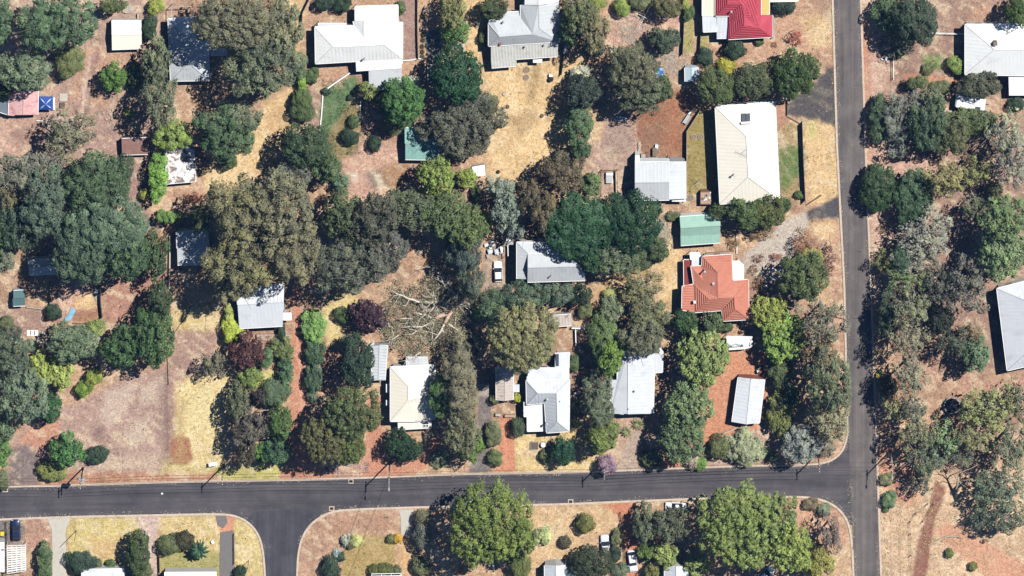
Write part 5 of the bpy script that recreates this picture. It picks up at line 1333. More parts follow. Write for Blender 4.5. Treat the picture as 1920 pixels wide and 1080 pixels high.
# --- large cream house
r = building('house', 'largest cream hip-roofed house beside the long road', 'house', 1400, 290, G_H)
e = 4.6; a, b4, c4, d4, R1, R2 = (1341, 200, e), (1453.5, 191, e), (1462, 375.6, e), (1350, 382.7, e), (1399.3, 255.8, 7.0), (1403, 331.8, 7.0)
roof_section(r, [[a, b4, R1], [b4, c4, R2, R1], [c4, d4, R2], [d4, a, R1, R2]], M['cream'], RIB, M['rendered'])
pipe(r, 1376, 326, 5.9, 1.3, .12)
hw = MB(); 
hq = [W(1390, 214, 5.4), W(1407, 212, 5.4)]
for q in (0, 1):
    pz = [W(1390.2 + q * 8.6, 213, 5.6), W(1397.8 + q * 8.6, 212.4, 5.6), W(1398.2 + q * 8.6, 228, 6.3), W(1390.6 + q * 8.6, 228.6, 6.3)]
    k = MB(); k.v = [tuple(x) for x in pz] + [(x.x, x.y, x.z - .1) for x in pz]; k.f = [(3, 2, 1, 0), (4, 5, 6, 7), (0, 1, 5, 4), (1, 2, 6, 5), (2, 3, 7, 6), (3, 0, 4, 7)]; k.build('solar_panel', M['solar'], r)
k = MB(); k.tube([W(1389.5, 231, 6.5), W(1408, 229.5, 6.5)], .26, 10); k.build('hot_water_tank', M['trimwhite'], r)
an = empty('antenna', (0, 0, 0)); an.parent = r; an.location = W(1399, 280, 7.0) - wloc(r)
k = MB(); k.bar((0, 0, -.3), (0, 0, 1.9), .05, .05); k.build('mast', M['steel'], an, False)
k = MB(); k.bar((-.9, .6, 1.8), (.9, -.6, 1.8), .04, .04)
for q in range(7): t = -1 + q / 3; k.bar((.9 * t - .25, -.6 * t - .4, 1.8), (.9 * t + .25, -.6 * t + .4, 1.8), .03, .03)
k.build('aerial', M['steel'], an, False)
# --- grey gabled shed and its annexes
r = building('shed', 'large silver gabled shed left of the cream house', 'shed', 1238, 340, G_S)
roof_section(r, [[(1190.4, 304, 4.2), (1255, 303.2, 4.2), (1255, 341.8, 5.5), (1190.4, 342.6, 5.5)], [(1190.4, 342.6, 5.5), (1255, 341.8, 5.5), (1255, 375, 4.2), (1190.4, 376, 4.2)]], M['greymetal'], RIB, M['zinc'], .15, windows=False)
roof_section(r, [[(1255.5, 302.6, 4.0), (1285.5, 302.6, 3.6), (1286, 372.6, 3.6), (1255.5, 374, 4.0)]], M['bluewhite'], RIB, M['zinc'], .15, windows=False)
roof_section(r, [H([(1191, 297.6), (1254.6, 297.6), (1254.6, 302.4), (1191, 303)], 3.0)], M['zinc'], RIB, None, .1, posts=M['steel'])
k = MB(); k.box(W(1195, 294, 1.6), (.95, 1.5, 3.2)); tag(k.build('water_tank', M['white']), 'tall white box tank at the top left corner of the silver shed', 'tank')
k = MB(); k.box(W(1273, 375.6, 2.6), (2.9, .5, .08)); k.build('awning', M['white'], r)
# --- mint shed
r = building('shed', 'mint green gabled shed below the cream house', 'shed', 1312, 430, G_S)
roof_section(r, [[(1274.5, 406.5, 3.0), (1331, 402.5, 3.0), (1350, 412.5, 3.1), (1350.5, 423, 3.8), (1276, 428, 3.9)], [(1276, 428, 3.9), (1350.5, 423, 3.8), (1350.6, 439, 3.1), (1276, 443, 3.1)], [(1276, 443, 3.1), (1350.6, 439, 3.1), (1351, 455, 2.95), (1276.5, 460.5, 2.95)]], M['mint'], RIB, M['white'], .12, windows=False)
# --- orange tiled house
r = building('house', 'orange terracotta tiled house with white patio roof', 'house', 1345, 545, G_H)
e = 3.9; q = {k: (x, y, e) for k, x, y in (('a', 1317, 480.7), ('b', 1372, 477), ('c', 1374, 526.7), ('d', 1403, 524), ('f', 1404.4, 599), ('g', 1355.6, 602), ('h', 1353.3, 582), ('i', 1302, 586), ('j', 1278.5, 581), ('k', 1279.3, 537), ('l', 1300.7, 533), ('m', 1295.6, 499.3), ('n', 1316, 498.5))}
R1, R2, R3, R4, R5 = (1345.2, 510.4, 6.2), (1346.4, 558.5, 6.2), (1329, 560.7, 6.0), (1377.8, 557, 6.0), (1378, 579, 6.0)
Q = lambda s: [q[c] if c in q else {'1': R1, '2': R2, '3': R3, '4': R4, '5': R5}[c] for c in s]
roof_section(r, [Q('anml21'), Q('a1b'), Q('b12c'), Q('cd42'), Q('df54'), Q('fg5'), Q('gh45'), Q('hi324'), Q('kl3ij'), Q('l23')], M['terracotta'], TILE, M['rendered'])
roof_section(r, [H([(1374.5, 490), (1385, 489.5), (1394, 497), (1394, 524), (1375, 526)], 3.0)], M['white'], RIB, None, .2, posts=M['trimwhite'])
roof_section(r, [H([(1294, 474), (1312, 474), (1312.6, 484.4), (1295, 486.7)], 2.8)], M['white'], RIB, None, .2, posts=M['trimwhite'])
roof_section(r, [H([(1298, 488.4), (1315.6, 487.5), (1315.6, 497.5), (1298, 498)], 2.9)], M['bluewhite'], RIB, None, .2, posts=M['trimwhite'])
roof_section(r, [H([(1282, 487.4), (1297.4, 487), (1295, 536), (1282.5, 536)], 2.4)], mm('darkred', alb(150, 70, 62), .15, 1.2, .8), RIB, None, .2, posts=M['oldtimber'])
pipe(r, 1321, 506, 4.8, 1.6, .13); pipe(r, 1337, 531, 5.6, .5, .16)
k = MB(); k.box(W(1302.5, 566, 4.9), (.5, .5, .5)); k.build('vent', M['trimwhite'], r)
# --- silver house
r = building('house', 'silver gabled house half shaded by the dark fig trees', 'house', 1030, 490, G_H)
roof_section(r, [[(969, 454, 4.6), (969, 523, 4.6), (988.3, 523.5, 5.2), (988.7, 474, 5.2)], [(969, 454, 4.6), (1062, 455, 4.6), (1062, 474, 5.2), (988.7, 474, 5.2)]], M['greymetal'], RIB, M['rendered'], .4)
roof_section(r, [[(989.5, 475.5, 5.3), (1097, 474, 5.3), (1097, 499, 7.0), (989.5, 502, 7.0)], [(989.5, 502, 7.0), (1097, 499, 7.0), (1097, 526, 5.3), (989, 529, 5.3)]], M['greymetal'], RIB, M['rendered'], .3, windows=False)
pipe(r, 1034, 515, 5.9, 1.3, .1)
# --- cream cottage
r = building('cottage', 'cream hip-roofed cottage below the fallen tree', 'cottage', 775, 740, G_H)
e = 3.9; a, b4, c4, d1, d0 = (732, 688, e), (816, 684, e), (816, 786, e), (779, 790, e), (732, 790, e)
R1, R2, R3, R4 = (765, 724, 5.5), (765, 750, 5.5), (797, 744, 5.3), (797.6, 785, 4.6)
roof_section(r, [[a, d0, R2, R1], [a, b4, R3, R1], [b4, c4, R4, R3], [c4, d1, R4], [d0, d1, R3, R2], [R1, R3, R2], [d1, R4, R3]], M['cream'], RIB, M['rendered'])
roof_section(r, [[(747, 790.8, 3.1), (809, 789.8, 3.1), (809, 802, 2.7), (747, 805.7, 2.7)]], M['offwhite'], RIB, None, .2, posts=M['trimwhite'])
roof_section(r, [[(761, 669.6, 3.2), (802, 670, 3.2), (804, 686, 3.5), (761, 686, 3.5)]], M['greymetal'], RIB, M['rendered'], .3)
for y0, y1 in ((720, 735.7), (750, 760)):
    k = MB(); k.box(W(727.6, (y0 + y1) / 2, 2.6), (.85, (y1 - y0) * S, .07)); k.build('window_awning', M['white'], r)
sk = MB(); sk.box(W(798.6, 796, 3.0), (1.1, 1.1, .14)); so = sk.build('skylight', M['trimwhite'], r)
for i in (-.27, .27):
    for j in (-.27, .27):
        k = MB(); k.box(W(798.6, 796, 3.08) + Vector((i, j, 0)), (.42, .42, .04)); k.build('pane', M['solar'], so)
# --- narrow corrugated shed
r = building('shed', 'narrow corrugated shed with branch shadows left of the cream cottage', 'shed', 710, 680, G_S)
roof_section(r, [[(696.5, 648, 2.7), (711.5, 648, 2.9), (709.6, 713, 2.9), (697, 714, 2.7)], [(711.5, 648, 2.9), (726.7, 647, 2.7), (722, 713, 2.7), (709.6, 713, 2.9)]], M['greymetal'], RIBW, M['zinc'], .1, windows=False)
k = MB(); k.lathe(W(699, 645, 0), [(.5, 0), (.52, 1.5), (.4, 1.65)], 14); tag(k.build('water_tank', M['white']), 'small white tank at the top end of the narrow corrugated shed', 'tank')
# --- hip-roofed cottage
r = building('cottage', 'white hip-roofed cottage with dark solar strip beside the open shed', 'cottage', 1028, 740, G_H)
e = 4.1; nw, ne, se, s2, vv, w2 = (986.6, 713.4, e), (1068, 711.5, e), (1067, 808.7, e), (1025, 811.7, e), (1021, 755.7, e), (987.6, 758.8, e)
r1, r2, r3 = (1008, 737.4, 5.8), (1043.6, 737, 5.8), (1045, 791, 5.8)
roof_section(r, [[nw, ne, r2, r1], [nw, w2, r1], [w2, vv, r2, r1], [vv, s2, r3, r2], [s2, se, r3], [se, ne, r2, r3]], M['bluewhite'], RIB, M['rendered'])
roof_section(r, [[(990.6, 690, 3.6), (1040.5, 690, 3.6), (1067.5, 690, 3.6), (1067, 710.6, 4.0), (989, 712.4, 4.0)], [(1040.5, 662.5, 3.2), (1069, 661.5, 3.2), (1067.5, 690, 3.6), (1040.5, 690, 3.6)]], M['bluewhite'], RIB, M['rendered'], cap=False)
roof_section(r, [[(981.5, 755, 3.4), (1020.5, 757, 3.4), (1023.6, 807.7, 2.9), (989, 808.7, 2.9), (988.6, 782, 3.0), (982, 782, 3.1)]], M['offwhite'], RIB, None, .2, posts=M['trimwhite'])
k = MB(); cz = W(1045, 675, 3.62); k.box(cz, (.62, 2.5, .08)); k.build('solar_panel', M['solar'], r)
pipe(r, 1026, 747, 4.8, .9, .14); pipe(r, 1025, 793, 4.4, .9, .14); pipe(r, 1050, 752, 5.4, .3, .08)
# --- open striped shed
r = building('carport', 'open double-pitched carport with streaky pale sheets beside the hip-roofed cottage', 'carport', 946, 720, G_S)
roof_section(r, [[(930, 688, 2.8), (946.4, 688, 3.2), (946.4, 752, 3.2), (930.5, 750.6, 2.8)], [(946.4, 688, 3.2), (963, 686, 2.8), (962, 749.6, 2.8), (946.4, 752, 3.2)]], M['rustpale'], RIBW, None, .15, posts=M['timber'])
k = MB(); k.box(W(968.5, 728, 2.2), (1.2, 1.6, .08)); tag(k.build('awning', M['bluewhite']), 'pale square awning sheet between the open carport and cottage', 'awning')
# --- plain gabled house
r = building('house', 'plain white gabled house above the front yucca bed', 'house', 1190, 715, G_H)
rd0, rd1 = (1178, 659, 4.7), (1177, 776, 4.7)
roof_section(r, [[(1165, 658.7, 3.9), rd0, rd1, (1144.5, 776, 3.5), (1145, 712.5, 3.5), (1157.5, 712, 3.8), (1157.5, 690, 3.8)], [rd0, (1218, 660, 4.1), (1227, 700, 4.0), (1226, 732, 4.0), (1225, 776, 4.0), rd1]], M['bluewhite'], RIB, M['rendered'], .4)
roof_section(r, [H([(1218.7, 653.7), (1237.5, 652.5), (1243, 660), (1242, 698), (1219, 699)], 3.5)], M['bluewhite'], RIB, M['rendered'], .3, windows=False)
pipe(r, 1190, 732, 4.6, .6, .12); pipe(r, 1178, 766, 4.6, .3, .1)
# --- long white shed, white carport
r = building('shed', 'long white gabled shed standing on the orange dirt yard', 'shed', 1403, 750, G_S)
roof_section(r, [[(1384, 707.6, 2.6), (1408, 710, 3.3), (1399.6, 795.7, 3.3), (1372.4, 791, 2.6)], [(1408, 710, 3.3), (1434, 711.5, 2.6), (1424, 793, 2.6), (1399.6, 795.7, 3.3)]], M['bluewhite'], RIB, M['brickwall'], .1, windows=False)
r = building('carport', 'small white carport with a grey truss at the top of the orange yard', 'carport', 1386, 644, G_S)
roof_section(r, [[(1362, 631, 2.6), (1411, 632, 2.6), (1411, 649, 2.3), (1398, 653.5, 2.3), (1363, 655.7, 2.3)]], M['white'], RIB, None, .15, posts=M['steel'])
k = MB()
for (x0, y0), (x1, y1) in (((1365, 651), (1394, 649)), ((1365, 651), (1380, 645)), ((1380, 645), (1394, 649)), ((1372, 651), (1366, 645)), ((1388, 650), (1393, 645))): k.bar(W(x0, y0, 2.6), W(x1, y1, 2.6), .22, .1)
k.build('truss', M['zinc'], r)
# --- blue-roofed cabin
r = building('cabin', 'pale blue and white gabled cabin below the biggest olive gums', 'cabin', 488, 580, G_H)
roof_section(r, [[(443.7, 543, 3.5), (533, 532, 3.5), (532, 566, 4.8), (446, 572, 4.8)], [(446, 572, 4.8), (532, 566, 4.8), (530, 611.5, 3.5), (449.5, 616, 3.5)]], M['bluewhite'], RIB, M['timber'], .5)
roof_section(r, [H([(531.5, 587.5), (546, 587), (546, 599.5), (531.5, 600)], 2.6)], M['white'], None, None, .15, posts=M['trimwhite'])
# --- shaded house
r = building('house', 'blue-grey house in dappled shade below the olive dome crown', 'house', 355, 95, G_H)
R1, R2 = (352, 72, 4.8), (354, 118, 4.8)
roof_section(r, [[(315, 35, 3.3), (388, 33, 3.3), R1], [(388, 33, 3.3), (393, 151, 3.3), R2, R1], [(393, 151, 3.3), (320, 152, 3.3), R2], [(320, 152, 3.3), (315, 35, 3.3), R1, R2]], M['greymetal'], RIB, M['rendered'])
roof_section(r, [H([(393.5, 86), (424, 94), (424, 103), (393.5, 104)], 2.7)], M['greymetal'], RIB, None, .2, posts=M['oldtimber'])
k = MB()
for s0, s1 in (((322, 13), (362, 12)), ((322, 13), (322, 33)), ((362, 12), (362, 32))): k.bar(W(*s0, 2.6), W(*s1, 2.6), .12, .14)
k.build('pergola_beam', M['palewood'], r)
for x, y in ((322, 13), (362, 12)):
    k = MB(); k.bar(W(x, y, 2.6) * 1.0, Vector((W(x, y, 2.6).x, W(x, y, 2.6).y, 0)), .1, .1); k.build('post', M['palewood'], r)
# --- small sheds
def gable(name, label, cat, pts, he, hr, axis, mat, wall, rib=RIB, group=G_S, **kw):
    "four corners tl,tr,br,bl and a ridge; axis 'h': ridge runs across, 'v': ridge runs down the picture"
    tl, tr, br, bl = [(x, y, he) for x, y in pts]
    mid = lambda p, c: ((p[0] + c[0]) / 2, (p[1] + c[1]) / 2, hr)
    r = building(name, label, cat, sum(p[0] for p in pts) / 4, sum(p[1] for p in pts) / 4, group)
    if axis == 'h':
        m1, m2 = mid(tl, bl), mid(tr, br); fs = [[tl, tr, m2, m1], [m1, m2, br, bl]]
    elif axis == 'v':
        m1, m2 = mid(tl, tr), mid(bl, br); fs = [[tl, m1, m2, bl], [m1, tr, br, m2]]
    else: fs = [[tl, tr, (br[0], br[1], hr), (bl[0], bl[1], hr)]]
    roof_section(r, fs, mat, rib, wall, .1, windows=False, **kw); return r
gable('shed', 'cream square gabled shed beside the purple dirt track', 'shed', [(209, 38.5), (265, 39), (266, 91), (210, 93)], 2.4, 3.1, 'h', M['cream'], M['rendered'])
r = gable('shed', 'pink rusty gabled shed beside the blue canopy', 'shed', [(18, 168), (72, 164), (71, 215), (15.5, 216)], 2.6, 3.2, 'v', M['pinkrust'], M['rust'])
roof_section(r, [[(-4, 188, 2.4), (17, 184.5, 2.4), (14.5, 215, 2.2), (-4, 209, 2.2)]], M['darkmetal'], RIB, M['rust'], .1, windows=False)
gable('shed', 'white flat shed mottled with rust beside the tall hedge', 'shed', [(310, 280), (362.5, 274), (367.5, 340), (312.5, 345)], 3.0, 2.6, 's', M['rustwhite'], M['zinc'])
gable('shed', 'low rusty brown shed above the tall hedge', 'shed', [(228, 260), (278, 258), (279, 289), (229.5, 290.5)], 2.5, 2.2, 's', M['rust'], M['rust'])
gable('shed', 'grey shed in deep shade left of the biggest olive gums', 'shed', [(331, 435), (390, 432), (395, 496), (333, 497)], 3.2, 3.9, 'h', M['greymetal'], M['zinc'])
gable('shed', 'pale teal roofed shed under the dark grey gum', 'shed', [(760, 240), (828, 238), (828, 300), (760, 299)], 3.0, 3.6, 'h', M['teal'], M['zinc'])
gable('shed', 'tiny white shed at the lower edge of the dark grey gum', 'shed', [(885, 314), (909, 310), (910, 328), (889, 331)], 2.2, 2.0, 's', M['white'], M['zinc'])
gable('shed', 'rust-striped lean-to right of the big olive dome', 'shed', [(1032, 592), (1071, 589), (1072.5, 610), (1045, 612.5)], 2.4, 2.1, 's', M['rustpale'], M['zinc'], RIBW)
gable('shed', 'small light blue gabled shed above the hedge trees', 'shed', [(1284, 127), (1309.5, 127), (1309, 152.5), (1284.5, 153)], 2.5, 3.0, 'v', mm('icemetal', alb(206, 226, 234), .06, .6, .5), M['bluewhite'])
gable('house', 'shaded bluish roof glimpsed under the largest leafy cluster', 'house', [(52, 488), (135, 484), (132, 512), (56, 516)], 3.0, 4.0, 'h', M['greymetal'], M['rendered'], group=G_H)
gable('shed', 'small teal shed in shade in the left yard', 'shed', [(25, 545), (46, 544), (47, 573), (25, 574)], 2.2, 2.5, 'h', mm('shadedteal', alb(96, 128, 130), .12, .8, .7), M['zinc'])  # teal darkened: the shade over this shed is put into its roof colour
# --- corner house, caravan, right edge house
r = building('house', 'grey and white hipped house at the upper right corner', 'house', 1880, 100, G_H)
e = 4.0; a, b4, c4, d4, R1, R2 = (1809.5, 45.7, e), (1995, 45, e), (1995, 143, e), (1809.5, 140, e), (1865, 93, 6.6), (1940, 93, 6.6)
roof_section(r, [[a, b4, R2, R1], [b4, c4, R2], [c4, d4, R1, R2], [d4, a, R1]], M['white'], RIB, M['rendered'])
roof_section(r, [[(1891, 144, 3.2), (1965, 144, 3.2), (1965, 178, 2.8), (1892, 178, 2.8)]], M['white'], RIB, None, .2, posts=M['trimwhite'])
k = MB(); cc = W(1866, 80, 6.3); k.box(cc, (.7, .7, 1.6)); ko = k.build('chimney', M['brickwall'], r)
k = MB(); k.box(cc + Vector((0, 0, .85)), (.84, .84, .12)); k.build('chimney_cap', M['darkstone'], ko)
r = building('house', 'big white hipped roof cut by the right edge', 'house', 1930, 610, G_H)
e = 4.0; a, b4, c4, d4, R1, R2 = (1869, 541, e), (1995, 508, e), (2010, 668, e), (1888.5, 695, e), (1940, 570, 6.6), (1950, 640, 6.6)
roof_section(r, [[a, b4, R1], [b4, c4, R2, R1], [c4, d4, R2], [d4, a, R1, R2]], M['bluewhite'], RIB, M['rendered'])
# --- houses cut by the bottom edge
def bottom(label, pts, he, hr, mat, axis='h'):
    return gable('house', label, 'house', pts, he, hr, axis, mat, M['rendered'], group=G_H)
bottom('white roof cut by the bottom edge right of the concrete driveway', [(152, 1068), (233, 1066.5), (235, 1160), (154, 1160)], 3.2, 4.6, M['bluewhite'])
bottom('white roof cut by the bottom edge below the palm lawn', [(308, 1073.5), (406, 1073), (406, 1160), (310, 1160)], 3.2, 4.6, M['offwhite'])
r = bottom('white hipped roof cut by the bottom edge below the straw lawn', [(1021, 1060.5), (1063, 1060.5), (1064, 1150), (1022, 1150)], 3.4, 4.5, M['bluewhite'], 'v')
roof_section(r, [H([(1063.6, 1072.5), (1092, 1073), (1092, 1150), (1063.6, 1150)], 3.1)], M['bluewhite'], RIB, M['rendered'], .2, windows=False)
bottom('white roof cut by the bottom edge between yellow-green trees', [(1246, 1062), (1289, 1061.5), (1291, 1150), (1246, 1150)], 3.4, 4.5, M['bluewhite'], 'v')
r = bottom('white roof with dark panels in the bottom left corner', [(-60, 1018), (8, 1018), (9, 1071), (-60, 1072)], 3.3, 4.2, M['white'], 'h')
for y in (1035, 1047):
    k = MB(); k.box(W(5, y, 3.75), (.55, 1.15, .1)); k.build('solar_panel', M['solar'], r)
# --- slatted pergolas
def pergola(label, pts, h, nslat, sp=.3, mat='trimwhite', cross=1):
    tl, tr, br, bl = [W(x, y, h) for x, y in pts]; r = empty('pergola', (*((tl + tr + br + bl) / 4).xy, 0)); tag(r, label, 'pergola')
    for p in (tl, tr, br, bl):
        k = MB(); k.bar((p.x, p.y, 0), (p.x, p.y, h), .11, .11); k.build('post', M[mat], r)
    for s0, s1 in ((tl, tr), (tr, br), (br, bl), (bl, tl)):
        k = MB(); k.bar(s0, s1, .12, .16); k.build('beam', M[mat], r)
    for i in range(1, nslat):
        t = i / nslat; k = MB(); k.bar(tl.lerp(bl, t) + Vector((0, 0, .1)), tr.lerp(br, t) + Vector((0, 0, .1)), sp, .05); k.build('slat', M[mat], r)
    for i in range(1, cross + 1):
        t = i / (cross + 1); k = MB(); k.bar(tl.lerp(tr, t) + Vector((0, 0, .15)), bl.lerp(br, t) + Vector((0, 0, .15)), .1, .05); k.build('rafter', M[mat], r)
    return r
pergola('white slatted pergola with dark gaps at the bottom left', [(13, 1023), (48, 1022), (48.5, 1070), (14, 1075)], 2.8, 12, .25, 'trimwhite', 3)
pergola('open timber pergola frame between shrubs in the garden', [(489, 769), (511, 769), (511, 821), (489, 821)], 2.5, 4, .12, 'palewood', 1)
pergola('white pergola cut by the bottom edge below the clipped hedge', [(697, 1076), (752, 1075), (752, 1110), (697, 1110)], 2.6, 8, .2, 'trimwhite', 2)

# ---------------------------------------------------------------- vehicles
def carpaint(name, c):
    m, t, p = mat_base(name, .3, .5); p.inputs['Base Color'].default_value = (*c, 1); p.inputs['Coat Weight'].default_value = .6; p.inputs['Coat Roughness'].default_value = .08; return m
mm('rubber', (.02, .02, .02), .1, 4, .9)
M['headlamp'] = glassy('headlamp_glass', (.5, .52, .55)); M['taillamp'] = glassy('taillamp_glass', (.3, .01, .01))
def car(label, px, py, ang, mat, L=4.4, wd=1.78, wagon=True, group='cars parked in the drives'):
    g = W(px, py, .7); r = empty('parked_car', (g.x, g.y, .06), math.radians(ang)); tag(r, label, 'car', group); hl = L / 2
    st = [(hl, .62, .55), (hl - .08, .80, .66), (hl - .5, .88, .80), (hl - 1.25, .90, .92), (hl - 2.4, .90, .96), (-hl + .7, .90, .98), (-hl + .2, .86, .92), (-hl, .70, .72)]
    k = MB(); V = []
    for x, hw, zt in st:
        hw *= wd / 1.8
        V += [(x, -hw * .96, .28), (x, -hw, .55), (x, -hw * .96, zt - .08), (x, -hw * .78, zt), (x, hw * .78, zt), (x, hw * .96, zt - .08), (x, hw, .55), (x, hw * .96, .28)]
    F = []
    for i in range(len(st) - 1):
        for j in range(8): F.append((i * 8 + j, i * 8 + (j + 1) % 8, (i + 1) * 8 + (j + 1) % 8, (i + 1) * 8 + j))
    F += [tuple(range(8)), tuple(reversed(range((len(st) - 1) * 8, len(st) * 8)))]
    k.add(V, F); k.build('body', mat, r, False, True)
    xb0, xt0, xt1, xb1 = hl - 1.3, hl - 2.05, (-hl + .75 if wagon else -hl + 1.45), (-hl + .22 if wagon else -hl + .8)
    hb, ht, z0, z1 = wd * .44, wd * .36, .93, 1.47
    k = MB(); k.v = [(xt0, -ht, z1 - .05), (xt0, ht, z1 - .05), (xt1, ht, z1 - .05), (xt1, -ht, z1 - .05), (xt0 - .12, -ht * .9, z1), (xt0 - .12, ht * .9, z1), (xt1 + .1, ht * .9, z1), (xt1 + .1, -ht * .9, z1)]
    k.f = [(0, 1, 5, 4), (1, 2, 6, 5), (2, 3, 7, 6), (3, 0, 4, 7), (4, 5, 6, 7), (3, 2, 1, 0)]; k.build('roof', mat, r, False)
    def pane(nm, q, m=M['glass']):
        k = MB(); k.add(q, [(0, 1, 2, 3)]); n = (Vector(q[1]) - Vector(q[0])).cross(Vector(q[2]) - Vector(q[1])).normalized() * -.03
        k.add([tuple(Vector(x) + n) for x in q], [(3, 2, 1, 0)]); k.build(nm, m, r, False)
    pane('windscreen', [(xb0, -hb, z0), (xb0, hb, z0), (xt0, ht, z1 - .05), (xt0, -ht, z1 - .05)])
    pane('rear_window', [(xb1, hb, z0 + .03), (xb1, -hb, z0 + .03), (xt1, -ht, z1 - .05), (xt1, ht, z1 - .05)])
    for s in (-1, 1):
        q = [(xb1, s * hb, z0), (xb0, s * hb, z0), (xt0, s * ht, z1 - .05), (xt1, s * ht, z1 - .05)]
        pane('side_window', q if s < 0 else q[::-1])
        k = MB(); k.box((xb0 - .1, s * (wd / 2 + .08), .98), (.12, .2, .13)); k.build('wing_mirror', mat, r, False)
        k = MB(); k.box((hl - .1, s * wd * .36, .62), (.14, .34, .12)); k.build('headlight', M['headlamp'], r, False)
        k = MB(); k.box((-hl + .05, s * wd * .38, .74), (.1, .26, .16)); k.build('tail_light', M['taillamp'], r, False)
        for x in (hl - .85, -hl + .85):
            k = MB(); k.tube([(x, s * (wd / 2 - .2), .32), (x, s * (wd / 2 + .01), .32)], .32, 14); wo = k.build('wheel', M['rubber'], r, False)
            k = MB(); k.tube([(x, s * (wd / 2 - .02), .32), (x, s * (wd / 2 + .025), .32)], .19, 10); k.build('rim', M['steel'], wo, False)
    return r
M['carwhite'] = carpaint('white_paint', (.78, .78, .78)); M['carblue'] = carpaint('navy_paint', (.012, .022, .06)); M['carsilver'] = carpaint('silver_paint', (.6, .62, .64))
car('white hatchback parked beside the silver house', 934, 509, 92, M['carwhite'], 4.2)
car('dark navy car on the grey pad at the bottom left', 30, 994, 93, M['carblue'], 4.3)
car('white wagon on the red drive at the bottom', 1186, 1052, -82, M['carwhite'], 4.4)
car('white car half hidden under a tree beside the street', 1267, 950, 178, M['carwhite'], 4.3, wagon=False)
car('pale silver car poking out of a dark tree at the bottom', 1135, 1022, 95, M['carsilver'], 4.2)
car('white car under the giant tufted trees at the bottom', 1470, 1046, -97, M['carwhite'], 4.2)
car('pale blue car cut by the bottom edge under the giant trees', 1436, 1076, 40, M['carsilver'], 4.3)
r = empty('caravan', tuple(W(1819, 191, 1.2).xy) + (.05,), math.radians(-7.5)); tag(r, 'long white caravan with a dark roof panel below the corner house', 'caravan')
k = MB(); V = []; L_, w_ = 3.1, 1.2
for x, zz in ((-L_, 2.3), (-L_ + .25, 2.6), (L_ - .25, 2.6), (L_, 2.2)): V += [(x, -w_, .5), (x, -w_, zz - .15), (x, -w_ + .15, zz), (x, w_ - .15, zz), (x, w_, zz - .15), (x, w_, .5)]
k.add(V, [(i * 6 + j, i * 6 + (j + 1) % 6, (i + 1) * 6 + (j + 1) % 6, (i + 1) * 6 + j) for i in range(3) for j in range(6)] + [tuple(range(6)), tuple(reversed(range(18, 24)))]); k.build('body', M['white'], r, False)
k = MB(); k.box((.6, .2, 2.66), (.5, .5, .12)); k.build('roof_vent', M['zinc'], r, False)
k = MB(); k.box((1.6, -.75, 2.64), (1.1, .6, .06)); k.build('solar_panel', M['solar'], r, False)
for s in (-1, 1):
    k = MB(); k.tube([(0, s * (w_ - .2), .33), (0, s * (w_ + .01), .33)], .33, 12); k.build('wheel', M['rubber'], r, False)
    k = MB(); k.box((-1, s * (w_ + .01), 1.6), (1.2, .04, .6)); k.build('window', M['glass'], r, False)
k = MB(); k.bar((L_, 0, .55), (L_ + 1.1, 0, .5), .12, .1); k.build('tow_bar', M['steel'], r, False)
# ride-on mower
r = empty('ride_on_mower', tuple(W(1425, 694, .5).xy) + (0,), .2); tag(r, 'small white and red ride-on mower above the long white shed', 'mower')
k = MB(); k.box((.4, 0, .55), (.8, .6, .4)); k.build('bonnet', mm('redpaint', (.42, .04, .03), .1, 2, .4), r, False)
k = MB(); k.box((-.35, 0, .62), (.5, .55, .15)); k.box((-.58, 0, .85), (.1, .55, .5)); k.build('seat', M['trimwhite'], r, False)
k = MB(); k.box((0, 0, .3), (1.0, 1.1, .16)); k.build('mower_deck', M['palewood'], r, False)
k = MB(); k.bar((.1, 0, .7), (-.1, 0, 1.05), .05, .05); k.torus((-.1, 0, 1.05), .18, .03, 12, 5); k.build('steering_wheel', M['black'], r, False)
for x, rr in ((-.5, .36), (.6, .24)):
    for s in (-1, 1):
        k = MB(); k.tube([(x, s * .4, rr), (x, s * .62, rr)], rr, 12); k.build('wheel', M['rubber'], r, False)
# ---------------------------------------------------------------- poles and wires
def pole(label, bx, by, tx, ty, h, arm=True, transformer=False, name='power_pole', mat='oldtimber', r0=.17, lamp=False):
    g = W(bx, by, 0); r = empty(name, tuple(g)); tag(r, label, 'pole', 'poles along the streets')
    k = MB(); k.tube([(0, 0, -.2), (0, 0, h)], [r0, r0 * .7], 9); k.build('post', M[mat], r, False, True)
    if arm:
        for z in (h - .35, h - 1.5) if transformer else (h - .35,):
            k = MB(); k.box((.0, -.12, z), (.14, 2.2, .14)); ao = k.build('crossarm', M['timber'], r, False)
            for y in (-.95, -.35, .35, .95):
                k = MB(); k.lathe((0, y - .12, z + .07), [(.06, 0), (.09, .08), (.06, .2), (.03, .24)], 8); k.build('insulator', M['trimwhite'], ao, False)
    if transformer:
        k = MB(); k.lathe((.45, 0, h - 3.6), [(.38, 0), (.42, .1), (.42, 1.2), (.3, 1.32)], 12); k.build('transformer', M['zinc'], r, False)
        k = MB(); k.box((-.45, 0, h - 3.2), (.6, .5, .9)); k.build('switch_box', M['zinc'], r, False)
    if lamp:
        k = MB(); k.tube([(0, 0, h - .8), (0, -.8, h - .2), (0, -2.2, h)], .05, 6); lo = k.build('lamp_arm', M['steel'], r, False)
        k = MB(); k.box((0, -2.4, h), (.25, .7, .14)); k.build('lamp_head', M['palewood'], lo, False)
    return g
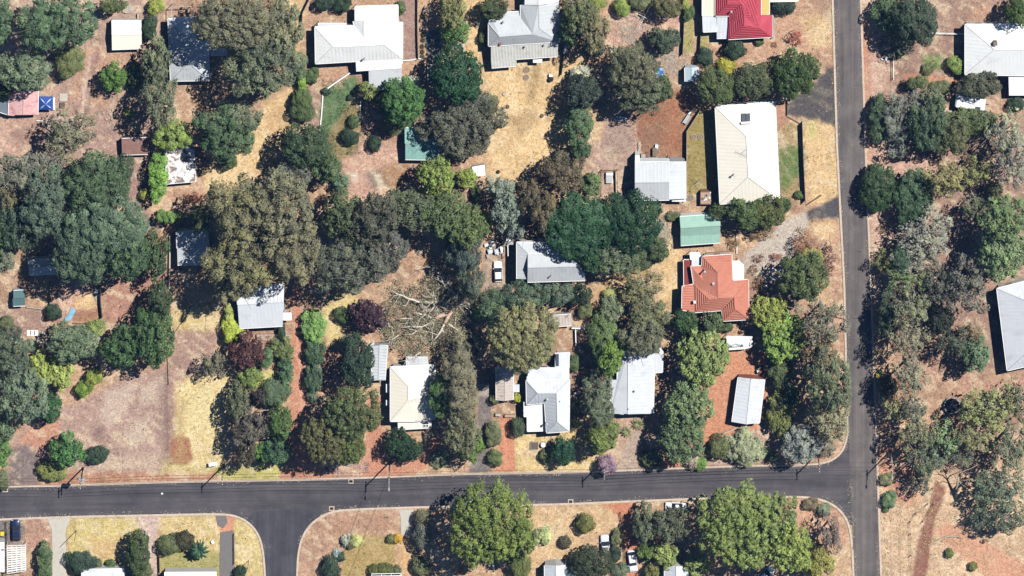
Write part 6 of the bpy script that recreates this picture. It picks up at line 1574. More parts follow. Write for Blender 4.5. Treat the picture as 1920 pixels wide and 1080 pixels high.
POLES = [pole('timber power pole carrying a transformer, beside the vacant lot', 156, 877, 157, 906, 10.6, True, True),
         pole('timber power pole beside the small white sign on the verge', 420, 872, 416, 897, 9.6, True),
         pole('timber power pole at the dark shrub pair by the street', 731, 866, 729, 893, 10.4, True, False, lamp=True),
         pole('timber power pole behind the pink blossom by the street', 1132, 863, 1132, 886, 9.2, True),
         pole('timber power pole hidden in the silver corner tree', 1533, 850, 1533, 874, 9.0, True)]
PE = pole('pale power pole on the orange verge right of the junction', 1669, 846, 1667, 815, 10, True, False, mat='palewood', lamp=True)
pole('thin pole on the straw lawn beside the concrete driveway', 143, 995, 144, 1010, 7.0, False, r0=.08)
pole('thin pole by the grey path at the bottom', 466, 1051, 466, 1062, 5.0, False, r0=.07)
pole('thin pole beside the tall black fence', 1514, 294, 1514, 302, 5.0, False, r0=.05)
def wires(a, b, h1, h2, offs, label, r=.032, sag=.55):
    root = empty('power_line', tuple((a + b) / 2)); tag(root, label, 'power line', 'power lines')
    for o in offs:
        k = MB(); n = 10; pts = []
        for i in range(n + 1):
            t = i / n; p = a.lerp(b, t); pts.append((p.x + o * .0, p.y + o, h1 + (h2 - h1) * t - 4 * sag * t * (1 - t)))
        k.tube(pts, r, 4, False); k.build('wire', M['black'], root)
OFF = (-1.07, -.47, .23, .83)
nm = ['from the left edge to the transformer pole', 'from the transformer pole past the vacant lot', 'over the verge below the garden pergola', 'across the red drives below the cream cottage', 'from the blossom pole to the silver corner tree']
pts = [W(-60, 880)] + POLES
hs = [10, 10.2, 9.3, 10.1, 8.9, 8.7]
for i in range(5): wires(pts[i], pts[i + 1], hs[i], hs[i + 1], OFF, 'power line wires ' + nm[i])
wires(POLES[4], PE, 8.7, 9.6, (-.5, .5), 'power line wires crossing the junction to the pale pole', .02)
wires(POLES[2], W(640, 1100), 9.6, 7, (0, .4), 'service wires from the dark shrub pole across the street', .02, .9)

# ---------------------------------------------------------------- fences and garden walls
def fence(label, pts, h, mat, th=.06, post=None, name='fence', cat='fence', rails=False, sp=2.6, rt=.09):
    P = [W(*p) for p in pts]; r = empty(name, tuple(P[0])); tag(r, label, cat)
    for a, b in zip(P[:-1], P[1:]):
        L = (b - a).length; n = max(1, int(L / sp)); d = (b - a) / n
        for i in range(n):
            p0, p1 = a + d * i, a + d * (i + 1)
            if rails:
                for z in rails:
                    k = MB(); k.bar(p0 + Vector((0, 0, z)), p1 + Vector((0, 0, z)), rt, rt); k.build('rail', mat, r)
            else:
                k = MB(); k.bar(p0 + Vector((0, 0, h / 2)), p1 + Vector((0, 0, h / 2)), th, h); k.build('panel', mat, r)
            k = MB(); k.bar(p0 + Vector((0, 0, -.1)), p0 + Vector((0, 0, h + .06)), .12, .12); k.build('post', post or mat, r)
    k = MB(); k.bar(P[-1] + Vector((0, 0, -.1)), P[-1] + Vector((0, 0, h + .06)), .12, .12); k.build('post', post or mat, r)
    return r
fence('tall dark fence beside the lawn right of the cream house', [(1503.5, 228), (1506, 300), (1509.5, 375)], 1.9, M['oldtimber'])
fence('tan fence stepping round the long lawn left of the cream house', [(1312, 204), (1287.5, 242), (1287, 300), (1287.5, 372)], 1.8, mm('tanfence', alb(206, 186, 160), .1, 1, .8))
fence('dark timber fence between the litter yard and the straw strip', [(583, -10), (567, 22), (566, 52)], 1.5, M['oldtimber'])
fence('dark retaining fence beside the row of grassy tussocks', [(782.5, -10), (782.5, 60), (784, 109)], 1.0, M['oldtimber'])
fence('white garden edging wall left of the green lawn', [(606, 172), (603, 215), (599, 252)], .3, M['trimwhite'], .22, name='garden_wall', cat='wall')
fence('white garden wall slanting above the green lawn', [(656, 136), (632, 152), (607, 170)], .5, M['trimwhite'], .25, name='garden_wall', cat='wall')
fence('white garden edging right of the green lawn', [(676, 188), (675, 222)], .3, M['trimwhite'], .2, name='garden_wall', cat='wall')
fence('white garden edging below the mauve bed of the L-shaped house', [(754, 113), (771, 112), (784, 109), (796, 110)], .35, M['trimwhite'], .2, name='garden_wall', cat='wall')
fence('pale edging slanting across the lower lawn', [(682, 222), (665, 240)], .25, M['palewood'], .15, name='garden_wall', cat='wall')
fence('thin fence right of the striped verandah house', [(1057, 100), (1055, 118), (1053, 138)], 1.4, M['oldtimber'])
fence('dark fence between garden strips left of the crimson house', [(1283, 18), (1281.5, 60), (1279.5, 100)], 1.6, M['oldtimber'])
fence('second dark fence left of the crimson house flat roof', [(1313.5, 64), (1312, 92)], 1.5, M['oldtimber'])
fence('white fence at the right wall of the crimson house', [(1450, 28), (1450, 68)], 1.3, M['trimwhite'])
fence('timber pen fence left of the silver shed', [(1128, 366), (1128, 318), (1157, 317.5), (1158, 366)], 1.3, M['timber'], rails=(.5, 1.1))
fence('pale wall below the timber pen fence', [(1154.5, 318), (1155.5, 364)], .9, M['palewood'], .15, name='garden_wall', cat='wall')
fence('dark boundary fence of the pink pad yard', [(188, 528), (189, 565), (192, 592), (178, 604)], 1.5, M['oldtimber'])
fence('low board edging under the pink pad yard', [(137, 605.5), (176, 606.5)], .4, M['timber'], .1, name='garden_wall', cat='wall')
fence('white retaining wall under the pallet yard', [(17, 641), (50, 641), (84, 640)], .8, M['trimwhite'], .2, name='garden_wall', cat='wall')
fence('short pale wall in shade beside the teal shed', [(50, 575), (70, 577), (91, 580)], .5, M['palewood'], .2, name='garden_wall', cat='wall')
fence('white wall from the rust-striped lean-to to the dark hedge', [(1072, 613), (1096, 614)], 1.0, M['trimwhite'], .2, name='garden_wall', cat='wall')
fence('white upright wall left of the dark hedge', [(1079, 616), (1080, 645)], 1.0, M['trimwhite'], .2, name='garden_wall', cat='wall')
fence('picket gate frame beside the long road at the top right', [(1675, 107), (1675, 146)], 1.3, M['trimwhite'], rails=(.5, 1.1))
fence('white fence left of the hipped corner house', [(1742, 60), (1775, 61), (1808, 62)], 1.2, M['trimwhite'], rails=(.5, 1.1))
fence('brown fence on the red drive edge below the street', [(1163, 960), (1168, 985), (1172, 1030), (1174, 1085)], 1.0, M['oldtimber'], rails=(.4, .9))
fence('brown fence right of the grey path at the bottom', [(439, 1000), (439.5, 1055)], .8, M['oldtimber'], rails=(.4, .8))
fence('dark fence left of the pink gravel drive lawn', [(298.5, 1040), (299.5, 1072)], 1.0, M['oldtimber'])
fence('low flowering fence beside the navy car', [(12, 978), (13.5, 1000), (13, 1024)], .9, M['oldtimber'], rails=(.4, .8))
fence('wire fence with posts on the dry grass at the lower right', [(1740, 914), (1739, 944), (1716, 962), (1706, 978), (1707, 1000), (1708, 1040), (1710, 1090)], 1.1, M['oldtimber'], rails=(.35, .75, 1.05), rt=.025, sp=3.2)
fence('wire fence post line beside the brown track', [(1748, 915), (1749, 945), (1730, 977)], 1.1, M['oldtimber'], rails=(.4, 1.0), rt=.04)
fence('timber yard rail on the orange yard edge by the street', [(1355, 812), (1370, 806), (1385, 800)], .4, M['palewood'], .2, name='garden_wall', cat='wall')
fence('grey fence in the left yard beside the pink pad', [(94, 528), (93.5, 580)], .9, M['timber'])
fence('dark fence along the bare lot track', [(313, 650), (316, 720)], .3, M['oldtimber'])
fence('fence between the red drive and the litter garden', [(600, 705), (642, 705)], .5, M['palewood'], .12)
# curved kerb-like garden path edge and stone retaining wall
r = empty('stone_wall', tuple(W(508, 632, 0))); tag(r, 'dry stone retaining wall below the blue-roofed cabin', 'wall')
rs = random.Random(8)
for row in range(3):
    x = 481.0
    while x < 536:
        wdt = rs.uniform(6, 11); k = MB(); c = W(x + wdt / 2, 627 + row * 4.4 + rs.uniform(-.4, .4)); 
        k.box((c.x, c.y, .42 - row * .12 + rs.uniform(-.03, .03)), (wdt * S * .93, .42, .5), rs.uniform(-.06, .06)); k.build('stone', M[rs.choice(('stone', 'pinkstone', 'darkstone'))], r); x += wdt
# ---------------------------------------------------------------- loose things
def single(name, mb, mat, label, cat, group=None): return tag(mb.build(name, M[mat] if isinstance(mat, str) else mat), label, cat, group)
mm('bluetarp', alb(70, 120, 220), .12, 1.5, .6); mm('skyblue', alb(150, 205, 235), .1, 1.2, .5); mm('yellowplastic', (.75, .55, .04), .06, 2, .4); mm('canopyblue', alb(52, 92, 180), .12, 1.5, .6)
g = W(86, 194, 2.4); r = empty('canopy', (g.x, g.y, 0)); tag(r, 'square blue shade canopy with a white star centre', 'canopy')
hw, hh = 1.45, 1.35; ap = Vector((0, 0, 3.0)); cs = [Vector((-hw, hh, 2.2)), Vector((hw, hh, 2.2)), Vector((hw, -hh, 2.2)), Vector((-hw, -hh, 2.2))]
for i in range(4):
    a, b = cs[i], cs[(i + 1) % 4]; k = MB(); k.add([a, b, ap, a - Vector((0, 0, .25)), b - Vector((0, 0, .25))], [(2, 1, 0), (0, 1, 4, 3)]); k.build('canopy_panel', M['canopyblue'], r, False)
    k = MB(); m = (a + b) / 2; up = Vector((0, 0, .03)); q = a.lerp(ap, .25) + up
    k.add([a.lerp(ap, .18) + up, a.lerp(m, .22).lerp(ap, .45) + up, ap + up], [(0, 1, 2)]); m2 = (cs[i - 1] + a) / 2
    k.add([a.lerp(ap, .18) + up, a.lerp(m2, .22).lerp(ap, .45) + up, ap + up], [(2, 1, 0)]); k.build('star_point', M['bluewhite'], r, False)
    k = MB(); k.bar((a.x, a.y, 0), a, .06, .06); k.build('leg', M['steel'], r, False)
k = MB(); c = W(100.5, 193); k.box((c.x, c.y, .35), (.65, 2.5, .7)); single('storage_bench', k, 'white', 'narrow white bench unit beside the blue canopy', 'bench')
k = MB(); c = W(119, 182); k.box((c.x, c.y, .12), (1.65, 1.6, .24)); single('concrete_slab', k, 'concrete', 'pale square concrete slab right of the blue canopy', 'slab')
k = MB(); c = W(117, 197); k.box((c.x, c.y, .2), (1.0, 1.1, .4)); single('firewood_box', k, 'oldtimber', 'dark square box below the pale concrete slab', 'box')
k = MB()
c = W(240, 17)
for i in range(9): k.box((c.x + rs.uniform(-.9, .9), c.y + rs.uniform(-.6, .6), .15 + .06 * i), (rs.uniform(.7, 1.3), rs.uniform(.4, .9), .1), rs.uniform(0, 3), rs.uniform(-.3, .3))
single('sheet_pile', k, 'palewood', 'pile of pale broken boards above the cream square shed', 'pile')
k = MB(); c = W(259, 30); k.box((c.x, c.y, .3), (.35, 1.3, .6)); single('wall_stub', k, 'palewood', 'short pale wall above the cream shed corner', 'wall')
k = MB(); c = W(90, 148); k.box((c.x, c.y, .35), (1.5, .9, .7)); single('garden_box', k, 'timber', 'grey planter box above the pink rusty shed', 'box')
r = empty('water_pipe', tuple(W(82, 228, 0))); tag(r, 'bent white pipe lying on the dirt below the blue canopy', 'pipe')
k = MB(); k.tube([W(68, 226, .12), W(84, 227, .12), (W(91, 236, .12)), W(97, 251, .12)], .1, 7); k.build('pipe_run', M['trimwhite'], r)
# blue covered frame
c = W(1236.5, 135.5, .6); r = empty('cold_frame', (c.x, c.y, 0)); tag(r, 'blue covered garden frame in the twig-strewn yard', 'garden frame')
for i in range(3):
    for j in range(2):
        k = MB(); k.box((-.42 + j * .84, -.68 + i * .68, .7), (.78, .62, .05)); k.build('cover_panel', M['skyblue'] if (i + j) % 2 else M['bluetarp'], r, False)
k = MB(); k.box((0, 0, .33), (1.7, 2.1, .66)); k.build('frame_base', M['oldtimber'], r, False)
# pallet rack
r = empty('rack', tuple(W(1162, 222, 0))); tag(r, 'white slatted rack lying on the dirt yard', 'rack')
k = MB(); k.bar(W(1155, 219.5, .5), W(1173, 221, .5), .3, .12); k.build('rack_top', M['trimwhite'], r)
for i in range(8):
    k = MB(); k.bar(W(1149.5 + i * 3.3, 228 - i * .2, .12), W(1152 + i * 3.0, 222, .4), .14, .06); k.build('slat', M['trimwhite'], r)
# trough
r = empty('trough', tuple(W(1290, 222, 0)), 0); tag(r, 'grey metal trough leaning along the slanted tan fence', 'trough')
k = MB(); k.bar(W(1283, 231, .5), W(1292.5, 216.5, .5), 1.0, .12); k.build('trough_base', M['zinc'], r)
k = MB(); k.bar(W(1279.5, 230, .6), W(1289, 215.5, .6), .1, .5); k.bar(W(1286, 233, .6), W(1296, 218, .6), .1, .5); k.build('trough_side', M['greymetal'], r)
k = MB(); k.bar(W(1291, 214, .8), W(1301, 204, .8), .3, .2); single('white_plank', k, 'white', 'white plank beside the slanted tan fence', 'plank')
# septic lids and clothes hoist
def ring_lid(px, py, R, label):
    c = W(px, py, .1); r = empty('tank_lid', (c.x, c.y, 0)); tag(r, label, 'lid', 'round lids')
    k = MB(); k.lathe((0, 0, 0), [(R, 0), (R, .1), (R * .96, .12)], 20); k.build('lid', M['darkstone'], r, False)
    k = MB(); k.torus((0, 0, .13), R * .92, .07, 22, 5); k.build('rim', M['stone'], r, False)
    k = MB(); k.bar((-R * .4, 0, .14), (R * .4, 0, .14), .1, .06); k.bar((0, -R * .4, .14), (0, R * .4, .14), .1, .06); k.build('handle', M['stone'], r, False)
ring_lid(1300.5, 257, .62, 'left round concrete lid in the long lawn'); ring_lid(1314, 256.5, .62, 'right round concrete lid in the long lawn')
ring_lid(1294.5, 371, .72, 'round concrete lid at the corner of the silver shed')
ring_lid(986.5, 145, .62, 'round stone bed on the straw behind the verandah house'); ring_lid(987.5, 131, .7, 'round stone bed close to the verandah house')
r = empty('clothes_hoist', tuple(W(1310, 337, 0))); tag(r, 'thin clothes hoist on the long lawn', 'clothes hoist')
k = MB(); k.bar((0, 0, 0), (0, 0, 1.9), .06, .06); k.build('mast', M['steel'], r, False)
for i in range(4):
    a = i * math.pi / 2 + .6; k = MB(); k.bar((0, 0, 1.85), (1.3 * math.cos(a), 1.3 * math.sin(a), 1.95), .04, .04); k.build('arm', M['steel'], r, False)
# hoist in the twig yard
r = empty('clothes_hoist', tuple(W(1208, 32, 1.8).xy) + (0,)); tag(r, 'white clothes hoist in the twig-strewn straw yard', 'clothes hoist')
k = MB(); k.bar((0, 0, 0), (0, 0, 1.9), .07, .07); k.build('mast', M['trimwhite'], r, False)
for i, L in enumerate((2.4, 2.2, 2.6, 2.0)):
    a = i * math.pi / 2 + 1.1; k = MB(); k.bar((0, 0, 1.85), (L * math.cos(a), L * math.sin(a), 1.95), .06, .05); k.build('arm', M['trimwhite'], r, False)
# square bin and rubble tray
c = W(1324.5, 371, 1.5); r = empty('open_bin', (c.x, c.y, 0)); tag(r, 'large square open skip of rubble below the long lawn', 'skip bin')
for q in ((-1.2, 0, .12, 2.6), (1.2, 0, .12, 2.6), (0, 1.3, 2.5, .12), (0, -1.3, 2.5, .12)):
    k = MB(); k.box((q[0], q[1], .8), (q[2], q[3], 1.6)); k.build('side_panel', M['timber'], r, False)
k = MB(); k.box((0, 0, .65), (2.3, 2.5, 1.3)); k.build('load', M['pinkstone'], r, False)
k = MB(); k.box((.35, -.05, 1.38), (1.3, 1.5, .14)); k.build('lid_sheet', M['stone'], r, False)
for i in range(9):
    k = MB(); k.box((rs.uniform(-1, .95), rs.uniform(-1.1, 1.1), 1.4), (.35, .3, .2), rs.uniform(0, 3)); k.build('rubble', M[rs.choice(('brickwall', 'trimwhite', 'darkstone'))], r, False)
# crate trailer in the pen
c = W(1142.5, 334, .9); r = empty('crate_trailer', (c.x, c.y, 0)); tag(r, 'white box trailer with a slatted load in the timber pen', 'trailer')
k = MB(); k.box((0, 0, .55), (1.4, 2.2, .3)); k.build('tray', M['trimwhite'], r, False)
for i in range(6):
    k = MB(); k.box((0, .35 - i * .27, .78), (1.25, .16, .08)); k.build('slat', M['zinc'], r, False)
k = MB(); k.box((0, .85, .8), (1.3, .5, .3)); k.build('toolbox', M['white'], r, False)
for s in (-1, 1):
    k = MB(); k.tube([(s * .7, 0, .3), (s * .85, 0, .3)], .3, 12); k.build('wheel', M['rubber'], r, False)
# things above the silver shed
for i, (x, y, d, m, l) in enumerate([(1206, 291, (.9, .8, .8), 'palewood', 'pale crate above the silver shed'), (1213, 289, (.6, .7, .6), 'rust', 'rusty drum box above the silver shed'), (1228, 283, (1.0, 1.6, 1.0), 'darkstone', 'dark machine under cover above the silver shed'),
        (1231, 274, (.6, .9, .7), 'trimwhite', 'white bin at the top of the machine pile'), (1222, 296, (2.6, .5, .3), 'stone', 'stack of pale boards along the silver shed'), (1199, 274, (.5, 2.0, .3), 'palewood', 'long pale beam beside the silver shed tank')]):
    k = MB(); c = W(x, y); k.box((c.x, c.y, d[2] / 2), d, rs.uniform(-.2, .2)); k.box((c.x + .1, c.y, d[2] + .06), (d[0] * .6, d[1] * .5, .12), rs.uniform(-.5, .5)); single('junk_box', k, m, l, 'junk')
# clutter beside the silver house
CL = [(913, 458, 1.0, .6, .6), (918, 470, .7, .9, .9), (915, 479, .6, .8, .5), (923, 456, .9, 1.2, .5), (928, 462, .5, 1.5, .4), (925, 470, 1.4, .6, .3), (931, 469, .8, .9, 1.1), (936, 458, .7, 1.3, .7), (941, 464, .6, 1.8, .8), (946, 453, .9, 1.2, 1.3), (953, 447, .8, .8, .9), (931, 474, 1.0, .4, .5), (939, 471, .4, 1.0, .4), (920, 464, .5, .5, .5)]
for i, (x, y, a, b, h) in enumerate(CL):
    k = MB(); c = W(x, y); k.box((c.x, c.y, h / 2), (a, b, h), rs.uniform(-.4, .4)); k.box((c.x + rs.uniform(-.2, .2), c.y, h + .05), (a * .6, b * .6, .1), rs.uniform(-.6, .6))
    single('junk_box', k, ('trimwhite', 'bluewhite', 'palewood', 'white', 'stone')[i % 5], 'pale discarded box in the clutter pile above the parked white car', 'junk', 'clutter pile beside the silver house')
k = MB(); k.tube([W(952, 460, 2.6), W(952.5, 480, 2.6)], .12, 6); k.bar(W(952, 460, 2.5), Vector((*W(952, 460, 2.5).xy, 0)), .08, .08); k.bar(W(952.5, 480, 2.5), Vector((*W(952.5, 480, 2.5).xy, 0)), .08, .08); single('white_beam', k, 'trimwhite', 'white beam on posts in the shadow left of the silver house', 'beam')
k = MB(); c = W(956.5, 457, 1.4); k.box((c.x, c.y, .7), (1.3, .7, 1.4)); single('water_tank', k, 'zinc', 'grey box tank at the upper left corner of the silver house', 'tank')
# garden beds in front of the hip-roofed cottage
for (x, y, wd, l) in ((1002, 835, 1.55, 'left raised vegetable bed on the straw verge'), (1034, 834, 1.45, 'right raised vegetable bed beside the round dark tree')):
    c = W(x, y); r = empty('raised_bed', tuple(c)); tag(r, l, 'raised bed', 'raised beds')
    for q in ((-wd / 2, 0, .08, wd), (wd / 2, 0, .08, wd), (0, wd / 2, wd, .08), (0, -wd / 2, wd, .08)):
        k = MB(); k.box((q[0], q[1], .2), (q[2], q[3], .4)); k.build('side_board', M['palewood'], r, False)
    k = MB(); k.box((0, 0, .15), (wd - .1, wd - .1, .3)); k.build('soil', M['oldtimber'], r, False)
c = W(1018.5, 832); r = empty('bird_bath', tuple(c)); tag(r, 'white square bird bath between the two raised beds', 'bird bath')
k = MB(); k.lathe((0, 0, 0), [(.25, 0), (.15, .2), (.15, .7), (.5, .8), (.5, .9), (.1, .84)], 12); k.build('basin', M['trimwhite'], r, False)
k = MB(); k.box((0, 0, .03), (1.1, 1.1, .06)); k.build('plinth', M['stone'], r, False)
for i, (x, y, wd, d, l) in enumerate([(1081, 736, 1.5, .35, 'white bench right of the hip-roofed cottage'), (1072, 757, 1.3, .3, 'white step at the right wall of the hip-roofed cottage')]):
    r = empty('bench', tuple(W(x, y))); tag(r, l, 'bench')
    k = MB(); k.box((0, 0, .45), (wd, d, .06)); k.build('seat', M['trimwhite'], r, False)
    for s in (-1, 1): k = MB(); k.box((s * (wd / 2 - .08), 0, .21), (.06, d, .42)); k.build('leg', M['trimwhite'], r, False)
r = empty('garden_chair', tuple(W(1096, 752))); tag(r, 'white garden chair frame in the shade right of the cottage', 'chair')
k = MB(); k.box((0, 0, .42), (.6, .6, .05)); k.build('seat', M['trimwhite'], r, False)
k = MB(); k.box((0, .32, .7), (.6, .05, .55)); k.build('backrest', M['trimwhite'], r, False)
for sx in (-1, 1):
    for sy in (-1, 1): k = MB(); k.box((sx * .26, sy * .26, .2), (.05, .05, .4)); k.build('leg', M['trimwhite'], r, False)
for i, (x, y, l) in enumerate([(934, 776, 'timber gatepost bin at the left end of the carport path'), (956, 778, 'timber planter row at the top of the red drive')]):
    k = MB(); c = W(x, y); k.box((c.x, c.y, .4), (1.1 + i, .5, .8)); single('planter', k, ('palewood', 'pinkstone')[i], l, 'planter')
# wheelie bins, trampoline, pallets, sign, tarp
def bin_(px, py, label, lid, body):
    c = W(px, py, .8); r = empty('wheelie_bin', (c.x, c.y, 0)); tag(r, label, 'wheelie bin')
    k = MB(); k.v = [(-.24, -.28, 0), (.24, -.28, 0), (.24, .28, 0), (-.24, .28, 0), (-.32, -.38, 1.0), (.32, -.38, 1.0), (.32, .38, 1.0), (-.32, .38, 1.0)]; k.f = [(3, 2, 1, 0), (4, 5, 6, 7), (0, 1, 5, 4), (1, 2, 6, 5), (2, 3, 7, 6), (3, 0, 4, 7)]; k.build('bin_body', body, r, False)
    k = MB(); k.box((0, 0, 1.04), (.7, .84, .08)); k.build('lid', lid, r, False)
    k = MB(); k.tube([(-.3, .3, .1), (.3, .3, .1)], .1, 8); k.build('wheel', M['rubber'], r, False)
bin_(1646, 703, 'yellow-lidded bin at the roadside in tree shade', M['yellowplastic'], M['black']); bin_(4, 1000, 'yellow-lidded bin at the left edge beside the navy car', M['yellowplastic'], M['black'])
bin_(1651, 698, 'green-lidded bin beside the roadside yellow one', mm('greenplastic', (.03, .16, .05), .05, 2, .5), M['black'])
c = W(1785, 761, .9); r = empty('trampoline', (c.x, c.y, 0)); tag(r, 'round pale-rimmed black trampoline among the right block trees', 'trampoline')
k = MB(); k.torus((0, 0, .9), 1.62, .07, 36, 6); k.build('rim', M['zinc'], r, False)
k = MB(); k.lathe((0, 0, .86), [(1.55, 0), (1.55, .02)], 32); k.build('mat', M['black'], r, False)
for i in range(6):
    a = i * math.pi / 3; k = MB(); k.bar((1.6 * math.cos(a), 1.6 * math.sin(a), 0), (1.6 * math.cos(a), 1.6 * math.sin(a), .9), .06, .06); k.build('leg', M['steel'], r, False)
def pallet(px, py, wx_, wy_, label, m='trimwhite', n=4):
    r = empty('pallet', tuple(W(px, py))); tag(r, label, 'pallet')
    for i in range(n):
        x = -wx_ / 2 + wx_ * (i + .5) / n; k = MB(); k.box((x, 0, .16), (wx_ / n * .7, wy_, .05)); k.build('slat', M[m], r, False)
    for y in (-wy_ / 2 + .08, wy_ / 2 - .08): k = MB(); k.box((0, y, .07), (wx_, .12, .12)); k.build('bearer', M[m], r, False)
pallet(61, 624, 2.4, 1.2, 'white pallet on the mauve yard above the retaining wall', 'trimwhite', 3)
pallet(78, 625, 1.6, 1.0, 'tan boards beside the white pallet in the left yard', 'palewood', 4)
pallet(402, 660, 0.9, .6, 'weathered boards on the bare lot', 'palewood', 3)
k = MB(); 
for i in range(2): k.v += [tuple(W(x, y, z)) for x, y, z in ((176 + i * 6, 552, .15), (179 + i * 6, 540, .6), (184 + i * 5, 545, .5), (180 + i * 6, 565, .15))]; k.f.append((i * 4, i * 4 + 1, i * 4 + 2, i * 4 + 3))
single('iron_sheet', k, 'zinc', 'grey corrugated sheets leaning on the pink pad yard fence', 'sheet')
ta = MB(); tp = [(133, 577), (138, 577), (142, 584), (136, 594), (131, 601), (123, 602), (121, 597), (128, 590)]
ta.v = [tuple(W(x, y, .08 + .12 * ((i * 7) % 3))) for i, (x, y) in enumerate(tp)] + [tuple(W(132, 590, .3))]; ta.f = [(i, 8, (i + 1) % 8) for i in range(8)]
single('tarpaulin', ta, 'skyblue', 'crumpled light blue tarpaulin on the pink pad yard', 'tarpaulin')
r = empty('sign_board', tuple(W(399, 870.5, 1.2).xy) + (0,), math.radians(8)); tag(r, 'small white sign board on the straw verge beside a pole', 'sign')
k = MB(); k.box((0, 0, 1.2), (1.7, .75, .05), 0, -.5); k.build('board', M['trimwhite'], r, False)
for s in (-1, 1): k = MB(); k.bar((s * .7, .1, 0), (s * .7, 0, 1.2), .06, .06); k.build('leg', M['oldtimber'], r, False)
# drain grates set in the kerbs
for i, (x, y, l) in enumerate([(10, 918, 'drain grate in the upper kerb at the left edge'), (658, 902, 'drain grate in the upper kerb near the dark shrub pole'), (622, 953, 'drain grate in the lower kerb right of the side street'), (1070, 940, 'drain grate in the lower kerb beside the straw lawn')]):
    c = W(x, y); r = empty('drain', tuple(c)); tag(r, l, 'drain', 'street drains')
    k = MB(); k.box((0, 0, .09), (1.1, .9, .2)); k.build('drain_cover', M['kerbcon'], r, False)
    k = MB(); k.box((0, 0, .195), (.7, .55, .03)); k.build('grate', M['black'], r, False)
# barrel, trailer rim, hoop, small garden bits
k = MB(); k.lathe(W(1033, 147), [(.5, 0), (.55, .4), (.5, .9), (.42, .92)], 14); single('barrel', k, 'black', 'dark barrel on the straw behind the verandah house', 'barrel')
k = MB(); c = W(1033, 140); k.box((c.x, c.y, .4), (.8, .5, .8)); single('pump_box', k, 'trimwhite', 'white pump box behind the dark barrel', 'box')
for i, (x, y, l) in enumerate([(945, 176, 'pale stump on the straw below the dark round tree'), (952, 200, 'dark stump on the straw below the pale one'), (1016, 217, 'dark stump in the middle of the straw yard'), (934, 322, 'small wheel hoop near the tiny white shed')]):
    k = MB(); k.lathe(W(x, y), [(.4, 0), (.36, .3), (.3, .34)], 10); single('stump', k, ('palewood', 'oldtimber', 'oldtimber', 'black')[i], l, 'stump')
k = MB(); c = W(1060, 93, 1.8); k.box((c.x, c.y, .9), (.75, 1.6, 1.8)); single('water_tank', k, 'zinc', 'grey slim tank at the right wall of the verandah house', 'tank')
r = empty('box_trailer', tuple(W(810, 140, .7).xy) + (0,)); tag(r, 'white framed trailer half under the very dark round tree', 'trailer')
k = MB(); k.box((0, 0, .5), (1.7, 4.0, .12)); k.build('tray', M['darkmetal'], r, False)
for s in (-1, 1):
    k = MB(); k.box((s * .85, 0, .75), (.1, 4.1, .4)); k.build('side_panel', M['trimwhite'], r, False)
    k = MB(); k.tube([(s * .8, 0, .3), (s * .95, 0, .3)], .3, 12); k.build('wheel', M['rubber'], r, False)
k = MB(); k.box((0, 2.05, .75), (1.8, .1, .4)); k.build('end_panel', M['trimwhite'], r, False)
k = MB(); c = W(585, 217); k.v = [(c.x - .5, c.y - .3, .1), (c.x + .5, c.y - .4, .1), (c.x + .4, c.y + .5, .5), (c.x - .4, c.y + .4, .7)]; k.f = [(0, 1, 2, 3)]
single('garden_cover', k, 'teal', 'small teal cover on the mulch left of the lawn', 'cover')
k = MB(); c = W(1106.5, 598); k.box((c.x, c.y, .5), (.6, 1.0, 1.0)); single('red_box', k, 'redpaint', 'small red box right of the rust-striped lean-to', 'box')
k = MB(); c = W(866, 1070); k.box((c.x, c.y, .35), (.9, 1.3, .1)); k.box((c.x, c.y, .18), (.7, 1.0, .3)); single('picnic_table', k, 'brickwall', 'small red table under the huge tufted tree bottom', 'table')
k = MB(); c = W(925, 1060); k.box((c.x, c.y, .4), (.4, .9, .8)); single('white_box', k, 'trimwhite', 'small white box right of the red table', 'box')
k = MB(); c = W(962, 1055); k.lathe((c.x, c.y, 0), [(.35, 0), (.4, .5), (.3, .6)], 10); single('yellow_tub', k, 'yellowplastic', 'yellow tub at the huge tufted tree edge', 'tub')
k = MB(); c = W(399, 1015); k.lathe((c.x, c.y, 0), [(.28, 0), (.3, .5), (.36, .55), (.2, .56)], 12); single('plant_pot', k, 'trimwhite', 'white pot beside the grey path on the bottom lawn', 'pot')
k = MB(); c = W(304, 925); k.box((c.x, c.y, .1), (.4, .35, .06), .3); single('paper_scrap', k, 'trimwhite', 'white scrap lying on the street', 'scrap')
r = empty('road_bump_marker', tuple(W(1592, 370))); tag(r, 'dark tar strip on the long road, upper one', 'tar strip')
k = MB(); k.bar(W(1586, 369.5, .06), W(1598, 371, .06), .14, .02); k.build('strip', M['black'], r)
r = empty('road_bump_marker', tuple(W(1612, 471))); tag(r, 'dark tar strip on the long road, lower one', 'tar strip')
k = MB(); k.bar(W(1609, 470.5, .06), W(1615, 473, .06), .14, .02); k.build('strip', M['black'], r)
k = MB(); k.bar(W(1512, 384, .2), W(1540, 366, .2), .22, .3); single('log', k, 'oldtimber', 'dark log beside the grey drive apron', 'log')
k = MB(); k.tube([W(1542, 475, .25), W(1549, 457, .25)], .14, 7); single('log', k, 'palewood', 'pale log among dry shrubs beside the long road', 'log')
k = MB(); k.tube([W(1740, 1022, .15), W(1760, 1012, .3), W(1775, 1006, .35), W(1795, 1006, .3), W(1806, 1011, .15)], [.12, .16, .15, .12, .06], 7); single('log', k, 'deadwood', 'curved fallen bough across the orange track', 'log')
k = MB(); k.tube([W(1838, 1042, .1), W(1857, 1030, .1)], .07, 6); single('log', k, 'palewood', 'thin pale stick on the orange track', 'log')
